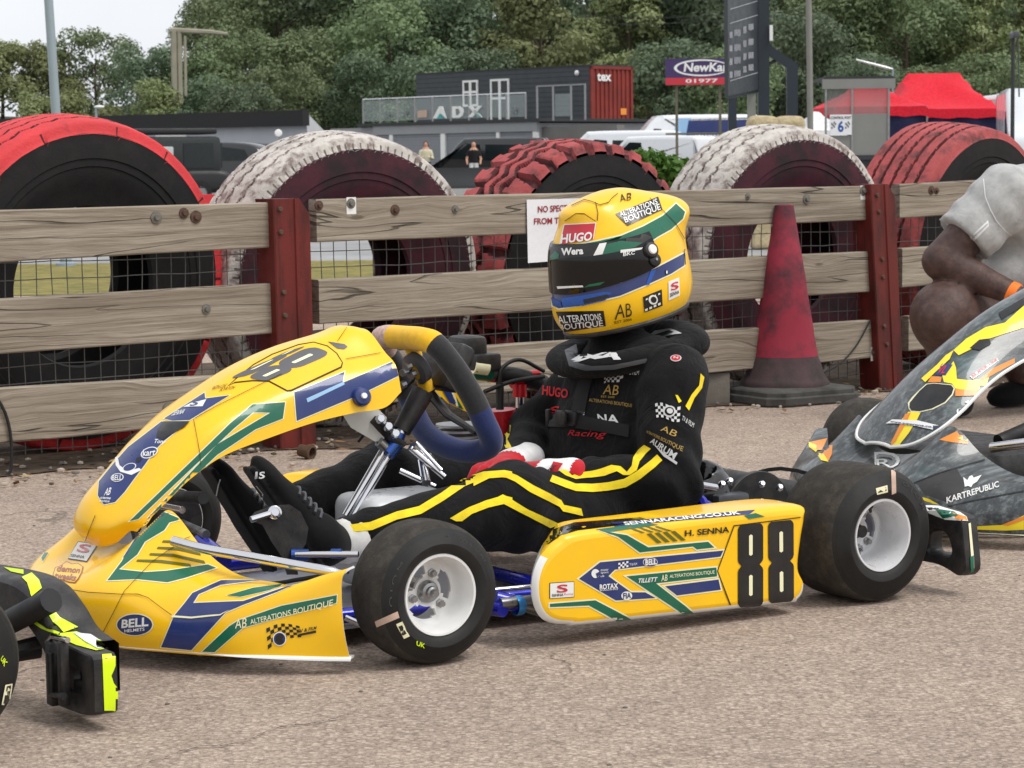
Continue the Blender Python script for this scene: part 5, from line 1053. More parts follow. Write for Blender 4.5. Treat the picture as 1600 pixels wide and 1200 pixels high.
# --- gloves: palm, four fingers and a thumb each, resting on the thighs
def hand(name,wr,tip,up,side,mats,cuff):
    fwd=unit(tip-wr); lat=unit(np.cross(up,fwd))*side; up=unit(np.cross(fwd,lat))*side
    if up[2]<0: up=-up
    L_=np.linalg.norm(tip-wr); B_=np.stack([fwd,lat,up])
    def f(P):
        q=(P-wr)@B_.T
        d=s_ell(q,(.045,0,0),(.055,.041,.020)); d=smin(d,s_cap(q*A(1,.8,1.1),A(-.035,0,0),A(.008,0,0),.0375,.031),.02)
        for k,(y,l) in enumerate(((.030,.064),(.010,.074),(-.011,.070),(-.030,.056))):
            a=A(.082,y*.95,.004); b=a+A(l*.5,y*.10,-.004-.002*k); c=b+A(l*.36,y*.02,-.020); e=c+A(l*.1,0,-.020)
            d=smin(d,np.minimum(np.minimum(s_cap(q,a,b,.0108,.0102),s_cap(q,b,c,.0102,.0095)),s_cap(q,c,e,.0095,.0085)),.006)
        a=A(.02,.034,-.004); b=A(.052,.060,-.012); c=A(.085,.060,-.022); d=smin(d,np.minimum(s_cap(q,a,b,.016,.0125),s_cap(q,b,c,.012,.0100)),.008)
        return d+.0008*fold(P,60,4)
    V,Q=nets(f,wr-.19,wr+.19,.0048); V=relax(V,Q,2,.4); mb=MB(); mb.add(V,Q,0); qq=(V-wr)@B_.T
    mb.m=[1 if -.05<qq[list(ff)].mean(0)[0]<cuff else 0 for ff in Q]; return mb,f
mb,_=hand('g',wrL+A(.005,-.004,0.012),ky(790,733,.03),A(-.1,.25,1),1,None,.026); S=Skin(mb,K); S.text('NACIONAL',T3([(372,806),(436,722),(462,732),(398,834)]),3,.0014,.02); S.oval(T3([(352,765)])[0],5,5,3,.0014); S.poly(T3([(440,712),(494,722),(405,850),(392,838)]),0,.0014,6); S.poly(T3([(320,715),(338,720),(300,795),(285,785)]),0,.0014,6)
dobj(mb,'glove',[M['glove red'],M['glove white'],M['black vinyl'],M['black vinyl']],recalc=False,sharp=180)
mb,_=hand('g',wrR+A(0.0,0,.012),ky(738,738,.02),A(-.1,-.2,1),-1,None,.03); dobj(mb,'glove',[M['glove red'],M['glove white']],recalc=False,sharp=180)
# --- shoes
def shoe(heel,toe,up,ank,name='shoe'):
    fwd=unit(toe-heel); up=unit(up-fwd*(up@fwd)); lat=np.cross(up,fwd); B_=np.stack([fwd,lat,up]); L_=np.linalg.norm(toe-heel); k=L_/.25; aq=(ank-heel)@B_.T/k
    def f(P):
        q=(P-heel)@B_.T/k
        d=s_ell(q,(.04,0,.028),(.045,.033,.036)); d=smin(d,s_ell(q,(.105,0,.026),(.075,.033,.032)),.03); d=smin(d,s_ell(q,(.19,0,.018),(.065,.041,.023)),.03)
        d=smin(d,s_cap(q,A(.05,0,.035),aq*.92+A(.05,0,.035)*.08,.038,.036),.03); d=np.maximum(d,-(q[...,2]+.002))
        so=s_box(q,(.12,0,-.003),(.125,.035,.006),.005); return np.minimum(d,so)*k+.0008*fold(P,70,2)
    V,Q=nets(f,np.minimum(np.minimum(heel,toe),ank)-.07,np.maximum(np.maximum(heel,toe),ank)+.07,.005); V=relax(V,Q,2,.4); mb=MB(); mb.add(V,Q,0); shoe.lace=[[heel+(np.array(p)*k)@B_ for p in ((x,-.032,.047-.12*(x-.09)),(x+.004,-.016,.060-.16*(x-.09)),(x+.006,0,.0645-.17*(x-.09)),(x+.004,.016,.060-.16*(x-.09)),(x,.032,.047-.12*(x-.09)))] for x in (.088,.103,.118,.133,.148)]; return mb
mb=shoe(ky(502,890,.20),ky(386,724,.16),A(-.75,.1,.5),ky(526,850,.17)); S=Skin(mb,K)
def ln(l,m,w=.9,off=.0015): S.poly([[(a[0]-w,a[1]-w*.3),(b[0]-w,b[1]-w*.3),(b[0]+w,b[1]+w*.3),(a[0]+w,a[1]+w*.3)] if abs(a[0]-b[0])<abs(a[1]-b[1]) else [(a[0],a[1]-w),(b[0],b[1]-w),(b[0],b[1]+w),(a[0],a[1]+w)] for a,b in zip(l,l[1:])],m,off,6)
S.text('S',T4([(330,815),(362,808),(358,845),(328,848)]),1,.0015,.03); S.poly(T4([(312,812),(322,811),(322,845),(312,846)]),1,.0015,6); ln(T4([(320,880),(352,920),(346,975)]),1); ln(T4([(375,1055),(440,1150)]),1,1.4); ln(T4([(395,1052),(455,1135)]),1,1.0); S.text('sparco',T4([(385,1040),(480,1110),(450,1140),(370,1065)]),1,.002,.02)
so=dobj(mb,'shoe',[M['shoe'],M['embroid white']],recalc=False,sharp=180)
for l_ in shoe.lace: ml=MB(); ml.tube(spline(l_,9),.0034,6); dobj(ml,'lace',[M['plastic grey']],parent=so)
mb=shoe(ky(424,888,-.08),ky(322,726,-.11),A(-.75,0,.45),ky(450,800,-.13)); S=Skin(mb,K); ln(T4([(138,850),(122,930),(165,1050),(170,1110),(145,1190)]),1)
so=dobj(mb,'shoe',[M['shoe'],M['embroid white']],recalc=False,sharp=180)
for l_ in shoe.lace: ml=MB(); ml.tube(spline(l_,9),.0034,6); dobj(ml,'lace',[M['plastic grey']],parent=so)
for an,kn,r in ((anL,knL,.047),(anR,knR,.043)):
    d_=unit(an-kn); mb=MB(); mb.lathe([(r*.9,-.02),(r*.95,-.004),(r*.92,.012),(r*.95,.024),(r*.88,.036),(r*.7,.05)],an,d_,28); dobj(mb,'sock',[M['sock']])
# ---------------------------------------------------------------- the dark kart behind and the tail of the kart in front
Kr=Fr((2.094,6.5615,0),32.8)
kr=empty('racing_kart',Kr.o,Kr.rz,'dark grey kart with yellow and orange feather graphics parked behind the crouching man','kart')
RL=['slate vinyl','white gloss','bright yellow vinyl','orange vinyl','black gloss','cream line','red vinyl','navy vinyl','black vinyl','teal vinyl','plastic']
def streak():
    n=N('dark brushed streak vinyl'); f=n.noise(1,4,.7,n.co((9,70,60),(0,.6,.3))); g=n.noise(4,4,.6)
    n.set(base=n.mix(n.ramp(g,[(.55,(0,0,0)),(.8,(.5,.5,.5))]),n.ramp(f,[(.3,lin((36,39,41))),(.5,lin((66,71,73))),(.72,lin((122,128,128)))]),lin((70,120,120))),rough=.35,coat=.4); return n.m
M['slate vinyl']=streak(); RM=[M[k] for k in RL]
def shell_part(ctrl,nr,nc,th,m,rim):
    P=surf(ctrl,nr,nc); mb=MB(); mb.grid(P,m); nb=len(mb.f); du=np.gradient(P,axis=0);dv=np.gradient(P,axis=1); n_=np.cross(du,dv); n_/=np.maximum(1e-9,np.linalg.norm(n_,axis=-1,keepdims=True))
    if n_[nr//2,nc*2//3,2]<0: n_=-n_
    Q=P-n_*th; mb.grid(Q,rim)
    for a,b in ((P[0],Q[0]),(P[-1],Q[-1]),(P[:,0],Q[:,0]),(P[:,-1],Q[:,-1])): mb.grid([a,b],rim)
    return mb,nb
half=[nrow(r) for r in NX]; ctrl=[[(x,-y,z) for x,y,z in r] for r in half[:0:-1]]+half
mb,nb=shell_part(ctrl,110,34,.004,lambda i,j: 5 if j<4 else 0,5); S=Skin(mb,Kr,nb)
RZ=lambda pts: [(1220+a/4,560+b/4) for a,b in pts]
S.poly(RZ([(62,690),(55,640),(100,500),(130,495),(200,520),(290,500),(325,545),(320,600),(300,640),(240,610),(200,560),(110,540)]),3,.001,8); S.poly(RZ([(110,540),(150,505),(165,520),(190,510),(210,540),(240,560),(270,600),(300,650),(255,640),(220,590),(180,560),(150,545)]),2,.002,8)
S.poly(RZ([(465,455),(500,420),(610,400),(620,440),(580,480),(500,480)]),3,.001,8); S.poly(RZ([(545,450),(580,420),(600,440),(590,480),(555,475)]),2,.002,8)
S.poly(RZ([(990,510),(1100,455),(1180,470),(1240,500),(1300,530),(1345,555),(1340,575),(1310,560),(1300,580),(1270,545),(1240,575),(1225,530),(1150,535),(1070,525)]),3,.001,8); S.poly(RZ([(1280,530),(1340,560),(1350,575),(1310,575)]),2,.002,8); S.poly(RZ([(1100,500),(1180,480),(1230,505),(1160,520)]),2,.002,8)
S.poly(RZ([(860,860),(930,880),(1000,920),(960,915),(880,880)]),2,.001,8); S.poly(RZ([(1200,1050),(1400,1040),(1520,980),(1520,1070),(1400,1075),(1200,1068)]),2,.001,8); S.poly(RZ([(1380,1040),(1520,985),(1520,1010),(1420,1045)]),3,.002,8)
S.poly(RZ([(845,775),(960,720),(1100,690),(1150,780),(1140,840),(1040,900),(900,850)]),8,.001,9)
S.text('KARTREPUBLIC',RZ([(1035,868),(1360,770),(1366,806),(1037,908)]),1,.002,.02); S.poly(RZ([(1140,745),(1165,765),(1180,740),(1195,735),(1205,750),(1255,732),(1225,775),(1200,790),(1190,808),(1170,800),(1150,805)]),1,.002,8)
S.text('D',RZ([(585,590),(750,590),(745,695),(590,690)]),1,.002,.0); S.text('D',RZ([(600,610),(725,605),(722,690),(600,680)]),0,.003,.0); S.text('R',RZ([(600,640),(700,630),(700,690),(605,685)]),1,.004,0)
S.poly(RZ([(640,590),(700,540),(740,575),(715,605)]),3,.0015,8)
for l in ([(830,780),(1000,715),(1180,660),(1420,595)],[(960,945),(1200,890),(1520,830)]): S.poly([[(a[0],a[1]-.8),(b[0],b[1]-.8),(b[0],b[1]+.8),(a[0],a[1]+.8)] for a,b in zip(RZ(l),RZ(l)[1:])],4,.002,9)
mb.obj('nose_fairing',RM,kr,recalc=False)
# front panel: narrow waist, dark patch painted for the shaded inlet opening, rounded tip
rows=[((1.455,.215),.045,.004),((1.44,.235),.10,.010),((1.40,.285),.135,.022),((1.34,.345),.14,.035),((1.27,.405),.128,.045),((1.19,.46),.118,.055),((1.09,.515),.125,.065),((.99,.555),.145,.075),((.91,.58),.15,.075),((.87,.575),.145,.07)]
ctrl=[[(x-dz*.8*(t*t)*.9,w*t,z-dz*abs(t)**2.2*1.5) for t in (-1,-.8,-.5,0,.5,.8,1)] for ((x,z),w,dz) in rows]
mb,nb=shell_part(ctrl,70,44,.004,0,1); S=Skin(mb,Kr,nb)
S.poly(RZ([(800,315),(795,280),(820,245),(865,200),(910,160),(960,155),(1070,165),(1088,190),(1075,230),(1030,280),(950,320),(870,338),(815,335)]),5,.001,9); S.poly(RZ([(806,310),(808,280),(870,205),(915,165),(960,160),(1065,170),(1080,190),(1068,226),(1025,275),(945,315),(870,332),(818,328)]),4,.002,9)
S.poly(RZ([(920,150),(1000,150),(1005,118),(940,112)]),3,.001,9); S.poly(RZ([(1010,110),(1080,20),(1095,60),(1100,130),(1190,140),(1300,120),(1275,190),(1180,205),(1090,190),(1070,160),(1020,150)]),2,.0015,9); S.poly(RZ([(1090,195),(1240,200),(1215,235),(1090,238)]),3,.002,9); S.poly(RZ([(1180,115),(1350,0),(1360,15),(1200,132)]),1,.002,9); S.text('SUPER ONE',RZ([(1185,110),(1345,0),(1356,12),(1198,128)]),6,.003,.03)
S.poly(RZ([(1240,130),(1330,60),(1460,0),(1460,30),(1340,95),(1262,140)]),3,.002,9); S.poly(RZ([(985,75),(1010,35),(1075,42),(1030,110),(960,104)]),7,.002,9); S.text('VL',RZ([(1000,50),(1055,50),(1020,100),(975,98)]),6,.003,.03)
S.poly(RZ([(760,380),(800,335),(875,340),(850,390),(800,470),(740,545),(690,570),(655,585),(690,540),(720,480)]),2,.0014,9); S.poly(RZ([(780,350),(815,340),(790,400),(720,520),(680,560),(660,575),(700,510)]),3,.002,9)
S.poly(RZ([(660,410),(700,385),(860,392),(1020,432),(1000,460),(840,425),(720,410)]),1,.003,9); S.text('www.superone.co.uk',RZ([(690,392),(1000,432),(992,450),(690,408)]),7,.004,.02)
S.oval(*RZ([(1118,333)]),5,4.6,1,.002); S.poly(RZ([(1150,275),(1175,265),(1185,290),(1165,300)]),1,.002,9); S.poly(RZ([(1165,310),(1190,325),(1170,335)]),1,.002,9)
YP=[(1490,548),(1510,530),(1540,512),(1570,505),(1600,478),(1600,512),(1575,520),(1545,530),(1520,545),(1498,556)]; S.poly(YP,2,.002,9); S.poly([(1515,545),(1530,532),(1545,530),(1548,538),(1530,548)],4,.003,9)
S.poly([(1440,592),(1465,570),(1478,556),(1490,548),(1484,562),(1462,582),(1446,598)],2,.002,9); S.poly([(1560,490),(1600,466),(1600,478),(1565,500)],4,.0028,9)
# white piping round the rim
E_=list(mb.v[:70*44]); G=np.array(E_).reshape(70,44,3); rim_=np.concatenate([G[::-1,0],G[0],G[:,-1]]); mp=MB(); mp.tube(rim_[::2],.0045,6); 
pn=mb.obj('front_panel',RM,kr,recalc=False); mp.obj('piping',M['white gloss'],pn)
make_wheel(kr,(1.037,-.515,.129),.258,.13,False,-1); make_wheel(kr,(1.037,.515,.129),.258,.13,False); make_wheel(kr,(0,-.4875,.139),.278,.185,True,-1); make_wheel(kr,(0,.4875,.139),.278,.185,True)
mb=MB()
for s_ in (1,-1): mb.tube(spline([(1.42,.12*s_,.06),(1.2,.30*s_,.06),(.7,.34*s_,.06),(0,.30*s_,.08)],24),.015,8)
mb.tube([(1.037,-.46,.11),(1.037,.46,.11)],.014,8); mb.tube([(0,-.45,.139),(0,.45,.139)],.02,8); mb.obj('frame',M['plastic'],kr)
tb('side_bar',[Kr.yp(1560,690,.1),Kr.yp(1620,664,.1)],.018,'rubber',kr); tb('bumper_bar',[Kr.yp(1548,700,.2),Kr.yp(1620,690,.3)],.012,'chrome',kr)
MB().box((.98,-.22,.05),(1.34,.22,.20),0,.04).obj('foot_well',M['plastic'],kr)
mb=MB(); mb.add(*[(lambda VQ: (relax(VQ[0],VQ[1],2),VQ[1]))(nets(seat_f,(-.12,-.25,.0),(.5,.25,.5),.014))][0]); mb.obj('seat',M['black gloss'],kr)
mb=MB(); a_=np.array((.66,0,.42)); ax_=unit((.6,0,-.8)); e2_=unit(np.cross(ax_,(0,1,0))); mb.tube([a_+.135*(math.cos(t)*np.array((0,1.,0))+math.sin(t)*e2_) for t in np.linspace(0,6.283,32,endpoint=False)],.02,10,closed=True); mb.tube([a_,(1.0,0,.10)],.012,8); mb.obj('steering_wheel',M['grip black'],kr)
# --- tail of the kart in the foreground
k0=Fr((0,0,0),32.8); Xl=-.27; o_=atz(176,1118,.035)-k0.w((Xl,.60,.035)); o_[2]=0; Kl=Fr(o_,32.8)
kl=empty('racing_kart',Kl.o,Kl.rz,'tail of a kart at the left edge, black bumper with fluorescent yellow stickers','kart')
tl=make_wheel(kl,(0,.58-.0925,.139),.278,.185,True); make_wheel(kl,(0,-.4875,.139),.278,.185,True,-1)
for it_ in ([('p',([(8,1070),(19,1068),(14,1102),(2,1101)],3)),('p',([(10,1072),(17,1071),(12.5,1099),(5,1099)],6))],[('t',('UK',((4,1024),(12,1036),(6,1042),(0,1030)),5,.02))],[('p',([(-20,1110),(24,1125),(18,1133),(-25,1118)],2))]): side_marks(tl[0],tl[1],tl[2],.278,.185,Kl,it_)
mb=MB(); mb.tube([(0,-.5,.139),(0,.46,.139)],.02,12); mb.obj('axle',M['steel'],kl)
mb=MB()
for s_ in (1,-1): mb.tube(spline([(.9,.33*s_,.06),(.2,.32*s_,.06),(-.1,.30*s_,.08),(Xl,.30*s_,.10)],20),.015,8)
mb.obj('frame',M['plastic'],kl)
lp=lambda px,py,x: Kl.xp(px,py,x)
# beam: a rounded section swept along the back, end block with a slot
pth=[lp(150,1003,Xl-.03),lp(118,978,Xl-.03),lp(97,945,Xl-.02),lp(70,912,Xl-.01),lp(30,895,Xl),lp(-60,880,Xl),lp(-150,872,Xl)]
pth=spline(pth,36); rows=[]
for i,p in enumerate(pth):
    h_=.085-.02*math.sin(i/35*3.1); w_=.040
    rows.append([p+np.array((w_*a,0,h_*b)) for a,b in ((-1,-1),(-1,-.35),(-1,-.08),(-.8,0),(.5,0),(.85,-.05),(1,-.15),(1,-.9),(.8,-1))])
mb=MB(); mb.grid(rows,0,cu=True)
outer=[lp(*p,Xl)[1:] for p in ((86,980),(110,1000),(146,1018),(156,1022),(160,1032),(162,1108),(158,1116),(138,1114),(92,1096),(87,1088))]
hole=[lp(*p,Xl)[1:] for p in ((106,1042),(118,1041),(133,1047),(137,1058),(136,1074),(128,1078),(110,1068),(104,1062))]
h_=spline(hole,48,True); oo=spline(outer,160,True); cy=h_.mean(0); ang=np.linspace(-math.pi,math.pi,73)[:-1]
def rs(P_):
    t=np.arctan2(P_[:,1]-cy[1],P_[:,0]-cy[0]); o2=np.argsort(t); return np.stack([np.interp(ang,np.r_[t[o2]-2*math.pi,t[o2],t[o2]+2*math.pi],np.r_[P_[o2,k],P_[o2,k],P_[o2,k]]) for k in (0,1)],1)
Ao,Bo=rs(oo),rs(h_); rows=[]
for t_,x in ((1,Xl-.024),(1,Xl-.01),(1,Xl+.006),(.97,Xl+.014),(.90,Xl+.016),(.4,Xl+.014),(.1,Xl+.012),(0,Xl+.004),(0,Xl-.024)): rows.append([(x,Bo[k,0]+(Ao[k,0]-Bo[k,0])*t_,Bo[k,1]+(Ao[k,1]-Bo[k,1])*t_) for k in range(72)])
rows.append(rows[0]); mb.grid(rows,0,cu=True); S=Skin(mb,Kl)
LZ=lambda pts: [(a/3.527,860+b/3.527) for a,b in pts]
S.poly(LZ([(562,575),(640,570),(648,590),(630,650),(612,690),(625,730),(648,760),(650,910),(575,920)]),1,.0015,6)
S.poly(LZ([(120,150),(175,125),(215,165),(230,210),(175,255),(150,180)]),1,.0015,6); S.poly(LZ([(195,260),(235,235),(275,290),(235,335),(215,310)]),1,.0015,6); S.poly(LZ([(258,340),(285,315),(330,370),(430,425),(350,455),(320,420),(290,395)]),1,.0015,6); S.poly(LZ([(160,350),(180,375),(260,430),(330,455),(320,465),(230,430),(165,385)]),1,.0015,6)
S.poly(LZ([(330,460),(420,450),(560,500),(605,540),(530,555),(420,525),(330,485)]),1,.0015,6); S.poly(LZ([(400,460),(500,470),(600,535),(540,550),(470,510)]),2,.003,6); S.poly(LZ([(20,95),(130,110),(130,135),(60,120)]),1,.0015,6)
mb.obj('rear_bumper',[M['plastic'],M['fluo yellow'],M['white gloss']],kl,recalc=False)
tb('bumper_mount',[lp(-10,985,Xl+.06),lp(80,938,Xl+.02)],.021,'rubber',kl,14); tb('bumper_mount',[(.0,.30,.08),(Xl,.30,.09)],.014,'rubber',kl)
for x0,x1 in ((76,88),(94,104)): 
    mb=MB(); a_,b_=lp(x0,1000,Xl+.03),lp(x1,1104,Xl+.03); mb.box(np.minimum(a_,b_)-np.array((.008,0,0)),np.maximum(a_,b_)+np.array((.008,0,0)),0,.004); mb.obj('bumper_clamp',M['plastic'],kl)
tb('bumper_clamp',[lp(74,1004,Xl+.03),lp(82,994,Xl+.03),lp(106,1000,Xl+.03)],.005,'chrome',kl); tb('bumper_clamp',[lp(78,1020,Xl+.04),lp(80,1085,Xl+.04),lp(100,1088,Xl+.04)],.006,'plastic',kl)
# ---------------------------------------------------------------- crouching man at the right
YM=8.3
mp_=lambda px,py,d=0: atY(px,py,YM+d)
root=mp_(1600,600); root[2]=0; man=empty('person',root,0,'crouching man in pale grey t shirt with an orange wristband beside the dark kart','person')
sh,el,wr=mp_(1570,305,-.10),mp_(1472,408,-.14),mp_(1588,462,-.26); kn,hp,ank=mp_(1476,496,-.16),mp_(1650,520,.14),mp_(1500,640,.02); ank[2]=.09
kn2=mp_(1530,500,.24); an2=mp_(1600,640,.40); an2[2]=.09; hp2=mp_(1690,520,.34); sh2=mp_(1700,285,.26); el2=mp_(1640,415,.2); wr2=mp_(1600,480,-.05); nk=mp_(1680,232,.05); hd=mp_(1700,150,-.03)
def skin_f(P):
    d=smin(s_cap(P,sh,el,.080,.064),s_cap(P,el,wr,.066,.037),.015)
    arm=d; d=smin(s_cap(P,hp,kn,.11,.105),s_cap(P,kn,ank,.098,.055),.05); d=smin(d,s_ell(P,kn+A(-.0,-.03,.015),(.108,.10,.108)),.04); d=smin(d,s_ell(P,kn+A(-.035,-.105,-.01),(.052,.035,.060)),.03); d=smin(d,s_ell(P,kn*.6+ank*.4+A(.03,.05,0),(.095,.10,.15)),.04); d=np.maximum(d,-s_ell(P,kn+A(.055,-.135,-.09),(.03,.03,.09))+.0); d=smin(d,s_cap(P,ank+A(.02,.03,.10),kn+A(.04,.06,-.05),.06,.07),.04)
    d=np.minimum(d,smin(s_cap(P,hp2,kn2,.10,.08),s_cap(P,kn2,an2,.07,.045),.04)); d=smin(d,s_cap(P,nk-A(0,0,.05),hd,.055,.06),.03)
    d=smin(d,s_cap(P,hp+A(0,.1,.05),nk,.13,.10),.06); d=smin(d,smin(s_cap(P,sh2,el2,.055,.048),s_cap(P,el2,wr2,.048,.03),.02),.02); d=smin(d,s_cap(P,sh,sh2,.06,.06),.04)
    d=smin(d,s_ell(P,hd+A(-.01,-.01,.03),(.085,.075,.115)),.03); d=smin(d,s_ell(P,hd+A(-.085,-.03,.01),(.02,.014,.022)),.012); d=smin(d,np.minimum(s_ell(P,hd+A(-.028,.078,.02),(.022,.012,.032)),s_ell(P,hd+A(.03,-.085,.02),(.022,.012,.032))),.008); d=smin(d,s_ell(P,hd+A(-.083,-.03,-.035),(.012,.024,.009)),.008)
    # hand with five bent fingers reaching down to the kart
    f_=unit(A(.25,-.8,-.55)); l_=unit(np.cross(f_,A(0,0,1))); q=(P-wr)@np.stack([f_,l_,np.cross(l_,f_)]).T
    h=s_ell(q,(.055,0,0),(.055,.042,.02))
    for y,l in ((.030,.03),(.010,.036),(-.011,.034),(-.030,.026)): h=smin(h,np.minimum(s_cap(q,A(.09,y,0),A(.09+l,y,-.008),.0095,.009),s_cap(q,A(.09+l,y,-.008),A(.10+l*1.5,y,-.035),.009,.008)),.005)
    h=smin(h,np.minimum(s_cap(q,A(.03,.035,0),A(.06,.062,-.008),.013,.011),s_cap(q,A(.06,.062,-.008),A(.09,.064,-.024),.011,.009)),.008); return np.minimum(d,smin(arm,h,.01))+.0012*fold(P,45,6)
allp=np.array([sh,el,wr,kn,hp,ank,kn2,an2,hp2,sh2,el2,wr2,nk,hd]); V,Q=nets(skin_f,allp.min(0)-.2,allp.max(0)+.22,.011); V=relax(V,Q,2); mb=MB(); mb.add(V,Q,0); mb.obj('body',M['skin'],man,org=root,recalc=False,sharp=180)
def shirt_f(P):
    sl=s_cap(P,sh+A(-.0,0,-.01),sh+(el-sh)*.8,.105,.108); q=P-(sh+(el-sh)*.66); cut=(q@unit(el-sh)); sl=np.maximum(sl,cut-.0)
    d=smin(sl,s_cap(P,hp+A(-.02,.06,.10),nk-A(.0,0,.05),.165,.125),.05); d=smin(d,s_cap(P,sh,sh2,.082,.08),.05); sl2=np.maximum(s_cap(P,sh2,sh2+(el2-sh2)*.6,.08,.085),((P-(sh2+(el2-sh2)*.5))@unit(el2-sh2))); d=smin(d,sl2,.04)
    d=smin(d,s_cap(P,mp_(1520,425,.0),mp_(1640,430,.02),.07,.13),.05); d=smin(d,s_cap(P,mp_(1590,330,.03),mp_(1660,400,.03),.14,.15),.05)
    w=.006*fold(P,10,9)+.0015*fold(P,40,2); e=unit(el-sh); w=w+.006*np.exp(-((P-sh-(el-sh)*.3)**2).sum(-1)/.03)*np.sin((P@unit(A(1,0,1.2)))*70+2*fold(P,12,4)); return d+w
V,Q=nets(shirt_f,allp.min(0)-.22,allp.max(0)+.25,.011); V=relax(V,Q,1); mb=MB(); mb.add(V,Q,0); S=Skin(mb,WORLD)
RM_=lambda pts: [(1200+a/3.333,200+b/3.333) for a,b in pts]
S.poly(RM_([(1010,605),(1145,480),(1150,510),(1035,628)]),1,.002,6); sm_=[(1537,280),(1540,308),(1548,328),(1557,345),(1568,358),(1580,368)]
S.poly([[(a[0]-.8,a[1]),(b[0]-.8,b[1]),(b[0]+.8,b[1]),(a[0]+.8,a[1])] for a,b in zip(sm_,sm_[1:])],1,.002,6)
hm_=[(1478,353),(1492,367),(1508,381),(1523,396),(1533,406)]
S.poly([[(a[0]+1,a[1]-5),(b[0]+1,b[1]-5),(b[0]+1,b[1]-4),(a[0]+1,a[1]-4)] for a,b in zip(hm_,hm_[1:])],1,.002,6)
S.poly(RM_([(1025,602),(1140,498),(1142,504),(1030,612)]),0,.004,6)
mb.obj('t_shirt',[M['tshirt'],M['white stripe']],man,org=root,recalc=False,sharp=180)
def short_f(P): 
    d=smin(s_cap(P,hp,hp+(kn-hp)*.45,.125,.118),s_cap(P,hp2,hp2+(kn2-hp2)*.62,.12,.11),.05); return d+.004*fold(P,18,2)
V,Q=nets(short_f,allp.min(0)-.2,allp.max(0)+.2,.014); mb=MB(); mb.add(relax(V,Q,2),Q,0); mb.obj('shorts',M['shorts'],man,org=root,recalc=False,sharp=180)
for y_ in (.030,-.030):
    fwd_=unit(A(-.94,-.33,0)); lat_=A(-fwd_[1],fwd_[0],0); e_=hd+fwd_*.073+lat_*y_+A(0,0,.038); mb=MB(); mb.ball(e_,.0125,8,0); mb.ball(e_+fwd_*.0075,.0068,6,1); mb.obj('eye',[M['white stripe'],M['plastic']],man,org=root)
d_=unit(wr-el); mb=MB(); mb.lathe([(.030,-.016),(.040,-.014),(.0415,0),(.040,.014),(.030,.016)],wr-d_*.012,d_,28); mb.obj('wristband',gmat('orange wristband',(255,120,20),.6),man,org=root)
for a_,nm in ((ank,0),(an2,1)):
    mb=MB(); t=unit(A(-.8,-.6,0)); hh=a_*A(1,1,0); sv_=mb; 
    fn_=lambda P: smin(s_ell((P-hh)@np.stack([t,A(-t[1],t[0],0),A(0,0,1)]).T,(.07,0,.04),(.12,.045,.05)),s_cap(P,hh+A(0,0,.06),hh+A(0,0,.11),.045,.045),.03)
    V,Q=nets(lambda P: np.maximum(fn_(P),-P[...,2]+.004),hh-A(.25,.25,.02),hh+A(.25,.25,.2),.012); mb.add(relax(V,Q,1),Q); mb.obj('shoe',M['shoe'],man,org=root,recalc=False,sharp=180)
V,Q=nets(lambda P: np.maximum(s_ell(P,hd+A(.005,0,.045),(.09,.08,.112)),-(P-hd)@unit(A(.4,.2,1))+.03),hd-.2,hd+.25,.014); mb=MB(); mb.add(relax(V,Q,1),Q); mb.obj('hair',M['shorts'],man,org=root,recalc=False,sharp=180)
# ---------------------------------------------------------------- hillside trees
LEAF=[]
def leaf_mat(name,c,c2):
    n=N(name); f=n.noise(.55,3,.6); oi=n.new('ObjectInfo'); base=n.ramp(f,[(.3,lin(c)),(.7,lin(c2))])
    hv=n.new('HueSaturation'); n.L(base,hv.inputs['Color']); n.L(n.math('ADD',n.math('MULTIPLY',oi.outputs['Random'],.4),.85),hv.inputs['Value']); n.L(n.math('ADD',n.math('MULTIPLY',oi.outputs['Random'],.03),.485),hv.inputs['Hue'])
    n.set(base=hv.outputs[0],rough=.6,spec=.3); tr=n.new('BsdfTranslucent'); n.L(hv.outputs[0],tr.inputs[0]); ms=n.new('MixShader'); ms.inputs[0].default_value=.28; n.L(n.b.outputs[0],ms.inputs[1]); n.L(tr.outputs[0],ms.inputs[2])
    out=[x for x in n.n if x.type=='OUTPUT_MATERIAL'][0]; n.L(ms.outputs[0],out.inputs[0]); return n.m
LM1=leaf_mat('mid green foliage',(104,120,84),(130,144,104)); LM2=leaf_mat('yellow green foliage',(124,134,90),(146,154,108)); LM3=leaf_mat('dark green foliage',(92,108,84),(114,128,100)); LM4=leaf_mat('purple brown foliage',(72,48,50),(92,62,60)); LM5=leaf_mat('grey green foliage',(120,132,112),(146,154,132)); LM6=leaf_mat('hedge foliage',(64,104,40),(92,134,54))  # hillside greens are paled and greyed in the colour to stand in for haze
BARK=gmat('tree bark',(84,72,60),.9,0,.2,3)
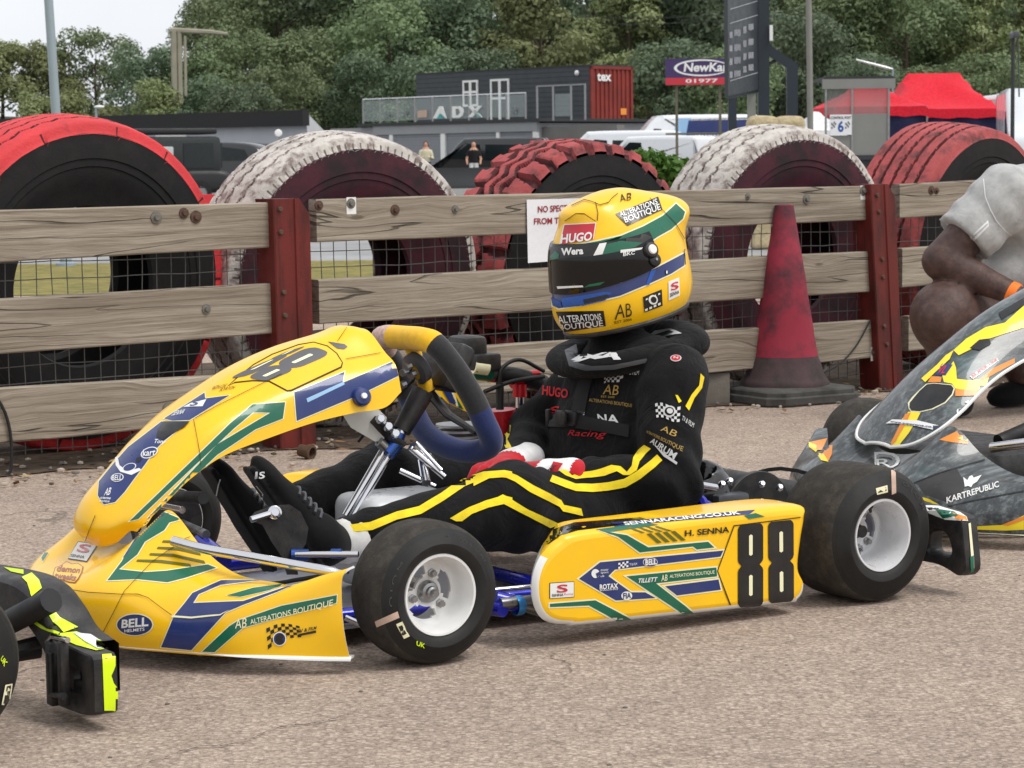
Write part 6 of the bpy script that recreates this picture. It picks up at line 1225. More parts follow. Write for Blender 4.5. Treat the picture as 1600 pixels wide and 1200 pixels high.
def crown(seed,h,w,n,ls,nb,low=.1,pointy=0.):
    r=np.random.default_rng(seed); V=[];Fs=[]; blobs=[]
    for i in range(nb):
        t=r.random()**.8; z=h*(low+(1-low)*t); rad=w*(.5*math.sin(math.pi*min(1,.12+.88*(1-t)))+.12)*(1-pointy*t); a=r.random()*6.28; d=rad*r.random()**.5*.95
        blobs.append((d*math.cos(a),d*math.sin(a),z,w*(.12+.13*r.random())))
    B_=np.array(blobs); pr=B_[:,3]**2; pr/=pr.sum()
    for i in range(n):
        b=B_[r.choice(nb,p=pr)]; d=unit(r.normal(size=3)); 
        if d[2]<-.3 and r.random()<.6: d[2]=-d[2]
        p=b[:3]+d*b[3]*(.55+.5*r.random())*A(1,1,.85); nn=unit(d*.9+r.normal(size=3)*.55+A(0,0,.35)); t=unit(np.cross(nn,r.normal(size=3))); s=np.cross(nn,t); l=ls*(.6+.8*r.random()); w_=l*.55
        k=len(V); V+=[p-t*l*.5,p+s*w_*.5+nn*l*.06,p+t*l*.5,p-s*w_*.5+nn*l*.06]; Fs.append((k,k+1,k+2,k+3))
    return V,Fs
def tree_proto(name,seed,h,w,n,ls,nb,lm,low=.12,pointy=0.):
    t=empty(name,(0,0,0)); V,Fs=crown(seed,h,w,n,ls,nb,low,pointy); mb=MB(); mb.add(V,Fs); mb.obj('crown',lm,t,recalc=False,sharp=180)
    mb=MB(); r=random.Random(seed); mb.tube([(0,0,-.6),(.05,0,h*.25),(.15*r.uniform(-1,1),.1,h*.55),(0,.1,h*.85)],[.03*w,.024*w,.015*w,.004*w],7)
    for i in range(6): a=r.random()*6.28; z=h*r.uniform(.2,.6); mb.tube([(0,0,z),(math.cos(a)*w*.18,math.sin(a)*w*.18,z+h*.1),(math.cos(a)*w*.33,math.sin(a)*w*.33,z+h*.2)],[.012*w,.008*w,.003*w],5)
    mb.obj('trunk',BARK,t); return t
KINDS={'mid':('leafy mid green tree',[tree_proto('tree',s,7.5,6.4,8200,.28,34,LM1) for s in (1,2,3)]),'lime':('yellow green willow like tree',[tree_proto('tree',s,7.0,5.6,8200,.27,30,LM2,.08,.35) for s in (4,5)]),
 'dark':('dark green dense tree',[tree_proto('tree',s,7.8,6.6,8200,.28,34,LM3) for s in (6,7)]),'grey':('grey green airy tree',[tree_proto('tree',s,8.0,5.6,5600,.28,26,LM5) for s in (8,)]),'plum':('purple leaved tree',[tree_proto('tree',9,5.4,5.6,7000,.25,30,LM4)])}
used=set(); tr_=random.Random(5)
PLACE=[(140,'above the long grey shed at the far left'),(330,'right of the wooden gantry above the shed'),(560,'left of the container above the balcony'),(700,'directly above the left half of the container'),(900,'directly above the red end of the container'),(1060,'between the red container and the scoreboard'),(1270,'around the tall thin pole right of the scoreboard'),(1460,'above the red gazebo'),(2000,'at the far right edge')]
def put_tree(kind,px,Y,sc_,seedrot,rowname):
    lab,pro=KINDS[kind]; p0=pro[tr_.randrange(len(pro))]; x=(px-796)/F*Y; z=hill_z(x,Y)
    if p0.name not in used: o=p0; used.add(p0.name)
    else: o=copy_tree(p0)
    o.location=(x,Y,z-.15); o.rotation_euler=(0,0,seedrot); o.scale=(sc_*tr_.uniform(.92,1.1),sc_*tr_.uniform(.92,1.1),sc_)
    where=[w for lim,w in PLACE if px<=lim][0]; tag(o,'%s %s, %s'%(lab,where,rowname),'tree','trees on the hillside, '+lab+' '+where+' '+rowname)
def kind_at(px,row):
    if px<60 and row==0: return 'plum'
    u=tr_.random()
    if px<300: return 'lime' if u<.55 else 'mid' if u<.85 else 'dark'
    if 780<px<1010 and row<2: return 'lime' if u<.75 else 'mid'
    if px<780: return 'mid' if u<.5 else 'dark' if u<.85 else 'grey'
    if px>1200: return 'mid' if u<.55 else 'lime' if u<.72 else 'grey' if u<.82 else 'dark'
    return 'dark' if u<.4 else 'mid' if u<.7 else 'grey'
for row,(Y,step,sc_) in enumerate([(121,112,.72),(129,118,.92),(139,122,1.0),(151,118,1.05),(166,112,1.05),(184,110,1.1)]):
    rn=('front row','second row','middle row','upper row','high row','skyline row')[row]
    px=-90+tr_.random()*60
    while px<1700:
        s_=sc_*tr_.uniform(.82,1.15)
        if px<400: s_*=(.82 if px<290 else .82) if row<2 else .70
        if not(px<420 and row>1+(px>290)+(px>330)): put_tree(kind_at(px,row),px,Y+tr_.uniform(-4,4),s_,tr_.random()*6.28,rn)
        px+=step*tr_.uniform(.75,1.2)*(.62 if px<420 else 1)
# ---------------------------------------------------------------- container on the garage roof
WH_=M['white gloss']; CLAD=gmat('charcoal cladding',(62,66,70),.6,0,.06,1); RED=worn('rusty red container steel',(136,52,44),(100,44,36),.6,1.2,.6); GREYW=gmat('pale grey rendered wall',(150,152,154),.8,0,.06,1); DARKG=gmat('dark grey trim',(44,46,48),.6); SHUT=gmat('grey roller shutter',(138,142,146),.55,0,.05,2); GLASSD=gmat('dark window glass',(20,28,30),.08,0,.05); GLASSP=N('balcony glass'); GLASSP.set(base=(.75,.85,.83,1),rough=.05,alpha=.14); GLASSP=GLASSP.m
u_=unit(A(-.69,.724,0)); nf_=A(-.724,-.69,0)
Cr=atY(922,103,102); Cr0=A(Cr[0],Cr[1],0)
def cpl(px,py): return onplane(px,py,Cr0,nf_)
tl_=cpl(650,118); Lc=float((tl_-Cr)@u_); zb=cpl(922,196)[2]; zt=Cr[2]
cont=empty('container_cabin',A(Cr[0],Cr[1],zb),math.atan2(u_[1],u_[0]),'charcoal clad container cabin with white door and red steel end on the garage roof','container')
# local axes: x along the facade to the left, y = away from the viewer side
Hc=zt-zb; wy=2.5; nloc=lambda v: v
yb=-1 if np.cross(u_,-nf_)[2]<0 else 1   # +y local = direction away from camera?
def CB(name,lo,hi,m,par=cont,bev=0):
    lo=list(lo);hi=list(hi); lo[1],hi[1]=sorted((lo[1]*yb,hi[1]*yb)); return MB().box(lo,hi,0,bev).obj(name,m,par)
mb=MB(); nz_=12
for k in range(nz_): z0=Hc*k/nz_; lo=[.05,0,z0+.012];hi=[Lc,.06,z0+Hc/nz_]; lo[1],hi[1]=sorted((lo[1]*yb,hi[1]*yb)); mb.box(lo,hi)
mb.obj('cladding',CLAD,cont); CB('shell',(.03,.06,0),(Lc,wy,Hc-.02),DARKG); CB('roof_trim',(-.02,-.03,Hc),(Lc+.03,wy,Hc+.06),DARKG)
mb=MB(); rows=[]; prof=[]
for i in range(9): y0=.1+i*(wy-.2)/9; prof+= [(0,y0),(0,y0+.12),(.05,y0+.16),(.05,y0+.24)]
prof.append((0,wy-.05)); mb.grid([[(x-.03,y*yb,z) for x,y in prof] for z in (.12,Hc-.1)]); mb.obj('end_doors',RED,cont)
for lo,hi in (((-.06,0,0),(.03,.12,Hc)),((-.06,wy-.1,0),(.03,wy+.02,Hc)),((-.06,0,Hc-.12),(.03,wy,Hc)),((-.06,0,0),(.03,wy,.14))): CB('corner_frame',lo,hi,RED)
mb=MB(); flat_text(mb,'tex',(-.068,.35*yb,Hc-.62),(0,yb,0),(0,0,1),.85,.34,0,.03); mb.obj('lettering',WH_,cont,recalc=False); CB('data_plate',(-.07,1.75,.45),(-.065,2.1,.72),M['orange vinyl'])
def cloc(px,py): 
    p=cpl(px,py); return float((p-Cr)@u_), p[2]-zb
def win(px0,px1,py0,py1,door):
    a,zt_=cloc(px0,py0); b,zb_=cloc(px1,py1); a,b=sorted((a,b)); f=MB()
    def bx(lo,hi): lo=[lo[0],min(lo[1]*yb,hi[1]*yb),lo[2]];hi2=[hi[0],max(lo[1],hi[1]*yb),hi[2]]; f.box(lo,hi2)
    w=.09; mid=(a+b)/2
    for x0,x1 in ((a,a+w),(b-w,b),(mid-w*.8,mid+w*.8)): f.box([x0,-.06,zb_],[x1,-.005,zt_]) if yb>0 else f.box([x0,.005,zb_],[x1,.06,zt_])
    for z0,z1 in ((zb_,zb_+w),(zt_-w,zt_),((zb_*.45+zt_*.55)-.05,(zb_*.45+zt_*.55)+.05)): f.box([a+w,-.055,z0],[b-w,-.006,z1]) if yb>0 else f.box([a+w,.006,z0],[b-w,.055,z1])
    o=f.obj('door' if door else 'window',WH_,cont); g=MB(); g.box([a+.05,-.02,zb_+.05],[b-.05,-.012,zt_-.05]) if yb>0 else g.box([a+.05,.012,zb_+.05],[b-.05,.02,zt_-.05]); g.obj('pane',GLASSD,o)
win(724,748,126,166,False); win(767,797,124,190,True)
l_,z_=cloc(902,114); mb=MB(); mb.lathe([(0,.09),(.07,.08),(.11,.04),(.12,0),(.1,-.02)],(l_,-.02*yb,z_),(0,-yb,0),18); mb.obj('wall_lamp',WH_,cont)
# garage with roller doors under a glass balcony
Gd=A(atY(838,190,94)[0],94,0); gp=lambda px,py,d=0: onplane(px,py,Gd+nf_*d,nf_)
gar=empty('garage_block',Gd,math.atan2(u_[1],u_[0]),'low pale grey garage block with roller doors and pillars under the glass balcony','building')
gl=lambda px,py,d=0: (float((gp(px,py,d)-Gd)@u_),gp(px,py,d)[2])
Lg,_=gl(585,200); zg=gl(838,205)[1]; zf=gl(838,190)[1]
def GB(name,lo,hi,m,par=gar): 
    lo=list(lo);hi=list(hi); lo[1],hi[1]=sorted((lo[1]*yb,hi[1]*yb)); return MB().box(lo,hi).obj(name,m,par)
GB('wall',(0,.12,0),(Lg+3,9,zf-.05),GREYW); GB('lintel',(-.05,-.04,zg),(Lg+.05,.12,zf),GREYW); GB('roof_edge',(-.3,-.12,zf),(Lg+1,8,zf+.12),DARKG)
for a,b in ((839,833),(781,776),(696,689),(614,609)):
    x0,x1=gl(a,240)[0],gl(b,240)[0]; GB('pillar',(x0,-.02,0),(x1,.12,zg),WH_)
for a,b in ((833,781),(776,696),(689,614),(609,585)):
    x0,x1=gl(a,240)[0],gl(b,240)[0]; mb=MB(); n_=18
    for k in range(n_): lo=[x0,.06*yb,zg*k/n_];hi=[x1,.115*yb,zg*(k+.86)/n_]; lo[1],hi[1]=sorted((lo[1],hi[1])); mb.box(lo,hi)
    mb.obj('roller_door',SHUT,gar)
GB('side_wall',(-4,.3,0),(-.02,.7,zf-.2),gmat('grey block wall',(120,118,114),.9,0,.1,2))
bal=empty('balcony_rail',Gd+A(0,0,zf+.12),math.atan2(u_[1],u_[0]),'glass balcony balustrade with steel posts and ADX lettering above the garage','railing')
hb_=1.02; Lb=gl(568,165)[0]; xr=gl(822,150)[0]
bb=lambda name,lo,hi,m: (lambda L_,H_: MB().box(L_,H_).obj(name,m,bal))([lo[0],min(lo[1]*yb,hi[1]*yb),lo[2]],[hi[0],max(lo[1]*yb,hi[1]*yb),hi[2]])
bb('handrail',(xr,-.05,hb_-.04),(Lb,.0,hb_),M['chrome'])
np_=10
for k in range(np_): x=xr+(Lb-xr)*k/(np_-1); bb('rail_post',(x-.025,-.055,0),(x+.025,.0,hb_-.04),M['steel'])
for k in range(np_-1): x=xr+(Lb-xr)*k/(np_-1); w=(Lb-xr)/(np_-1); bb('glass_panel',(x+.06,-.03,.08),(x+w-.06,-.02,hb_-.08),GLASSP)
def bal_pt(px,py): x,z=gl(px,py,.12); return A(x,-.045*yb,z-zf-.12)
mb=MB()
def bq(pts,m): mb.prism([(p[0],p[1]) for p in pts],(.0,.03),lambda px,py,d: bal_pt(px,py)+A(0,-yb*(d+.04),0),m)
for pts in ([(676,185),(686,166),(691,166),(687,176),(682,185)],[(691,166),(697,185),(690,185),(687,177)]): bq(pts,0)
bq([(682,185),(688,177),(697,185)],1)
bq([(706,184),(706,166),(711,166),(711,184)],0); bq([(711,166),(718,166),(723,170),(724,175),(722,181),(717,184),(711,184),(711,180),(716,180),(719,175),(716,170),(711,170)],0)
bq([(731,166),(737,166),(753,183),(746,183)],0); bq([(747,165),(753,165),(738,183),(731,183)],0); bq([(741,178),(745,174),(752,183),(746,184)],1)
for cx,cy in ((605,180),(632,178),(803,173)): bq([(cx+5.5*math.sin(t)*(1 if k%2==0 else .42),cy-7*math.cos(t)*(1 if k%2==0 else .42)) for k,t in enumerate(np.linspace(0,2*math.pi,10,endpoint=False))],2)
bq([(652,173),(666,172),(666,183),(652,184)],3)
mb.obj('lettering',[WH_,M['teal vinyl'],gmat('grey star',(120,126,126),.6),M['strip']],bal)
for a in (840,865,893,915): x=gl(a,160)[0]; bb('mesh_post',(x-.03,-.05,-.1),(x+.03,.0,1.25),M['steel'])
bb('mesh_rail',(gl(915,160)[0],-.05,1.2),(gl(840,160)[0],.0,1.25),M['steel']); bb('mesh_infill',(gl(893,160)[0],-.03,.05),(gl(868,160)[0],-.02,.9),GLASSP)
# ---------------------------------------------------------------- long corrugated shed
u2=unit(A(-.80,.60,0)); n2=A(-.60,-.80,0); Sd=A(atY(478,173,66)[0],66,0)
shed=empty('corrugated_shed',Sd,math.atan2(u2[1],u2[0]),'long low grey corrugated shed with a black roof edge behind the tyres','building')
zt2=onplane(478,172,Sd,n2)[2]; y2=1 if np.cross(u2,-n2)[2]>0 else -1
mb=MB(); mb.grid([[(x*.12,(.0 if k%2 else .03)*y2,z) for k,x in enumerate(range(0,190))] for z in (0,zt2-.42)]); mb.obj('wall',gmat('grey corrugated wall',(182,186,192),.6,.2,.05,1),shed)
mb=MB(); lo=[-.1,-.25*y2,zt2-.42];hi=[23,.02*y2,zt2]; lo[1],hi[1]=sorted((lo[1],hi[1])); mb.box(lo,hi); mb.obj('fascia',gmat('black roof edge',(18,18,19),.6),shed)
ev=A(.03,1,0); pu=A(-u2[1],u2[0],0); el_=lambda t,off,z: (float(ev@u2)*t-off*.9,float(ev@pu)*t,z)
mb=MB(); mb.grid([[el_(k*.2,(-.02 if k%2 else .03),z if z==0 else zt2-.05-k*.02) for k in range(0,41)] for z in (0,1)]); mb.obj('end_wall',gmat('pale corrugated end',(196,198,200),.6,.2,.05,1),shed)
mb=MB(); e8=el_(8,0,zt2-.86); mb.add([(.02,.0,zt2-.06),(23,0,zt2-.06),(23,e8[1],zt2-.86),e8],[(0,1,2,3)]); mb.obj('roof',DARKG,shed)
for px0,px1 in ((245,293),): 
    x0=float((onplane(px0,200,Sd,n2)-Sd)@u2);x1=float((onplane(px1,200,Sd,n2)-Sd)@u2); x0,x1=sorted((x0,x1)); mb=MB(); lo=[x0,-.06*y2,.6];hi=[x1,-.01*y2,zt2-.45]; lo[1],hi[1]=sorted((lo[1],hi[1])); mb.box(lo,hi); mb.obj('window',WH_,shed)
# ---------------------------------------------------------------- vehicles
def vehicle(label,cat,loc,rz,Ln,Wd,prof,body,wins,wheels,group=None,extra=None,name='parked_van'):
    """prof: side outline (x,z) ; x from the rear 0 to the nose Ln"""
    v=empty(name,loc,rz,label,cat,group); pf=[tuple(p) for p in spline(prof,70,True)] if len(prof)>8 else prof; mb=MB(); hw=Wd/2
    loops=[(inset(pf,.16),hw),(inset(pf,.06),hw-.015),(pf,hw-.09)]; R_=[[(x,y,z) for x,z in l] for l,y in loops]+[[(x,-y,z) for x,z in l] for l,y in loops[::-1]]
    mb.grid(R_,0,cu=True); k=len(pf); mb.f+= [tuple(range(k)),tuple(5*k+j for j in range(k))[::-1]]; mb.m+=[0,0]; mb.obj('body',body,v,sharp=50)
    for w in wins:
        for s_ in (1,-1):
            m=MB(); m.prism(w,(hw-.03,hw+.006),lambda a,b,d: (a,s_*d,b),0); m.obj('side_window',GLASSD,v)
    for (x,z,r) in wheels:
        for s_ in (1,-1):
            m=MB(); m.lathe([(0,.0),(r*.55,.0),(r*.6,.03),(r*.7,.03),(r,.01),(r,-.2),(0,-.2)],(x,s_*(hw-.0),z),(0,s_,0),28,lambda i,j: 1 if i<2 else 0); m.obj('wheel',[M['tyre black'],M['steel']],v)
    if extra: extra(v,hw)
    return v
vanp=lambda L_,h: [(0,.35),(0,h-.25),(.12,h-.05),(.5,h),(L_-2.0,h),(L_-1.55,h-.12),(L_-.85,h-.85),(L_-.25,h-1.05),(L_-.03,h-1.3),(L_,.5),(L_-.1,.3),(L_*.5,.28),(.1,.3)]
BLKP=gmat('black car paint',(14,15,17),.18,.2,.05,1,coat=1); WHP=gmat('white van paint',(226,228,230),.3,0,.03,1,coat=.6)
p=atY(776,280,92); vehicle('black people carrier parked in front of the roller doors','van',(p[0]+2.1,92,0),math.pi-R(8),4.9,1.9,vanp(4.9,1.78),BLKP,[[(2.55,1.0),(2.6,1.55),(3.05,1.58),(3.75,1.06)],[(.6,1.0),(.6,1.52),(2.4,1.55),(2.4,1.0)]],[(.95,.33,.33),(3.95,.33,.33)])
def pyr(v,hw):
    mb=MB(); s_=1; fy=s_*(hw+.008)
    def q_(pts,m): mb.add([(x,fy,z) for x,z in pts],[tuple(range(len(pts)))],m)
    q_([(2.9,.6),(3.45,.6),(3.15,2.38),(2.6,2.38)],0); mb.add([(x,fy*1.003,z) for x,z in ((.1,.6),(3.0,.6),(2.7,2.3),(.1,2.3))],[(0,1,2,3)],1)
    flat_text(mb,'PYRAMID',(2.75,fy*1.006,.85),(-1,0,0),(0,0,1),2.6,.62,2,.03); flat_text(mb,'MOTORSPORT',(2.65,fy*1.006,1.62),(-1,0,0),(0,0,1),1.2,.16,2,.02)
    mb.obj('lettering',[M['pale blue line'],M['navy vinyl'],WH_],v,recalc=False)
p=atY(1005,230,90); vehicle('white van with PYRAMID lettering on a dark panel behind the scoreboard post','van',(p[0]+4.05,89.2,0),math.pi-R(-8),5.3,2.0,vanp(5.3,2.5),WHP,[[(3.65,1.3),(3.7,2.0),(3.95,2.02),(4.5,1.4)]],[(1.0,.34,.34),(4.3,.34,.34)],extra=pyr)
p=atY(858,226,89); vehicle('low white van roof glimpsed behind the green hedge','van',(p[0]+4.8,88,0),math.pi-R(12),5.0,1.95,vanp(5.0,1.95),WHP,[[(2.55,1.0),(2.6,1.62),(3.05,1.66),(3.8,1.06)],[(.5,1.0),(.5,1.6),(2.4,1.62),(2.4,1.0)]],[(.95,.33,.33),(4.0,.33,.33)])
p=atY(972,232,84); vehicle('small white van between the hedge and the lettered van','van',(p[0]+3.0,84,0),math.pi-R(30),4.4,1.85,vanp(4.4,1.72),WHP,[[(2.1,1.0),(2.15,1.5),(2.6,1.52),(3.2,1.04)]],[(.9,.32,.32),(3.5,.32,.32)])
for px,Y,lb in ((1590,58,'white van parked at the right edge beside the red gazebo'),(1570,66,'white van with raised roof just behind the gazebo side')): p=atY(px,230,Y); vehicle(lb,'van',(p[0]+(.9 if Y<60 else .6),Y+2,0),R(-98) if Y<60 else R(-85),5.4,2.0,vanp(5.4,2.45 if Y<60 else 2.55),WHP,[[(3.6,1.2),(3.65,1.9),(3.9,1.92),(4.55,1.25)]],[(1.0,.34,.34),(4.4,.34,.34)])
# open backed truck and car by the shed
DKG=gmat('matt black truck paint',(26,27,28),.5,0,.1,1)
def trk(v,hw):
    MB().box((.1,-hw+.05,.95),(2.5,hw-.05,2.05),0,.12).obj('canopy',gmat('dark canvas canopy',(40,44,44),.7),v); MB().box((.2,-hw+.1,2.12),(2.6,hw-.1,2.3),0,.05).obj('roof_rack',DKG,v); MB().box((1.55,-hw-.02,.85),(2.45,hw+.02,1.75),0,.04).obj('side_panel',gmat('pale side panel',(170,180,178),.5),v)
    mb=MB(); mb.box((.02,-hw+.25,1.1),(.095,hw-.25,1.85)); mb.obj('rear_window',GLASSD,v)
    for s_ in (1,-1): mb=MB(); mb.box((.35,min(s_*(hw-.06),s_*(hw-.035)),1.1),(1.25,max(s_*(hw-.06),s_*(hw-.035)),1.85)); mb.obj('canopy_window',GLASSD,v)
p=atY(275,300,57); vehicle('matt black pickup truck with dark canopy and roof rack in front of the shed','truck',(p[0]+.95,57,0),R(205),4.3,1.8,[(0,.4),(0,1.0),(1.8,1.02),(2.5,1.05),(2.7,1.7),(3.3,1.7),(3.6,1.1),(4.25,1.0),(4.3,.45),(2,.35)],DKG,[[(2.75,1.1),(2.8,1.6),(3.2,1.6),(3.4,1.1)]],[(.8,.36,.36),(3.5,.36,.36)],extra=trk,name='pickup_truck').scale=(.8,.8,.76)
p=atY(335,285,62); vehicle('black hatchback car parked behind the pickup truck','car',(p[0]+1.6,62.5,0),math.pi-R(15),3.9,1.7,[(0,.4),(.02,.95),(.3,1.35),(.9,1.47),(1.8,1.45),(2.4,1.2),(2.9,.95),(3.7,.82),(3.9,.5),(3.6,.25),(.3,.25)],BLKP,[[(.45,1.0),(.6,1.28),(1.3,1.37),(1.3,1.0)],[(1.4,1.0),(1.4,1.37),(1.8,1.35),(2.4,1.0)]],[(.7,.31,.31),(3.1,.31,.31)],name='parked_car')
mb=MB(); p=atY(435,208,48); mb.lathe([(0,.012),(.06,.008),(.075,-.01),(0,-.012)],(0,0,p[2]),(.2,-1,0),24); o=mb.obj('mirror_disc',WH_,None); 
mr=empty('round_mirror',(p[0],p[1],0),0,'round white mirror on a post between the shed and the white tyre','mirror'); o.parent=mr; mb=MB(); mb.tube([(.03,.05,0),(.03,.05,p[2])],.025,8); mb.obj('post',M['steel'],mr)
# far-off people
def far_person(label,px,yhead,Y,hgt,cols,hair=None,pose=0):
    p=atY(px,yhead,Y); g=empty('person',(p[0],Y,p[2]-hgt if False else 0),0,label,'person'); s_=hgt/1.75
    def f(P):
        q=P/s_; d=s_ell(q,(0,0,1.64),(.085,.1,.12)); d=smin(d,s_cap(q,A(0,0,1.42),A(0,0,1.56),.06,.05),.02); d=smin(d,s_cap(q*A(1,1.35,1),A(0,0,1.02),A(0,0,1.36),.15,.19),.06)
        for k in (1,-1):
            d=smin(d,smin(s_cap(q,A(.2*k,0,1.38),A(.27*k,-.02,1.1),.062,.05),s_cap(q,A(.27*k,-.02,1.1),A((.12 if pose else .25)*k,-.24,1.16 if pose else .9),.05,.038),.02),.03)
            d=smin(d,smin(s_cap(q,A(.09*k,0,.95),A(.11*k,-.02,.5),.095,.065),s_cap(q,A(.11*k,-.02,.5),A(.11*k,.02,.08),.065,.04),.02),.03); d=smin(d,s_ell(q,(.11*k,-.05,.05),(.05,.13,.05)),.02)
        return d*s_
    V,Q=nets(f,(-.45,-.4,-.02),(.45,.35,1.8*s_),.03); V=relax(V,Q,1,.4); mb=MB(); mb.add(V,Q,0); mb.m=[]
    for q in Q:
        c=V[q].mean(0)/s_; arm=abs(c[0])>.19 and c[2]<1.42
        mb.m.append(0 if c[2]>1.45 or (abs(c[0])>.17 and c[1]<-.15) or (cols[3] and arm and c[2]<1.2) else 1 if c[2]>.95 or arm else 2 if c[2]>cols[4] else 0 if cols[3] and c[2]>.1 else 3)
    mb.obj('body',[cols[0],cols[1],cols[2],M['shoe']],g,recalc=False,sharp=180)
    if hair is not None:
        V,Q=nets(lambda P: smin(s_ell(P/s_,(0,.03,1.66),(.1,.105,.125)),s_cap(P/s_,A(0,.08,1.6),A(0,.1,1.36),.09,.07),.04)*s_ if hair[1] else s_ell(P/s_,(0,.03,1.69),(.09,.1,.09))*s_,(-.2,-.2,1.1),(.2,.3,1.9),.025); mb=MB(); mb.add(V,Q,0); mb.obj('hair',hair[0],g,recalc=False,sharp=180)
    return g
BLKC=gmat('black cotton',(20,20,22),.9); CREAM=gmat('cream jacket',(214,206,178),.9); WHC=gmat('white cotton',(220,220,220),.9); HAIR=gmat('dark hair',(30,22,18),.7)
far_person('woman with long dark hair and cream jacket standing by the roller doors',665,213,92,1.68,(M['pale skin'],CREAM,BLKC,False,.1),(HAIR,True),1)
far_person('bald man in black T shirt and white shorts beside the black people carrier',740,224,86,1.6,(M['pale skin'],BLKC,WHC,True,.5))
far_person('person in a dark patterned shirt standing behind the pickup truck',291,228,72,1.55,(M['pale skin'],gmat('patterned shirt',(52,40,44),.9,0,.5,30),BLKC,False,.1),(HAIR,True))
# ---------------------------------------------------------------- signs, poles, tents
def pole(name,px,ytop,Y,r,label,m,cat='pole',r2=None,lean=0):
    p=atY(px,ytop,Y); g=empty(name,(p[0]+lean,Y,0),0,label,cat); mb=MB(); mb.tube([(0,0,0),(-lean,0,p[2])],[r,r2 or r*.85],14); mb.obj('shaft',m,g); mb=MB(); mb.lathe([(r*2,0),(r*2,.03),(r*1.2,.04),(r*1.1,.12)],(0,0,0),(0,0,1),16); mb.obj('base_collar',m,g); return g,p
GALV=gmat('galvanised pole',(150,164,172),.5,.3,.06,3); g,_=pole('lamp_post',72,-60,22,.046,'tall pale galvanised post rising behind the bright red tyre',GALV,'post',.04,.10)
g,_=pole('flag_pole',1263,-50,42,.055,'tall thin grey pole standing between the scoreboard and the marshal booth',gmat('weathered pole',(126,124,116),.7,0,.15,4),'pole',.05,.05)
g,p=pole('camera_pole',1583,50,38,.035,'thin dark pole with a small camera near the right edge behind the gazebo',DARKG,'pole'); mb=MB(); mb.box((-.05,-.25,p[2]-.1),(.05,.05,p[2]),0,.02); mb.tube([(.08,0,p[2]-.1),(.10,0,p[2]-1.0)],.012,6); mb.obj('camera_head',M['plastic grey'],g)
g,p=pole('street_lamp',150,167,60,.035,'short lamp with a pale curved head above the shed roof at the left',GALV,'lamp'); mb=MB(); mb.ball((.08,0,p[2]),(.13,.08,.04),8); mb.obj('lamp_head',WH_,g)
g,p=pole('street_lamp',1395,108,70,.03,'lamp with a slim white head above the red gazebo',GALV,'lamp'); mb=MB(); mb.tube([(0,0,p[2]),(-.2,0,p[2]+.05),(-1.05,0,p[2]+.28)],[.05,.09,.05],8,flat=.5); mb.obj('lamp_head',WH_,g)
# billboard
b0=atY(1040,133,76); b1=atY(1182,128,76); t0=atY(1040,92,76); bl=empty('billboard',(b0[0],76,0),0,'purple and red NewKart billboard on a thin frame left of the scoreboard','billboard'); wv=b1[0]-b0[0]; zb_,zt_=b0[2],t0[2]
mb=MB(); mb.box((0,0,zb_),(wv,.08,zt_)); mb.obj('panel',gmat('purple billboard',(62,46,96),.5),bl); mb=MB(); mb.add([(0,-.012,zb_),(wv,-.012,zb_),(wv,-.012,zb_+.22),(0,-.012,zb_+.22)],[(0,1,2,3)],0)
cx,cz=1.12,zb_+.52
for k in range(40):
    t,t2=2*math.pi*k/40,2*math.pi*(k+1)/40; th_=lambda a: 1+.0*a
    mb.add([(cx+.86*math.cos(t),-.012,cz+.26*math.sin(t)),(cx+.86*math.cos(t2),-.012,cz+.26*math.sin(t2)),(cx+.03+.80*math.cos(t2),-.012,cz+.215*math.sin(t2)),(cx+.03+.80*math.cos(t),-.012,cz+.215*math.sin(t))],[(0,1,2,3)],1)
flat_text(mb,'NewKart',(cx-.56,-.014,cz-.12),(1,.0,0),(.12,0,1),1.5,.28,1,.03); flat_text(mb,'01977',(.62,-.016,zb_+.06),(1,0,0),(0,0,1),1.0,.12,1,.02); mb.obj('lettering',[M['red vinyl'],WH_],bl,recalc=False)
mb=MB()
for x in (.35,1.7): mb.box((x-.04,.09,0),(x+.04,.17,zt_-.1)); mb.tube([(x,.15,.2),(x-1.1,1.2,.2),(x-.0,.15,zb_)],.03,6)
mb.tube([(.35,.13,.4),(1.7,.13,1.5)],.025,6); mb.tube([(0,.13,1.7),(wv,.13,1.7)],.03,6); mb.obj('frame',gmat('weathered timber frame',(104,100,84),.9),bl)
# scoreboard tower
Ys=31; sb=empty('scoreboard',A(atY(1193,200,Ys)[0],Ys,0),0,'tall dark scoreboard tower with a slate board and side bracket behind the white tyre','scoreboard'); so_=np.array(sb.location); STEEL=gmat('dark blue grey steel',(44,52,60),.45,.3,.06,3)
wd=.085; mb=MB(); mb.box((-.07,-.06,0),(.07,.1,4.2)); mb.obj('mast',STEEL,sb)
ub=unit(A(-.42,-.9,0)); vp=onplane
def sbp(px,py): return onplane(px,py,so_+A(-.075,-.06,0),A(.9,-.42,0))-so_
q=[sbp(1137,-30),sbp(1185,-50),sbp(1185,142),sbp(1138,152)]
mb=MB(); th_=A(.9,-.42,0)*.05
def slab(q,th_,m,mb): mb.add([a for a in q]+[a-th_ for a in q],[(0,1,2,3),(7,6,5,4),(0,4,5,1),(1,5,6,2),(2,6,7,3),(3,7,4,0)],m)
slab(q,th_,0,mb); mb.obj('board',gmat('slate board',(58,62,66),.4,0,.15,3),sb)
mb=MB(); r=random.Random(4); e_=A(.9,-.42,0)*.006
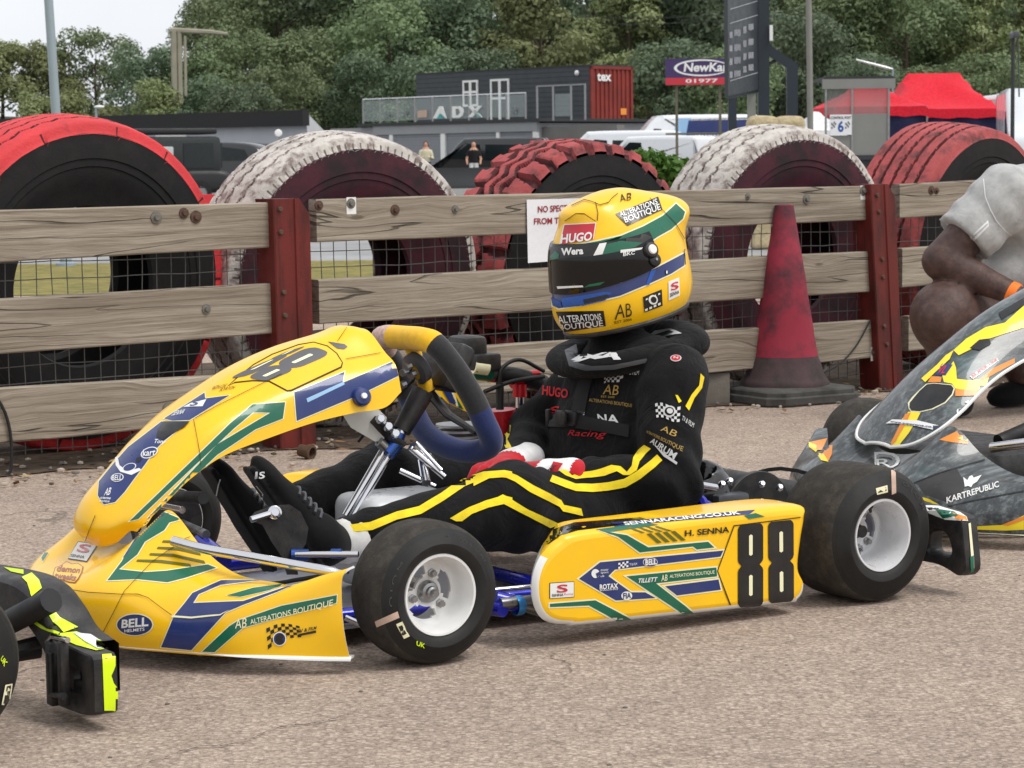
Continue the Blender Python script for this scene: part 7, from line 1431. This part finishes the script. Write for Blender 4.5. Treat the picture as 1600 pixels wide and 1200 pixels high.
for (x0,x1),ys in (((1139.5,1144),(50,71,91,112)),((1147,1157),(47,70,90,111)),((1161,1166),(43,65,85,105)),((1169,1177),(40,63,84,103))):
    for y in ys:
        for k in range(3 if x1-x0<6 else 5):
            xa=x0+(x1-x0)*k/(3 if x1-x0<6 else 5); xb=xa+.9; h_=9+r.random()*2
            mb.add([sbp(xa,y-(xa-1140)*.08)+e_,sbp(xb,y-(xa-1140)*.08)+e_,sbp(xb,y+h_-(xa-1140)*.08)+e_,sbp(xa,y+h_-(xa-1140)*.08)+e_],[(0,1,2,3)],0)
for y0 in (14,36,126):
    mb.add([sbp(1140,y0)+e_,sbp(1183,y0-13)+e_,sbp(1183,y0-12)+e_,sbp(1140,y0+1)+e_],[(0,1,2,3)],0)
mb.obj('board_marks',gmat('chalk white marks',(176,178,184),.8),sb,recalc=False)
mb=MB(); mb.add([a for a in (sbp(1138,150),sbp(1185,140),sbp(1185,144),sbp(1138,155))],[(0,1,2,3)]); 
for (x0,y0),(x1,y1) in (((1139,155),(1150,210)),):
    a=sbp(1144,154); mb.box((a[0]-.05,a[1]-.05,-.0),(a[0]+.05,a[1]+.05,a[2])); 
mb.obj('board_post',STEEL,sb); a=sbp(1176,142); MB().box((a[0]-.05,a[1]+.12,0),(a[0]+.05,a[1]+.2,a[2])).obj('support_post',gmat('grey support',(126,126,118),.7),sb)
bx=lambda px,py: atY(px,py,Ys)-so_
mb=MB(); pts=[bx(1198,68),bx(1246,100),bx(1246,235),bx(1229,235),bx(1229,106),bx(1198,86)]; mb.prism([(p[0],p[2]) for p in pts],(-.05,.05),lambda u,v,d:(u,d,v)); mb.obj('side_bracket',STEEL,sb); mb=MB(); mb.tube([bx(1200,101),bx(1216,92)],.02,8); mb.obj('brace',DARKG,sb); MB().box(bx(1206,65)-A(0,.08,0),bx(1200,40)+A(.05,.08,0)).obj('junction_box',WH_,sb) if False else None
mb=MB(); a=bx(1201,64);b=bx(1206,40); mb.box((min(a[0],b[0]),-.12,min(a[2],b[2])),(max(a[0],b[0]),-.065,max(a[2],b[2]))); mb.obj('junction_box',WH_,sb)
# marshal booth
Yb=27; w_=lambda px,py,d=0: atY(px,py,Yb+d); B0=w_(1290,240); bo=empty('marshal_booth',(B0[0],Yb,0),0,'grey mesh fronted marshal booth with a white number 6 sign beside the red gazebo','booth'); bo_=np.array(bo.location)
GM=gmat('grey booth panel',(128,128,124),.7,0,.08,3); MESHM=N('fine grey mesh'); MESHM.set(base=lin((140,140,138)),rough=.7,alpha=.4); MESHM=MESHM.m
def bslab(name,px0,py0,px1,py1,d0,d1,m):
    a=w_(px0,py0)-bo_; b=w_(px1,py1)-bo_; return MB().box((min(a[0],b[0]),d0,min(a[2],b[2])),(max(a[0],b[0]),d1,max(a[2],b[2]))).obj(name,m,bo)
bslab('roof_board',1285,124,1398,138,-.05,.03,GM); bslab('roof',1287,120,1396,124,-.02,.9,DARKG); bslab('mesh_window',1290,138,1388,178,-.01,.0,MESHM); bslab('mesh_front',1330,178,1388,243,-.02,-.01,GM); bslab('side_panel',1292,212,1330,243,-.02,-.01,GM)
for px in (1290,1331,1388): bslab('booth_post',px-1.5,124,px+1.5,262,-.03,.0,M['steel'])
bslab('kick_board',1290,243,1388,300,-.02,.0,DARKG); bslab('counter',1288,243,1392,249,-.05,.3,DARKG)
mb=MB(); a=w_(1296,211)-bo_; b=w_(1330,179)-bo_; mb.box((a[0],-.045,a[2]),(b[0],-.03,b[2])); W6=b[0]-a[0]; H6=b[2]-a[2]; 
flat_text(mb,'CONTROL POST',(a[0]+.03*W6,-.047,a[2]+.78*H6),(1,0,0),(0,0,1),.94*W6,.13*H6,1,.03); flat_text(mb,'6',(a[0]+.36*W6,-.047,a[2]+.14*H6),(1,0,0),(0,0,1),.27*W6,.55*H6,2,.03)
for s_ in (.06,.7):
    for i in range(4):
        for j in range(3):
            if (i+j)%2==0: x0=a[0]+(s_+.055*i)*W6; z0=a[2]+(.3+.1*j+.03*i)*H6; mb.add([(x0,-.047,z0),(x0+.055*W6,-.047,z0),(x0+.055*W6,-.047,z0+.1*H6),(x0,-.047,z0+.1*H6)],[(0,1,2,3)],3)
mb.obj('number_sign',[M['paper'],M['black vinyl'],M['blue anod'],M['plastic grey']],bo,recalc=False)
# gazebos
REDC=cloth('red canopy cloth',(206,30,48),.1,.01); NAVC=cloth('navy side wall cloth',(34,36,66),.1,.01); BLUC=cloth('blue side wall cloth',(30,110,190),.1,.01); WHITEC=cloth('white canopy cloth',(220,220,220),.1,.01)
def gazebo(label,px,Y,wx,wy,zE,zP,cloth_,wall,rz=0,ridge=.0):
    p=atY(px,200,Y); g=empty('gazebo',(p[0],Y+wy/2,0),rz,label,'gazebo'); hx_,hy_=wx/2,wy/2
    n=16; V=[]
    for j in range(n+1):
        row=[]
        for i in range(n+1):
            u,v=2*i/n-1,2*j/n-1; t=max(max(0,(abs(u)-ridge)/(1-ridge)),abs(v)); sag=.16*math.sin(math.pi*t)*(1 if t<1 else 0); hip=abs(abs(u)-abs(v)); row.append((u*hx_,v*hy_,zP+(zE-zP)*t-sag*min(1,hip*2.2)+.015*mnoise.noise((u*4,v*4,px))))
        V.append(row)
    mb=MB(); mb.grid(V); ring=[(-hx_,-hy_),(hx_,-hy_),(hx_,hy_),(-hx_,hy_)]
    val=[]; 
    for k in range(4):
        a,b=A(*ring[k]),A(*ring[(k+1)%4])
        for i in range(12): val.append(a+(b-a)*i/12)
    mb.grid([[(c[0],c[1],zE) for c in val],[(c[0]*1.004,c[1]*1.004,zE-.24+.02*math.sin(k*1.9)) for k,c in enumerate(val)]],0,cu=True); mb.obj('canopy',cloth_,g,sharp=25)
    mb=MB(); mb.grid([[(x*.985,hy_*.97+.03*math.sin(x*9),z) for x in np.linspace(-hx_,hx_,24)] for z in (.05,zE-.1)]); mb.grid([[(hx_*.97+.03*math.sin(y*9),y*.97,z) for y in np.linspace(-hy_,hy_,24)] for z in (.05,zE-.1)]); mb.grid([[(x*.985,-hy_*.97+.03*math.sin(x*7),z) for x in np.linspace(-hx_,hx_,24)] for z in (.05,zE-.1)]); mb.obj('side_wall',wall,g)
    for a,b in ring: m=MB(); m.box((a*.985-.02,b*.985-.02,0),(a*.985+.02,b*.985+.02,zE)); m.obj('leg',M['steel'],g)
    return g
gazebo('large red gazebo with navy side walls right of the marshal booth',1474,64,2.85,3.0,2.14,3.12,REDC,NAVC,R(6),.55); gazebo('smaller red gazebo partly hidden by the marshal booth mesh',1368,60,2.35,2.6,2.14,2.72,REDC,NAVC,R(6),.3)
gazebo('white topped blue tent left of the marshal booth',1282,55,1.0,1.6,1.52,1.95,WHITEC,BLUC,R(10),.2)
# bulk bags behind the white tyre
BAG=cloth('beige woven sack',(186,170,136),.1,.02)
for px,lb in ((1192,'beige woven bulk bag behind the right white tyre, nearer the scoreboard'),(1233,'beige woven bulk bag behind the right white tyre, nearer the blue tent')):
    p=atY(px,196,24); mb=MB(); V,Q=nets(lambda P: s_box(P,(0,0,.62),(.135,.13,.62),.05)+.012*fold(P,14,px)+.02*np.sin(P[...,2]*9),(-.25,-.25,-.02),(.25,.25,1.35),.025); mb.add(V,Q); o=mb.obj('bulk_bag',BAG,recalc=False,sharp=180); o.location=(p[0],p[1],0); tag(o,lb,'sack')
    o.scale=(1,1,(p[2]+.07)/1.24)
# hedge
for px,h_,w_s,sd,lb in ((1000,.86,.62,21,'bright green leafy bush between the red lugged tyre and the white tyre'),(842,.84,.24,23,'small green bush tip above the left side of the lugged tyre')):
    p=atY(px,300,15.5); t=empty('bush',(p[0],15.5,0),0,lb,'bush'); V,Fs=crown(sd,h_,w_s,5200 if w_s>.5 else 1400,.058,40,.02); mb=MB(); mb.add(V,Fs); mb.obj('foliage',LM6,t,recalc=False,sharp=180); mb=MB()
    for k in range(7): a=k*.9; mb.tube([(0,0,0),(.12*math.cos(a),.1*math.sin(a),h_*.5),(.25*w_s*math.cos(a),.25*w_s*math.sin(a),h_*.85)],[.012,.008,.003],6)
    mb.obj('stem',BARK,t)
# plastic track barriers
RB=gmat('red barrier plastic',(206,40,46),.5); 
for px,Y,lb in ((308,26,'red plastic track barrier between the bright red tyre and the white tyre'),(712,30,'low grey track barrier between the white tyre and the lugged tyre'),(730,84,'low black track barrier in front of the bald man and the black people carrier'),(1580,22,'dark track barrier at the right edge below the white vans')):
    p=atY(px,304 if px!=730 else 262,Y); ln_=.9 if px!=730 else 2.7; mb=MB(); prof=[(-.2,0),(.2,0),(.2,.12),(.09,.3),(.08,p[2]),(-.08,p[2]),(-.09,.3),(-.2,.12)]; mb.prism(prof,(-ln_/2,ln_/2),lambda u,v,d:(d,u,v),0,bev=.02); o=mb.obj('track_barrier',RB if px<400 else SHUT if px==712 else DARKG); o.location=(p[0],p[1],0); tag(o,lb,'barrier')
# timber gantry among the trees
Yg=117; gpt=lambda px,py: atY(px,py,Yg); g0=gpt(272,97); ga=empty('timber_gantry',(g0[0],Yg,hill_z(g0[0],Yg)),0,'weathered timber gantry frame standing among the trees at the left','frame'); go_=np.array(ga.location); TIM=gmat('pale weathered timber',(150,146,128),.9,0,.15,2)
for a,b,r_ in (((272,48),(272,112),.16),((280,50),(281,112),.12),((289,56),(289,100),.07)): mb=MB(); mb.tube([gpt(*a)-go_,gpt(*b)-go_-A(0,0,1.5)],r_,6); mb.obj('upright',TIM,ga)
mb=MB(); mb.tube([gpt(266,47)-go_,gpt(330,50)-go_,gpt(356,53)-go_],[.13,.11,.07],6); mb.obj('crossbeam',TIM,ga)
for k,(y0,y1) in enumerate(((28,22),(38,30))): mb=MB(); mb.tube([atY(x,y0+(y1-y0)*(x-960)/180+6*(((x-1050)/90)**2-1)*-.4,112) for x in np.linspace(940,1200,14)],.014,5); o=mb.obj('overhead_cable',DARKG); tag(o,'thin dark overhead cable left of the scoreboard, '+('upper one' if k==0 else 'lower one'),'cable','overhead cables')
